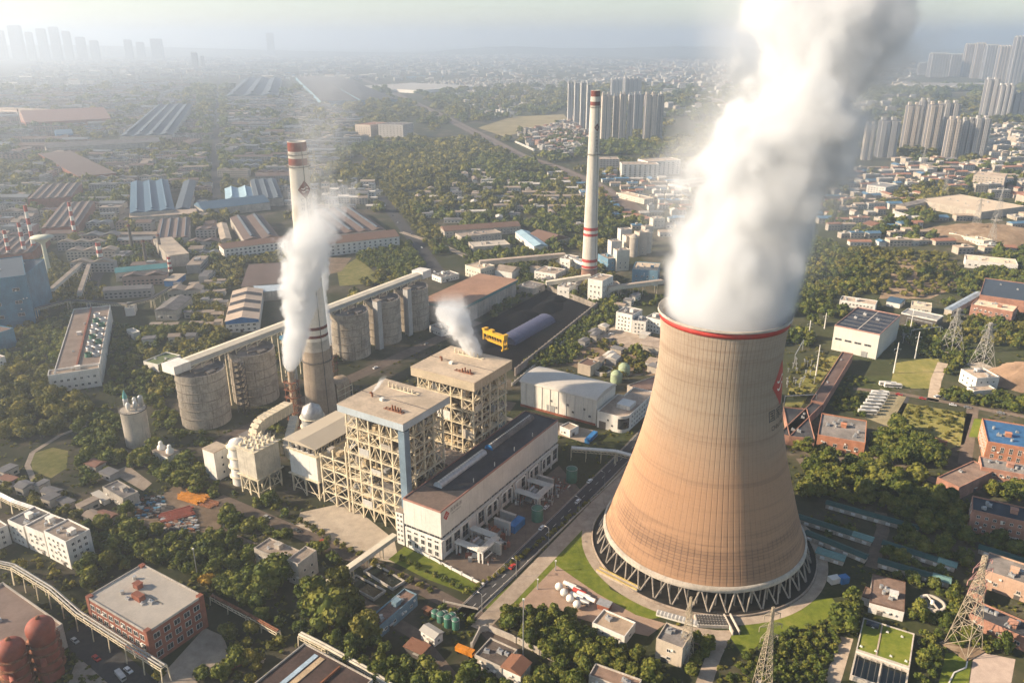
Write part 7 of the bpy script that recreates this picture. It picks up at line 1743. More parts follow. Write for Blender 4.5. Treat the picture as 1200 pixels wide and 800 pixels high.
def house_shape(k, L, D, h, style, wi, ri, c=(0, 0), ca=1.0, sa=0.0):
    """walls, roof, a band of openings per storey; style 0 flat, 1 pitched, 2 multi-bay"""
    q = MB()
    q.box(-L/2, -D/2, 0, L/2, D/2, h, wi)
    if style == 0:
        q.box(-L/2 - .2, -D/2 - .2, h, L/2 + .2, D/2 + .2, h + .5, ri)
        if L > 12: q.box(-L*.1, -D*.2, h + .5, L*.1, D*.2, h + 2.6, wi)
    elif style == 1: q.gable(-L/2, -D/2, L/2, D/2, h + .02, D * .2, .5, ri)
    else:
        nb = max(2, int(L / 16)); bw = L / nb
        for i in range(nb):
            x0, x1, xm = -L/2 + bw*i, -L/2 + bw*(i+1), -L/2 + bw*(i+.5); r = bw * .16
            q.add([(x0,-D/2,h+.05),(x1,-D/2,h+.05),(x1,D/2,h+.05),(x0,D/2,h+.05),(xm,-D/2,h+r),(xm,D/2,h+r)], [(0,4,5,3),(1,2,5,4),(0,1,4),(2,3,5)], ri)
    st = 3.2; n = max(1, int(h / st))
    for s in range(n if h < 30 else 0):
        z0 = s * st + 1.1
        m_ = max(1, int(L / 4.0))
        if m_ > 14: m_ = 14
        for i in range(m_):
            x = -L/2 + L * (i + .5) / m_; w = L / m_ * .25
            q.add([(x-w,-D/2-.05,z0),(x+w,-D/2-.05,z0),(x+w,-D/2-.05,z0+1.3),(x-w,-D/2-.05,z0+1.3)], [(0,1,2,3)], len(ALLM) - 1)
    n0 = len(k.v)
    k.v.extend([(c[0] + x*ca - y*sa, c[1] + x*sa + y*ca, z) for x, y, z in q.v]); k.f.extend([tuple(i + n0 for i in f) for f in q.f]); k.m.extend(q.m); k.sm.extend(q.sm)
HOUSES = []
def houses(label, px, n, Ls, Ds, hs, styles, walls, roofs, ang, jit=.12, gap=1.15):
    poly = [(G(*q).x, G(*q).y) for q in px]; xs = [p[0] for p in poly]; ys = [p[1] for p in poly]; got = tries = 0
    while got < n and tries < n * 14:
        tries += 1; x, y = RNG.uniform(min(xs), max(xs)), RNG.uniform(min(ys), max(ys))
        if not inpoly(x, y, poly): continue
        ca, sa = math.cos(ang), math.sin(ang); u, v = x*ca + y*sa, -x*sa + y*ca; sp_ = 2.1 * (Ds[1] + 7)
        v = round(v / sp_) * sp_ + RNG.uniform(-.12, .12) * sp_; x, y = u*ca - v*sa, u*sa + v*ca
        L, D, h = RNG.uniform(*Ls), RNG.uniform(*Ds), RNG.uniform(*hs); r = math.hypot(L, D) / 2 * .82
        if blocked(x, y, r * 1.6): continue
        cell = 90.0; gx, gy = int(x // cell), int(y // cell); bad = False
        for i in range(gx - 1, gx + 2):
            for j in range(gy - 1, gy + 2):
                for (hx, hy, hr) in HG.get((i, j), ()):
                    if (hx - x) ** 2 + (hy - y) ** 2 < ((hr + r) * gap * .8) ** 2: bad = True
        if bad: continue
        a = ang + RNG.choice((0, math.pi / 2)) * (1 if RNG.random() < .35 else 0) + RNG.uniform(-jit, jit)
        HG.setdefault((gx, gy), []).append((x, y, r)); got += 1
        HOUSES.append((x, y, L, D, h, RNG.choice(styles), RNG.choice(walls), RNG.choice(roofs), a, label))
houses("low works shed or hut among trees at the mid left", [(0, 220), (60, 180), (240, 180), (260, 300), (235, 345), (140, 345), (100, 300), (0, 280)], 272, (14, 56), (8, 17), (5, 11), (1, 2, 2, 0), (1, 2, 2, 3), (1, 2, 5, 5, 6, 6), .1)
houses("low works shed in the haze at the upper left", [(0, 110), (210, 95), (260, 150), (240, 180), (60, 180), (0, 200)], 236, (30, 120), (14, 30), (8, 14), (1, 2, 2), (2, 2, 3), (2, 5, 6, 6), .12)
houses("shed or house beside the avenue in the hazy upper left centre", [(262, 120), (350, 110), (430, 140), (420, 170), (350, 215), (262, 205)], 236, (18, 80), (10, 22), (6, 12), (0, 1, 2, 2), (1, 2, 2), (1, 2, 5, 5, 6), .05)
houses("small white house in the far town right of the railway", [(470, 100), (520, 108), (600, 150), (625, 160), (600, 130), (660, 120), (690, 95), (560, 92)], 600, (9, 20), (7, 12), (5, 11), (0, 1), (0, 0, 0, 1), (0, 0, 1, 3, 2), .3, .6)
houses("house in the pale village beside the straw field", [(600, 150), (665, 140), (695, 165), (660, 185), (625, 172)], 199, (8, 18), (7, 11), (5, 10), (0, 1), (0, 0, 1, 3), (0, 1, 2, 3), .5, .6)
houses("far building on the plain before the highway", [(330, 70), (600, 62), (800, 75), (790, 100), (560, 95), (330, 95)], 1020, (16, 60), (12, 24), (7, 18), (0, 1, 1), (0, 0, 1, 2), (0, 0, 0, 1, 4), .2, .4)
houses("far building in the haze below the skyline", [(60, 72), (330, 66), (330, 95), (210, 95), (0, 105), (0, 90)], 618, (20, 80), (12, 30), (8, 24), (0, 0, 1), (0, 1, 2), (0, 1, 2, 5), .1, .4)
houses("far building on the plain left of the steam", [(780, 70), (850, 72), (860, 130), (780, 140), (690, 95)], 462, (14, 50), (10, 22), (7, 18), (0, 1), (0, 0, 1), (0, 0, 1, 3), .2, .4)
houses("house among trees right of the slender chimney", [(640, 205), (720, 195), (800, 215), (810, 250), (770, 280), (735, 262), (700, 240), (650, 215)], 109, (9, 26), (7, 12), (4, 8), (0, 1, 1), (0, 1), (0, 1, 3, 4, 5), .1)
houses("house among trees right of the steam", [(950, 205), (1070, 195), (1075, 225), (1060, 262), (1110, 268), (1100, 292), (1000, 285), (950, 260)], 126, (9, 28), (7, 13), (4, 9), (0, 1, 1), (0, 1, 1), (0, 1, 1, 3, 4), .1)
houses("low building on the right between factory roofs and towers", [(1050, 190), (1210, 190), (1210, 250), (1190, 235), (1100, 222)], 126, (10, 40), (8, 16), (5, 14), (0, 0, 1), (0, 1, 1), (0, 1, 2, 3), .1)
houses("white house on the right below the balcony slabs", [(1155, 150), (1210, 148), (1210, 190), (1155, 188)], 83, (14, 36), (10, 16), (7, 16), (0,), (0, 0, 1), (0, 1), .1)
houses("far low building between river and right hand towers", [(1000, 80), (1070, 75), (1080, 110), (1060, 125), (1000, 140)], 109, (20, 60), (14, 26), (8, 20), (0, 1), (0, 1, 2), (0, 1, 2), .0)
houses("low depot building before the right hand works", [(1060, 262), (1210, 255), (1210, 300), (1130, 298), (1090, 290)], 58, (10, 28), (8, 13), (4, 8), (0, 1), (0, 1), (0, 1, 4, 3), .1)
houses("small works building behind the white factories", [(330, 225), (440, 215), (445, 245), (360, 246), (335, 240)], 54, (9, 24), (8, 12), (5, 11), (0, 1), (0, 1), (1, 2, 5, 0), .05)
houses("small plant building near the coal yard's far end", [(640, 318), (720, 345), (735, 355), (720, 362), (690, 352), (640, 330)], 21, (6, 14), (5, 8), (3, 6), (0, 0, 1), (0, 1), (1, 2), PA)
houses("small house in the green between offices and railway", [(480, 235), (560, 200), (690, 230), (690, 270), (620, 262), (500, 262)], 60, (10, 30), (7, 11), (4, 8), (0, 1, 1), (0, 0, 1), (0, 1, 1, 2), .05)
houses("little works hut by the silos and halls", [(200, 330), (262, 330), (262, 385), (225, 400), (180, 400)], 24, (6, 12), (5, 8), (3, 6), (0, 1), (0, 1), (1, 2), .1)
houses("little hut in the lower left works", [(0, 545), (110, 560), (150, 600), (110, 610), (40, 590)], 13, (6, 11), (4, 7), (3, 5), (0, 1), (1, 2), (1, 2, 3), -.5)
houses("works cabin on the dusty yard behind the white warehouse", [(690, 400), (724, 384), (765, 400), (765, 432), (715, 436)], 12, (6, 14), (5, 9), (3, 6), (0, 0, 1), (0, 1, 2), (1, 2, 0), PA)
order = sorted(range(len(HOUSES)), key=lambda i: -math.sqrt(HOUSES[i][2] * HOUSES[i][4]) / math.hypot(HOUSES[i][0], HOUSES[i][1], CAM_H))
singles = set(order[:270])
kk = MB()
for i, (x, y, L, D, h, st, w, r, a, lab) in enumerate(HOUSES):
    if i in singles:
        k = MB(); house_shape(k, L, D, h, st, w, len(HM_W) + r)
        o = k.build("town_building", ALLM, None, (x, y, 0), a)
        cut = min(q for q in (lab.find(c_) for c_ in (" among ", " in ", " beside ", " on ", " before ", " behind ", " near ", " right of ", " between ", " by ", " at ")) if q > 0)
        sz = "tall" if h > 13 else "long" if L > 2.6 * D else "small" if L < 13 else "broad"
        nm = f"{sz} {('white', 'cream', 'grey', 'pink')[w]} {('flat roofed', 'gabled', 'ridged')[st]} building with {('pale', 'tan', 'grey', 'terracotta', 'blue', 'slate', 'rusty')[r]} roof"
        tag(o, " ".join((nm + lab[cut:]).split()[:16]), "building", lab)
    else: house_shape(kk, L, D, h, st, w, len(HM_W) + r, (x, y), math.cos(a), math.sin(a))
structure("distant_town", kk, ALLM, 'stuff')['label'] = "mass of small far buildings spreading to the hazy horizon"

# ------------------------------------------------------------------ trees
def leaf_mat(key, dark, light, gold):
    t = NT(key)
    at = t.n("Attribute"); at.attribute_name = "leaf_tint"; at.attribute_type = 'GEOMETRY'
    oi = t.n("ObjectInfo").outputs["Random"]
    geo = t.n("NewGeometry").outputs["Position"]
    big = t.noise(geo, 0.035, 3, 0.6)
    k = t.math('ADD', t.math('MULTIPLY', at.outputs["Fac"], 0.55), t.math('ADD', t.math('MULTIPLY', oi, 0.42), t.math('MULTIPLY', big, 0.3)))
    col = t.ramp(k, [(0.22, dark), (0.58, light), (0.95, gold)])
    b = t.n("BsdfPrincipled"); t.l(col, b.inputs["Base Color"]); b.inputs["Roughness"].default_value = 0.75; b.inputs["Specular IOR Level"].default_value = 0.15
    tr = t.n("BsdfTranslucent"); t.l(col, tr.inputs["Color"])
    mx = t.n("MixShader"); mx.inputs[0].default_value = 0.18
    t.l(b.outputs[0], mx.inputs[1]); t.l(tr.outputs[0], mx.inputs[2]); t.l(mx.outputs[0], t.out.inputs[0])
    return t.mat
LEAF_A = leaf_mat("leaves_dark_green", (0.038, 0.055, 0.011), (0.088, 0.115, 0.020), (0.19, 0.185, 0.034))
LEAF_B = leaf_mat("leaves_olive", (0.052, 0.060, 0.012), (0.130, 0.130, 0.026), (0.25, 0.21, 0.043))
LEAF_Y = leaf_mat("leaves_yellow", (0.16, 0.10, 0.015), (0.34, 0.21, 0.03), (0.45, 0.30, 0.05))
ICO = None
def ico(sub):
    import bmesh
    bm = bmesh.new(); bmesh.ops.create_icosphere(bm, subdivisions=sub, radius=1.0)
    v = np.array([q.co[:] for q in bm.verts]); f = np.array([[w.index for w in q.verts] for q in bm.faces]); bm.free()
    return v, f
ICO2, ICO1 = ico(2), ico(1)
def crown_mesh(name, seed, R, H, z0, nl, nq, qs, m, conic=False, core=ICO1):
    """crown of lobes, each a knobbly core with a coat of leaf tufts; R radius, H height of crown above z0"""
    rg = np.random.default_rng(seed)
    V, F3, F4, T3, T4 = [], [], [], [], []
    nv = 0
    for i in range(nl):
        if i == 0: c = np.array([0, 0, z0 + H * .55]); r = R * .68
        else:
            a = i * 2.39996 + rg.uniform(-.35, .35); h = rg.uniform(0.12, 0.92) if not conic else (i / nl)
            rr = (R * .64 * math.sqrt(max(0.05, 1 - (2 * h - .85) ** 2 * .8)) if not conic else R * .5 * (1 - h)) * rg.uniform(.75, 1.15)
            c = np.array([rr * math.cos(a), rr * math.sin(a), z0 + H * h * .86]); r = R * rg.uniform(.30, .46) * (1 if not conic else 1.15 - h * .8)
        tint = rg.uniform(0.0, 1.0)
        v, f = core
        ph = rg.uniform(0, 6.28, 3)
        kn = 1 + .13 * np.sin(v[:, 0] * 5 + ph[0]) + .11 * np.sin(v[:, 1] * 6 + ph[1]) + .10 * np.sin(v[:, 2] * 5.5 + ph[2]) + rg.uniform(-.09, .09, len(v))
        vv = v * (r * .86 * kn)[:, None] * np.array([1, 1, .82]) + c
        V.append(vv); F3.append(f + nv); T3.append(np.clip(tint + rg.uniform(-.25, .25, len(f)), 0, 1) * .8); nv += len(vv)
        n = nq
        d = rg.normal(size=(n, 3)); d[:, 2] = d[:, 2] * .9 + .15; d /= np.linalg.norm(d, axis=1)[:, None]
        p = c + d * np.array([1, 1, .82]) * r * rg.uniform(.86, 1.13, n)[:, None]
        nn = d + rg.normal(size=(n, 3)) * .55; nn /= np.linalg.norm(nn, axis=1)[:, None]
        ref = np.where(np.abs(nn[:, 2:3]) < .9, np.array([[0, 0, 1.0]]), np.array([[1.0, 0, 0]]))
        s = np.cross(nn, ref); s /= np.linalg.norm(s, axis=1)[:, None]; u = np.cross(nn, s)
        ang = rg.uniform(0, 6.28, n)[:, None]; s, u = s * np.cos(ang) + u * np.sin(ang), u * np.cos(ang) - s * np.sin(ang)
        q = qs * rg.uniform(.6, 1.3, n)[:, None]
        quad = np.stack([p - s*q*.6 - u*q*.42, p + s*q*.5 - u*q*.5 + nn*q*.12, p + s*q*.62 + u*q*.4, p - s*q*.46 + u*q*.55 + nn*q*.1], axis=1).reshape(-1, 3)
        V.append(quad); F4.append(np.arange(n * 4).reshape(n, 4) + nv); nv += n * 4
        T4.append(np.clip(tint * .7 + rg.uniform(-.15, .5, n), 0, 1))
    V = np.concatenate(V); F3 = np.concatenate(F3); F4 = np.concatenate(F4) if F4 else np.zeros((0, 4), int)
    V[:, 2] = np.maximum(V[:, 2], 0.3)
    me = bpy.data.meshes.new(name)
    me.vertices.add(len(V)); me.vertices.foreach_set("co", V.astype(np.float32).ravel())
    loops = np.concatenate([F3.ravel(), F4.ravel()]); me.loops.add(len(loops)); me.loops.foreach_set("vertex_index", loops.astype(np.int32))
    st = np.concatenate([np.arange(len(F3)) * 3, len(F3) * 3 + np.arange(len(F4)) * 4]).astype(np.int32)
    me.polygons.add(len(st)); me.polygons.foreach_set("loop_start", st)
    me.update(calc_edges=True)
    at = me.attributes.new("leaf_tint", 'FLOAT', 'FACE'); at.data.foreach_set("value", np.concatenate(T3 + T4).astype(np.float32))
    me.materials.append(m); me.validate()
    return me
NEAR, FARC = [], []
for i in range(8):
    m = LEAF_A if i % 2 == 0 else LEAF_B
    NEAR.append(crown_mesh("crown", 100 + i, 1.0, 1.55 if i < 6 else 2.1, 0.35, 13 + i % 4, 80, 0.155, m))
for i in range(6):
    m = LEAF_A if i % 2 == 0 else LEAF_B
    FARC.append(crown_mesh("crown", 200 + i, 1.0, 1.45, 0.05, 7 + i % 3, 16, 0.30, m))
YEL = crown_mesh("crown", 333, 1.0, 1.4, 0.35, 12, 70, 0.16, LEAF_Y)
def trunk_mesh():
    k = MB(); k.tube((0, 0, 0), (0.02, 0, 0.55), 0.085, 0.06, 8)
    for a in (0.3, 1.7, 2.9, 4.2, 5.3): k.tube((0.02, 0, 0.42), (0.45 * math.cos(a), 0.45 * math.sin(a), 1.0), 0.042, 0.018, 6)
    return k.mesh("trunk", BARK)
TRUNK = trunk_mesh()

TREES = []                                            # x, y, radius, height factor, kind, zone
GRIDT = {}
def near_tree(x, y, r, k=0.8):
    c = 8.0; gx, gy = int(x // c), int(y // c)
    for i in range(gx - 2, gx + 3):
        for j in range(gy - 2, gy + 3):
            for (tx, ty, tr) in GRIDT.get((i, j), ()):
                if (tx - x) ** 2 + (ty - y) ** 2 < ((tr + r) * k) ** 2: return True
    return False
def put_tree(x, y, r, hf, kind, zone):
    TREES.append((x, y, r, hf, kind, zone)); GRIDT.setdefault((int(x // 8), int(y // 8)), []).append((x, y, r))
ZL_ = []
def zone(label, px, rmin, rmax, n_per_ha, kind=0, hf=1.0, spacing=0.62):
    """scatter trees of crown radius rmin..rmax over a patch of ground"""
    poly = [(G(*q).x, G(*q).y) for q in px]
    ZL_.append(label); zi = len(ZL_) - 1
    xs = [p[0] for p in poly]; ys = [p[1] for p in poly]
    ar = abs(sum(poly[i][0] * poly[(i+1) % len(poly)][1] - poly[(i+1) % len(poly)][0] * poly[i][1] for i in range(len(poly)))) / 2
    want = int(ar / 1e4 * n_per_ha * 2.3); tries = 0; got = 0
    while got < want and tries < want * 12:
        tries += 1
        x, y = RNG.uniform(min(xs), max(xs)), RNG.uniform(min(ys), max(ys))
        if not inpoly(x, y, poly): continue
        r = rmin + (rmax - rmin) * RNG.random() ** 1.4
        if near_tree(x, y, r, spacing) or blocked(x, y, r) or on_house(x, y, r): continue
        put_tree(x, y, r, hf * RNG.uniform(.85, 1.2), kind, zi); got += 1
def row(label, px, r, step, kind=0, hf=1.0, jit=0.6):
    pts = [G(*q) for q in px]; ZL_.append(label); zi = len(ZL_) - 1
    for a, b in zip(pts[:-1], pts[1:]):
        n = max(1, int((b - a).length / step))
        for i in range(n + 1):
            p = a + (b - a) * i / max(n, 1)
            put_tree(p.x + RNG.uniform(-jit, jit), p.y + RNG.uniform(-jit, jit), r * RNG.uniform(.8, 1.2), hf * RNG.uniform(.85, 1.15), kind, zi)
def one(label, px, r, kind=0, hf=1.0):
    p = G(*px); ZL_.append(label); put_tree(p.x, p.y, r, hf, kind, len(ZL_) - 1)
# near zones
for i, (x, y, r) in enumerate(((388, 735, 9.0), (410, 725, 7.0), (370, 718, 7.5), (398, 700, 6.0), (322, 690, 8.0), (335, 676, 6.0), (310, 700, 5.5), (428, 748, 6.0))):
    one(("tallest broad tree left of the settling basins", "round tree touching the settling basins' left edge", "broad tree between the beige house and the brown hall", "olive tree just below the cream pipe bridge", "big dark tree in front of the beige house", "smaller tree at the beige house's right corner", "round tree left below the beige house", "dark tree between pump house and brown hall")[i], (x, y), r, 1 if i % 2 else 0, 1.05)
one("single yellow autumn tree behind the brick office", (244, 688), 3.6, 2)
zone("green trees in the belt between scrap yard and brick office", [(95, 622), (150, 600), (170, 622), (240, 632), (300, 645), (300, 690), (250, 690), (205, 670), (170, 655), (108, 690), (85, 672), (108, 640)], 2.6, 5.0, 120)
zone("green trees in the strip between the precipitators and the pale yard", [(232, 575), (262, 585), (330, 592), (350, 618), (415, 652), (400, 668), (372, 648), (300, 620), (268, 612), (262, 590)], 2.4, 4.2, 150)
zone("dark trees in the wood left of the beige house", [(258, 600), (300, 628), (296, 650), (300, 700), (320, 730), (260, 700), (240, 640)], 3.0, 5.5, 110)
zone("dark trees on the slope above the brown hall", [(245, 700), (320, 735), (360, 750), (440, 800), (560, 800), (540, 775), (470, 775), (440, 742), (420, 745), (330, 730)], 2.6, 5.0, 85)
zone("trees at the lower left around the brick office yard", [(220, 775), (250, 745), (300, 760), (270, 800), (210, 800)], 2.4, 4.4, 60)
zone("green trees in the grove between the pipe track and the walled court", [(565, 722), (600, 720), (640, 714), (668, 724), (690, 745), (700, 775), (660, 790), (640, 770), (590, 745)], 2.6, 4.4, 170)
zone("dark trees around the white pavilion and the tan block", [(700, 752), (735, 760), (768, 775), (765, 800), (680, 800), (690, 770)], 2.4, 4.2, 150)
zone("dark trees right of the tan block", [(800, 755), (815, 745), (845, 762), (835, 800), (805, 800), (800, 780), (806, 760)], 2.2, 3.8, 170)
zone("small round orchard trees below the right lawn", [(850, 800), (868, 772), (905, 750), (940, 735), (975, 728), (982, 745), (965, 800)], 1.5, 2.5, 420, 0, .9, .8)
zone("trees around the brown roofed house and the small lawn", [(965, 712), (1012, 700), (1020, 724), (1000, 735), (975, 722)], 2.2, 4.4, 130)
one("big round tree beside the grass roofed basin", (988, 738), 6.0, 0)
zone("trees between the clarifier and the large pylon", [(1070, 690), (1112, 680), (1128, 700), (1118, 745), (1090, 730), (1085, 720), (1068, 735)], 2.2, 4.0, 170)
zone("dark hedge trees right of the grass roofed basin", [(1082, 735), (1100, 738), (1098, 800), (1076, 800)], 1.8, 3.0, 260)
zone("dark trees in the large wood between cooling tower and brick school", [(950, 548), (985, 538), (1040, 545), (1085, 565), (1098, 580), (1135, 610), (1135, 640), (1080, 622), (1030, 600), (968, 582), (940, 590)], 3.4, 6.0, 110)
zone("dark trees in the big wood towards the schools", [(985, 550), (1085, 572), (1135, 612), (1140, 645), (1080, 618), (1000, 588)], 4.0, 6.0, 90)
zone("dark trees between the green roofed rows", [(940, 606), (1000, 618), (1020, 640), (960, 626)], 2.2, 3.6, 190)
zone("dark trees between the right hand green roofed rows", [(1040, 622), (1130, 650), (1145, 655), (1130, 668), (1040, 645)], 2.4, 4.0, 190)
zone("dark trees along the lower green roofed rows", [(1040, 650), (1110, 675), (1125, 690), (1080, 688), (1030, 668), (990, 655), (985, 645), (1015, 650)], 2.0, 3.6, 190)
zone("dark trees before the brick school", [(1100, 585), (1200, 622), (1200, 650), (1150, 645)], 2.4, 4.4, 150)
zone("round dark trees on the island by the brick workshop", [(1024, 520), (1050, 505), (1100, 530), (1098, 550), (1050, 545), (1025, 535)], 4.0, 6.0, 140)
zone("trees of the courtyard between the brick schools", [(1150, 565), (1200, 572), (1200, 590), (1150, 580)], 2.4, 4.4, 130)
zone("dark trees before the lone white house", [(1092, 455), (1140, 462), (1170, 462), (1200, 470), (1200, 490), (1130, 475), (1090, 462)], 2.6, 4.6, 150)
zone("dark trees below the two pylons", [(1060, 395), (1105, 412), (1130, 408), (1150, 420), (1125, 428), (1100, 445), (1092, 430)], 2.2, 4.0, 120)
zone("small trees of the meadow by the covered corridor", [(985, 425), (1010, 440), (1030, 470), (1010, 490), (975, 480), (970, 460)], 1.4, 2.8, 75)
zone("low shrubs in the garden by the bus park", [(1050, 472), (1138, 486), (1128, 518), (1100, 528), (1050, 505)], 1.0, 2.2, 120, 1, .7)
zone("shrubs on the meadow beside the cooling tower", [(925, 440), (960, 405), (975, 425), (945, 470), (920, 490)], 1.2, 2.6, 110, 1, .8)
row("clipped young tree in the near row along the front lawn", [(470, 655), (520, 680), (548, 694)], 1.7, 4.6)
row("clipped young tree in the far row along the front lawn", [(352, 612), (385, 632), (440, 662), (480, 682), (505, 692)], 1.9, 4.8, 1)
row("round tree of the short row by the road junction", [(520, 716), (552, 730)], 2.3, 4.6)
row("hedge bush along the transformer yard fence", [(557, 690), (600, 660), (650, 622), (690, 588)], 1.3, 3.0, 1, .8)
zone("trees of the long wood between coal yard wall and warehouse", [(612, 428), (660, 395), (712, 358), (722, 362), (720, 380), (690, 402), (668, 425), (640, 430)], 2.6, 4.4, 190)
zone("trees in the lower left works belt", [(85, 500), (130, 478), (142, 500), (135, 525), (145, 545), (178, 520), (235, 555), (232, 580), (200, 568), (150, 545), (118, 565), (95, 575), (100, 540)], 2.8, 5.0, 120)
zone("olive trees at the left edge below the blue mill", [(0, 440), (20, 425), (60, 445), (100, 470), (105, 500), (60, 512), (0, 520)], 3.6, 6.5, 95, 1)
zone("trees around the small house rows at the left edge", [(0, 560), (50, 570), (100, 590), (90, 615), (52, 600), (0, 590)], 2.0, 4.0, 60, 1)
zone("shrubs on the rough ground below the white blocks", [(0, 640), (60, 660), (95, 690), (100, 700), (40, 690), (0, 670)], 1.4, 3.0, 90, 1)
zone("dark trees between fan hall and blue mill", [(20, 400), (60, 375), (92, 368), (70, 420), (40, 430)], 2.6, 4.6, 110)
zone("olive trees in the tall row left of the gallery", [(168, 432), (215, 398), (232, 350), (255, 290), (292, 285), (285, 330), (262, 345), (262, 385), (305, 382), (318, 375), (240, 408), (196, 436), (205, 455), (180, 470)], 3.2, 5.8, 120, 1)
zone("dark trees at the foot of the left silos", [(180, 470), (210, 490), (250, 512), (320, 490), (332, 505), (250, 530), (180, 500)], 1.6, 3.0, 110)
zone("trees between the white factory and the coal shed", [(420, 300), (455, 290), (490, 285), (500, 310), (470, 330), (440, 315), (420, 312)], 3.0, 5.4, 120)
zone("trees in front of the long white factories", [(262, 300), (345, 298), (345, 308), (262, 310)], 2.4, 4.0, 130, 1)
zone("trees along the works street", [(440, 190), (450, 195), (500, 262), (520, 275), (505, 300), (490, 285), (450, 235)], 3.5, 6.0, 90, 1)
zone("trees on the green between the office rows", [(520, 295), (545, 300), (600, 292), (640, 292), (640, 300), (545, 303)], 2.5, 4.5, 90)
zone("trees in the orchard right of the tower", [(950, 300), (1010, 290), (1110, 300), (1130, 330), (1100, 350), (1030, 345), (970, 352), (945, 330)], 2.4, 4.8, 55, 1)
zone("dark trees in the wood beside the steam", [(935, 320), (955, 280), (1010, 300), (1020, 340), (985, 345), (960, 360), (940, 375), (925, 350)], 3.2, 5.5, 110)
zone("trees along the right hand works", [(1120, 330), (1145, 318), (1210, 312), (1210, 330), (1150, 325), (1140, 350), (1125, 352)], 2.8, 5.0, 110)
zone("trees below the pink works", [(1110, 370), (1210, 378), (1210, 405), (1160, 405), (1120, 400)], 2.0, 4.0, 90, 1)
zone("trees at the works yard behind the warehouse", [(672, 440), (700, 400), (725, 388), (768, 405), (768, 434), (720, 444)], 1.6, 3.4, 60, 1)
zone("trees beside the slender chimney", [(600, 330), (640, 325), (700, 350), (720, 355), (700, 365), (640, 340)], 1.8, 3.2, 50)
zone("trees on the rough ground at the lower left corner", [(170, 800), (230, 770), (300, 730), (340, 745), (300, 800)], 2.0, 4.0, 60, 1)
zone("dark trees along the bottom edge below the court", [(430, 800), (470, 778), (560, 790), (680, 790), (760, 790), (760, 812), (430, 812)], 2.4, 4.6, 120)
zone("trees filling the ground around the steelworks sheds", [(0, 330), (60, 300), (130, 345), (100, 360), (60, 365), (30, 400), (0, 410)], 2.6, 4.6, 60, 1)
zone("trees between fan hall, gabled house and silos", [(120, 440), (135, 380), (170, 390), (165, 430), (205, 455), (190, 480), (150, 470), (125, 465)], 2.2, 4.4, 80)
zone("trees scattered over the precipitator court", [(200, 560), (235, 545), (260, 575), (330, 590), (300, 600), (230, 575)], 1.8, 3.4, 110)
zone("trees around the staff blocks and the lawn behind", [(700, 365), (722, 340), (780, 345), (780, 362), (722, 356)], 1.8, 3.4, 60)
zone("dark trees around the brick workshop and lean shed", [(930, 520), (1020, 524), (1060, 545), (1010, 548), (940, 545)], 2.4, 4.6, 70)
zone("trees by the pink halls and the plaza", [(1100, 690), (1135, 690), (1140, 725), (1200, 760), (1200, 770), (1120, 760), (1105, 735)], 1.8, 3.6, 110)
N_NEAR = len(TREES)
# far woods: the same kinds, thinning with a patchy cover, streets and clearings left open
nrg = np.random.default_rng(11)
WOODS = [([(440, 165), (560, 168), (640, 195), (690, 215), (740, 250), (700, 300), (640, 285), (560, 262), (480, 255), (450, 205), (420, 175)], .80),
         ([(420, 120), (560, 100), (640, 130), (560, 150), (470, 140)], .35), ([(640, 160), (680, 165), (780, 168), (880, 150), (880, 175), (800, 182), (690, 182), (640, 175)], .75),
         ([(940, 240), (1010, 235), (1070, 240), (1110, 262), (1010, 285), (930, 300)], .7), ([(1050, 175), (1200, 185), (1200, 225), (1130, 220), (1060, 205)], .6),
         ([(930, 190), (1060, 195), (1060, 225), (930, 235)], .35), ([(0, 175), (140, 190), (190, 165), (260, 150), (350, 150), (350, 205), (230, 205), (160, 212), (125, 260), (100, 300), (60, 270), (0, 215)], .55),
         ([(350, 160), (420, 150), (440, 190), (430, 240), (360, 240)], .5), ([(560, 100), (760, 95), (660, 130), (600, 130)], .5), ([(230, 60), (262, 60), (270, 240), (240, 240)], .8),
         ([(1100, 230), (1200, 200), (1200, 300), (1160, 290)], .4)]
WP = [([(G(*q).x, G(*q).y) for q in p], d) for p, d in WOODS]
ZL_.append("far"); FZ = len(ZL_) - 1
y = 560.0
while y < 4200:
    stp = 6.0 + (y - 560) * 0.0062
    half = y * 0.72 + 40
    x = -half
    while x < half:
        xx, yy = x + RNG.uniform(-.5, .5) * stp, y + RNG.uniform(-.5, .5) * stp
        x += stp
        px, py = PROJ((xx, yy, 0))
        if px < -30 or px > 1230: continue
        d = 0.36
        for poly, dd in WP:
            if inpoly(xx, yy, poly): d = dd; break
        nz = vnoise(xx, yy, 70, 1) * .55 + vnoise(xx, yy, 24, 2) * .45
        if nz > d * 0.62 + 0.17: continue
        r = stp * RNG.uniform(.45, .95)
        if blocked(xx, yy, r) or on_house(xx, yy, r): continue
        if near_tree(xx, yy, r, .5): continue
        put_tree(xx, yy, r, RNG.uniform(.8, 1.25) * (1.0 if y < 1500 else .8), 1 if vnoise(xx, yy, 200, 5) > .5 else 0, FZ)
    y += stp
def size_seen(t): return t[2] / max(1.0, math.hypot(t[0], t[1], CAM_H))
cand = []
for i, t in enumerate(TREES[:N_NEAR]):
    px, py = PROJ((t[0], t[1], t[2])); 
    if -20 < px < 1220 and py < 815: cand.append((size_seen(t), i))
cand.sort(reverse=True)
single = {i for _, i in cand[:296]}
proto = None
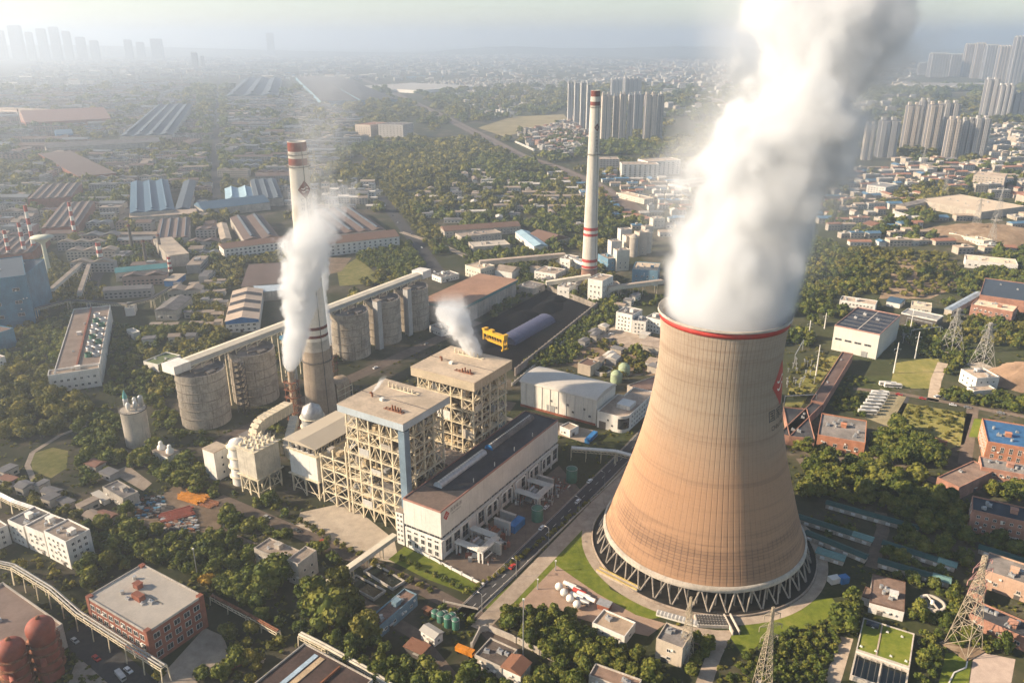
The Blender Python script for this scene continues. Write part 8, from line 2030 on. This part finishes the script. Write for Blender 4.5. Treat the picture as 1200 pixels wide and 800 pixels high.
for i in sorted(single):
    x, y_, r, hf, kind, zi = TREES[i]
    tr = thing("tree", ZL_[zi], "tree", (x, y_, 0), RNG.uniform(0, 6.28))
    n_same = sum(1 for j in single if TREES[j][5] == zi) if False else 2
    tr['group'] = ZL_[zi]
    me = YEL if kind == 2 else NEAR[(RNG.randrange(4) * 2 + (1 if kind == 1 else 0)) % 8]
    inst("trunk", TRUNK, tr, scale=(r, r, r * hf)); inst("crown", me, tr, scale=(r * 1.06, r * 1.06, r * hf * 1.06))
def points_wood(name, idx, meshes, per_kind):
    """all remaining trees as one stand, crowns set on points by geometry nodes"""
    src = []
    for k, me in enumerate(meshes):
        src.append(me)
    pts = np.array([(TREES[i][0], TREES[i][1], 0.0) for i in idx], np.float32)
    me = bpy.data.meshes.new(name); me.vertices.add(len(pts)); me.vertices.foreach_set("co", pts.ravel())
    sc = np.array([(TREES[i][2], TREES[i][2], TREES[i][2] * TREES[i][3]) for i in idx], np.float32)
    a = me.attributes.new("size", 'FLOAT_VECTOR', 'POINT'); a.data.foreach_set("vector", sc.ravel())
    a = me.attributes.new("turn", 'FLOAT', 'POINT'); a.data.foreach_set("value", nrg.uniform(0, 6.28, len(pts)).astype(np.float32))
    kinds = np.array([(int(nrg.integers(0, len(meshes) // 2)) * 2 + (1 if TREES[i][4] == 1 else 0)) for i in idx], np.int32)
    a = me.attributes.new("sort", 'INT', 'POINT'); a.data.foreach_set("value", kinds)
    o = bpy.data.objects.new(name, me); COL.objects.link(o)
    ng = bpy.data.node_groups.new(name + "_nodes", 'GeometryNodeTree')
    ng.interface.new_socket("Geometry", in_out='INPUT', socket_type='NodeSocketGeometry'); ng.interface.new_socket("Geometry", in_out='OUTPUT', socket_type='NodeSocketGeometry')
    N = ng.nodes; gi = N.new("NodeGroupInput"); go = N.new("NodeGroupOutput"); join = N.new("GeometryNodeJoinGeometry")
    def attr(nm, ty):
        q = N.new("GeometryNodeInputNamedAttribute"); q.data_type = ty; q.inputs[0].default_value = nm; return q.outputs[0]
    size, turn, sort = attr("size", 'FLOAT_VECTOR'), attr("turn", 'FLOAT'), attr("sort", 'INT')
    rot = N.new("ShaderNodeCombineXYZ"); ng.links.new(turn, rot.inputs[2])
    for k in range(len(meshes)):
        # a crown of the stand that already grows among the single objects serves as the source
        cmp_ = N.new("FunctionNodeCompare"); cmp_.data_type = 'INT'; cmp_.operation = 'EQUAL'
        ins = [s for s in cmp_.inputs if s.enabled]
        ng.links.new(sort, ins[0]); ins[1].default_value = k
        ob = N.new("GeometryNodeObjectInfo"); ob.transform_space = 'ORIGINAL'; ob.inputs[0].default_value = meshes[k]; ob.inputs[1].default_value = True
        ip = N.new("GeometryNodeInstanceOnPoints")
        ng.links.new(gi.outputs[0], ip.inputs["Points"]); ng.links.new(cmp_.outputs[0], ip.inputs["Selection"]); ng.links.new(ob.outputs["Geometry"], ip.inputs["Instance"])
        ng.links.new(rot.outputs[0], ip.inputs["Rotation"]); ng.links.new(size, ip.inputs["Scale"])
        ng.links.new(ip.outputs[0], join.inputs[0])
    ng.links.new(join.outputs[0], go.inputs[0])
    md = o.modifiers.new("stand", 'NODES'); md.node_group = ng
    return o
# the crowns of six single trees give the shapes of the far stands
def crown_obj(me, at, label):
    p = G(*at); tr = thing("tree", label, "tree", (p.x, p.y, 0)); tr['group'] = label
    s = 3.6; inst("trunk", TRUNK, tr, scale=(s*.6, s*.6, s)); return inst("crown", me, tr, scale=(s, s, s))
FO = [crown_obj(me, at, "tree at the edge of the wood behind the long brown roofed office") for me, at in zip(FARC, ((560, 256), (575, 257), (590, 258), (604, 259), (618, 260), (632, 262)))]
NO = []
rest_near = [i for i in range(N_NEAR) if i not in single]
rest_far = list(range(N_NEAR, len(TREES)))
litter = []
for _ in range(16000):
    px, py = RNG.uniform(-20, 1220), 380 + 440 * RNG.random()
    p = G(px, py)
    if vnoise(p.x, p.y, 14, 9) < .36 + .22 * RNG.random(): continue
    r = RNG.uniform(.35, 1.15)
    if blocked(p.x, p.y, r) or on_house(p.x, p.y, r): continue
    TREES.append((p.x, p.y, r, RNG.uniform(.5, .9), int(RNG.random() < .6), FZ)); litter.append(len(TREES) - 1)
w0 = points_wood("undergrowth", litter, FO, 1); w0['kind'] = 'stuff'
rest_far = [i for i in rest_far if i < litter[0]]
w1 = points_wood("woodland", rest_near + rest_far, FO, 1); w1['kind'] = 'stuff'; w1['label'] = "mass of green trees spreading through the works and away to the horizon"

STEP = 0.42
def steam(name, label, base, h, bend, r0, r1, rpow, dens, nscale, rough_amt, fade=(0.7, 1.0), seed=0.0, color=(0.85, 0.87, 0.89), veil=0.08):
    """one rising column: its axis bends as base + bend(z), radius grows from r0 to r1; density is eroded by noise"""
    t = NT(name + "_vapour")
    co = t.n("TexCoord").outputs["Object"]
    warp = t.n("TexNoise"); warp.noise_dimensions = '4D'
    warp.inputs["Scale"].default_value = nscale * 0.45; warp.inputs["Detail"].default_value = 1; warp.inputs["W"].default_value = seed + 5
    t.l(co, warp.inputs["Vector"])
    wv = t.n("VectorMath"); wv.operation = 'SUBTRACT'; t.l(warp.outputs["Color"], wv.inputs[0]); wv.inputs[1].default_value = (0.5, 0.5, 0.5)
    sp = t.n("SeparateXYZ"); t.l(co, sp.inputs[0])
    zz = t.math('DIVIDE', sp.outputs[2], h, clamp=True)
    (bx, bxp), (by, byp) = bend
    ax = t.math('MULTIPLY', t.math('POWER', zz, bxp), bx)
    ay = t.math('MULTIPLY', t.math('POWER', zz, byp), by)
    rad = t.math('MULTIPLY_ADD', t.math('POWER', zz, rpow), r1 - r0, r0)
    wx = t.n("SeparateXYZ"); t.l(wv.outputs[0], wx.inputs[0])
    grow = t.math('MULTIPLY', rad, t.math('MULTIPLY_ADD', t.step(zz, 0.0, 0.35), 1.15, 0.15))
    dx = t.math('DIVIDE', t.math('ADD', t.math('SUBTRACT', sp.outputs[0], ax), t.math('MULTIPLY', wx.outputs[0], grow)), rad)
    dy = t.math('DIVIDE', t.math('ADD', t.math('SUBTRACT', sp.outputs[1], ay), t.math('MULTIPLY', wx.outputs[1], grow)), rad)
    d = t.math('SQRT', t.math('ADD', t.math('MULTIPLY', dx, dx), t.math('MULTIPLY', dy, dy)))
    nz = t.n("TexNoise"); nz.noise_dimensions = '4D'
    nz.inputs["Scale"].default_value = nscale; nz.inputs["Detail"].default_value = 4; nz.inputs["Roughness"].default_value = 0.62; nz.inputs["W"].default_value = seed
    t.l(co, nz.inputs["Vector"])
    ra = t.math('MULTIPLY', t.math('MULTIPLY_ADD', t.step(zz, 0.0, 0.5), 0.92, 0.08), rough_amt)
    e = t.math('SUBTRACT', 1.0, d)
    e = t.math('MULTIPLY_ADD', t.math('SUBTRACT', nz.outputs[0], 0.5), ra, e)
    puff = t.n("TexVoronoi"); puff.feature = 'SMOOTH_F1'; puff.inputs["Scale"].default_value = nscale * 2.1; puff.inputs["Smoothness"].default_value = 0.35
    pv_ = t.n("VectorMath"); pv_.operation = 'MULTIPLY_ADD'; t.l(wv.outputs[0], pv_.inputs[0]); pv_.inputs[1].default_value = (0.6 / nscale,) * 3; t.l(co, pv_.inputs[2]); t.l(pv_.outputs[0], puff.inputs["Vector"])
    e = t.math('MULTIPLY_ADD', t.math('SUBTRACT', 0.42, puff.outputs["Distance"]), t.math('MULTIPLY', t.step(zz, 0.0, 0.15), 0.42), e)
    body = t.math('MULTIPLY_ADD', t.step(e, -0.75, 0.15), t.math('MULTIPLY', t.step(zz, 0.04, 0.25), veil), t.step(e, 0.0, 0.22))
    thin = t.math('SUBTRACT', 1.0, t.math('MULTIPLY', t.step(zz, fade[0], fade[1]), 0.97))
    low = t.step(sp.outputs[2], -0.5, 0.5)
    de = t.math('MULTIPLY', t.math('MULTIPLY', body, t.math('MULTIPLY', thin, low)), dens)
    v = t.n("VolumePrincipled")
    v.inputs["Color"].default_value = (*color, 1)
    v.inputs["Anisotropy"].default_value = 0.0
    t.l(de, v.inputs["Density"])
    t.l(v.outputs[0], t.out.inputs["Volume"])
    mb = MB(); n = 20; K = 16; vs = []; fs = []
    for k in range(K + 1):
        zf = k / K
        cx, cyy = bx * zf ** bxp, by * zf ** byp
        r = (r0 + (r1 - r0) * zf ** rpow)
        r = r * (1.02 + (0.42 + rough_amt * 0.22) * min(1, zf / 0.25))
        for i in range(n):
            a = 2 * math.pi * i / n
            vs.append((cx + r * math.cos(a), cyy + r * math.sin(a), zf * h - (0.0 if k else 0.0)))
    for k in range(K):
        for i in range(n):
            j = (i + 1) % n; fs.append((k*n+i, k*n+j, (k+1)*n+j, (k+1)*n+i))
    fs.append(tuple(range(n-1, -1, -1))); fs.append(tuple(range(K*n, K*n+n)))
    mb.add(vs, fs)
    o = mb.build("steam_plume", t.mat, None, base)
    tag(o, label, "steam", kind='stuff')
    try: t.mat.cycles.volume_step_rate = STEP
    except Exception: pass
    return o
steam("tower", "broad white steam column billowing up from the cooling tower mouth", TC + Vector((0, 0, 113.5)), 288.0,
      ((90.0, 1.1), (60.0, 1.0)), 27.2, 38.0, 0.36, 0.20, 0.036, 2.0, fade=(0.16, 0.68), seed=2.0)
steam("stack_a", "white steam rising from the nearer thin stack in front of the big chimney", S1B + Vector((0, 0, S1H - .4)), 170.0,
      ((34.0, 1.0), (20.0, 1.0)), 1.7, 18.5, 0.40, 0.24, 0.085, 2.2, fade=(0.26, 0.66), veil=0.012, seed=7.0)
steam("stack_b", "white steam rising from the farther thin stack, leaning left", S2B + Vector((0, 0, S2H - .4)), 120.0,
      ((-8.0, 0.8), (6.0, 1.0)), 1.7, 9.5, 0.5, 0.22, 0.11, 1.9, fade=(0.35, 0.9), veil=0.012, seed=13.0)
steam("boiler_puff", "small white steam puff beside the farther boiler house roof", P(93, 42, 62.5), 36.0,
      ((-16.0, 0.8), (2.0, 1.0)), 2.4, 10.5, 0.45, 0.30, 0.14, 1.9, fade=(0.5, 1.0), seed=21.0)
steam("roof_wisp", "tiny steam wisp from the vent pipe on the near boiler roof", P(20, 56, 65.5), 9.0,
      ((7.0, 0.8), (1.0, 1.0)), 0.4, 1.8, 0.6, 0.5, 0.5, 1.6, fade=(0.3, 1.0), seed=29.0)
steam("drift", "faint torn wisp of steam drifting right of the tall chimney's top", S1B + Vector((17, 12, 108)), 48.0,
      ((24.0, 1.0), (6.0, 1.0)), 3.5, 12.0, 0.5, 0.045, 0.10, 2.6, fade=(0.5, 1.0), seed=41.0, veil=0.05)
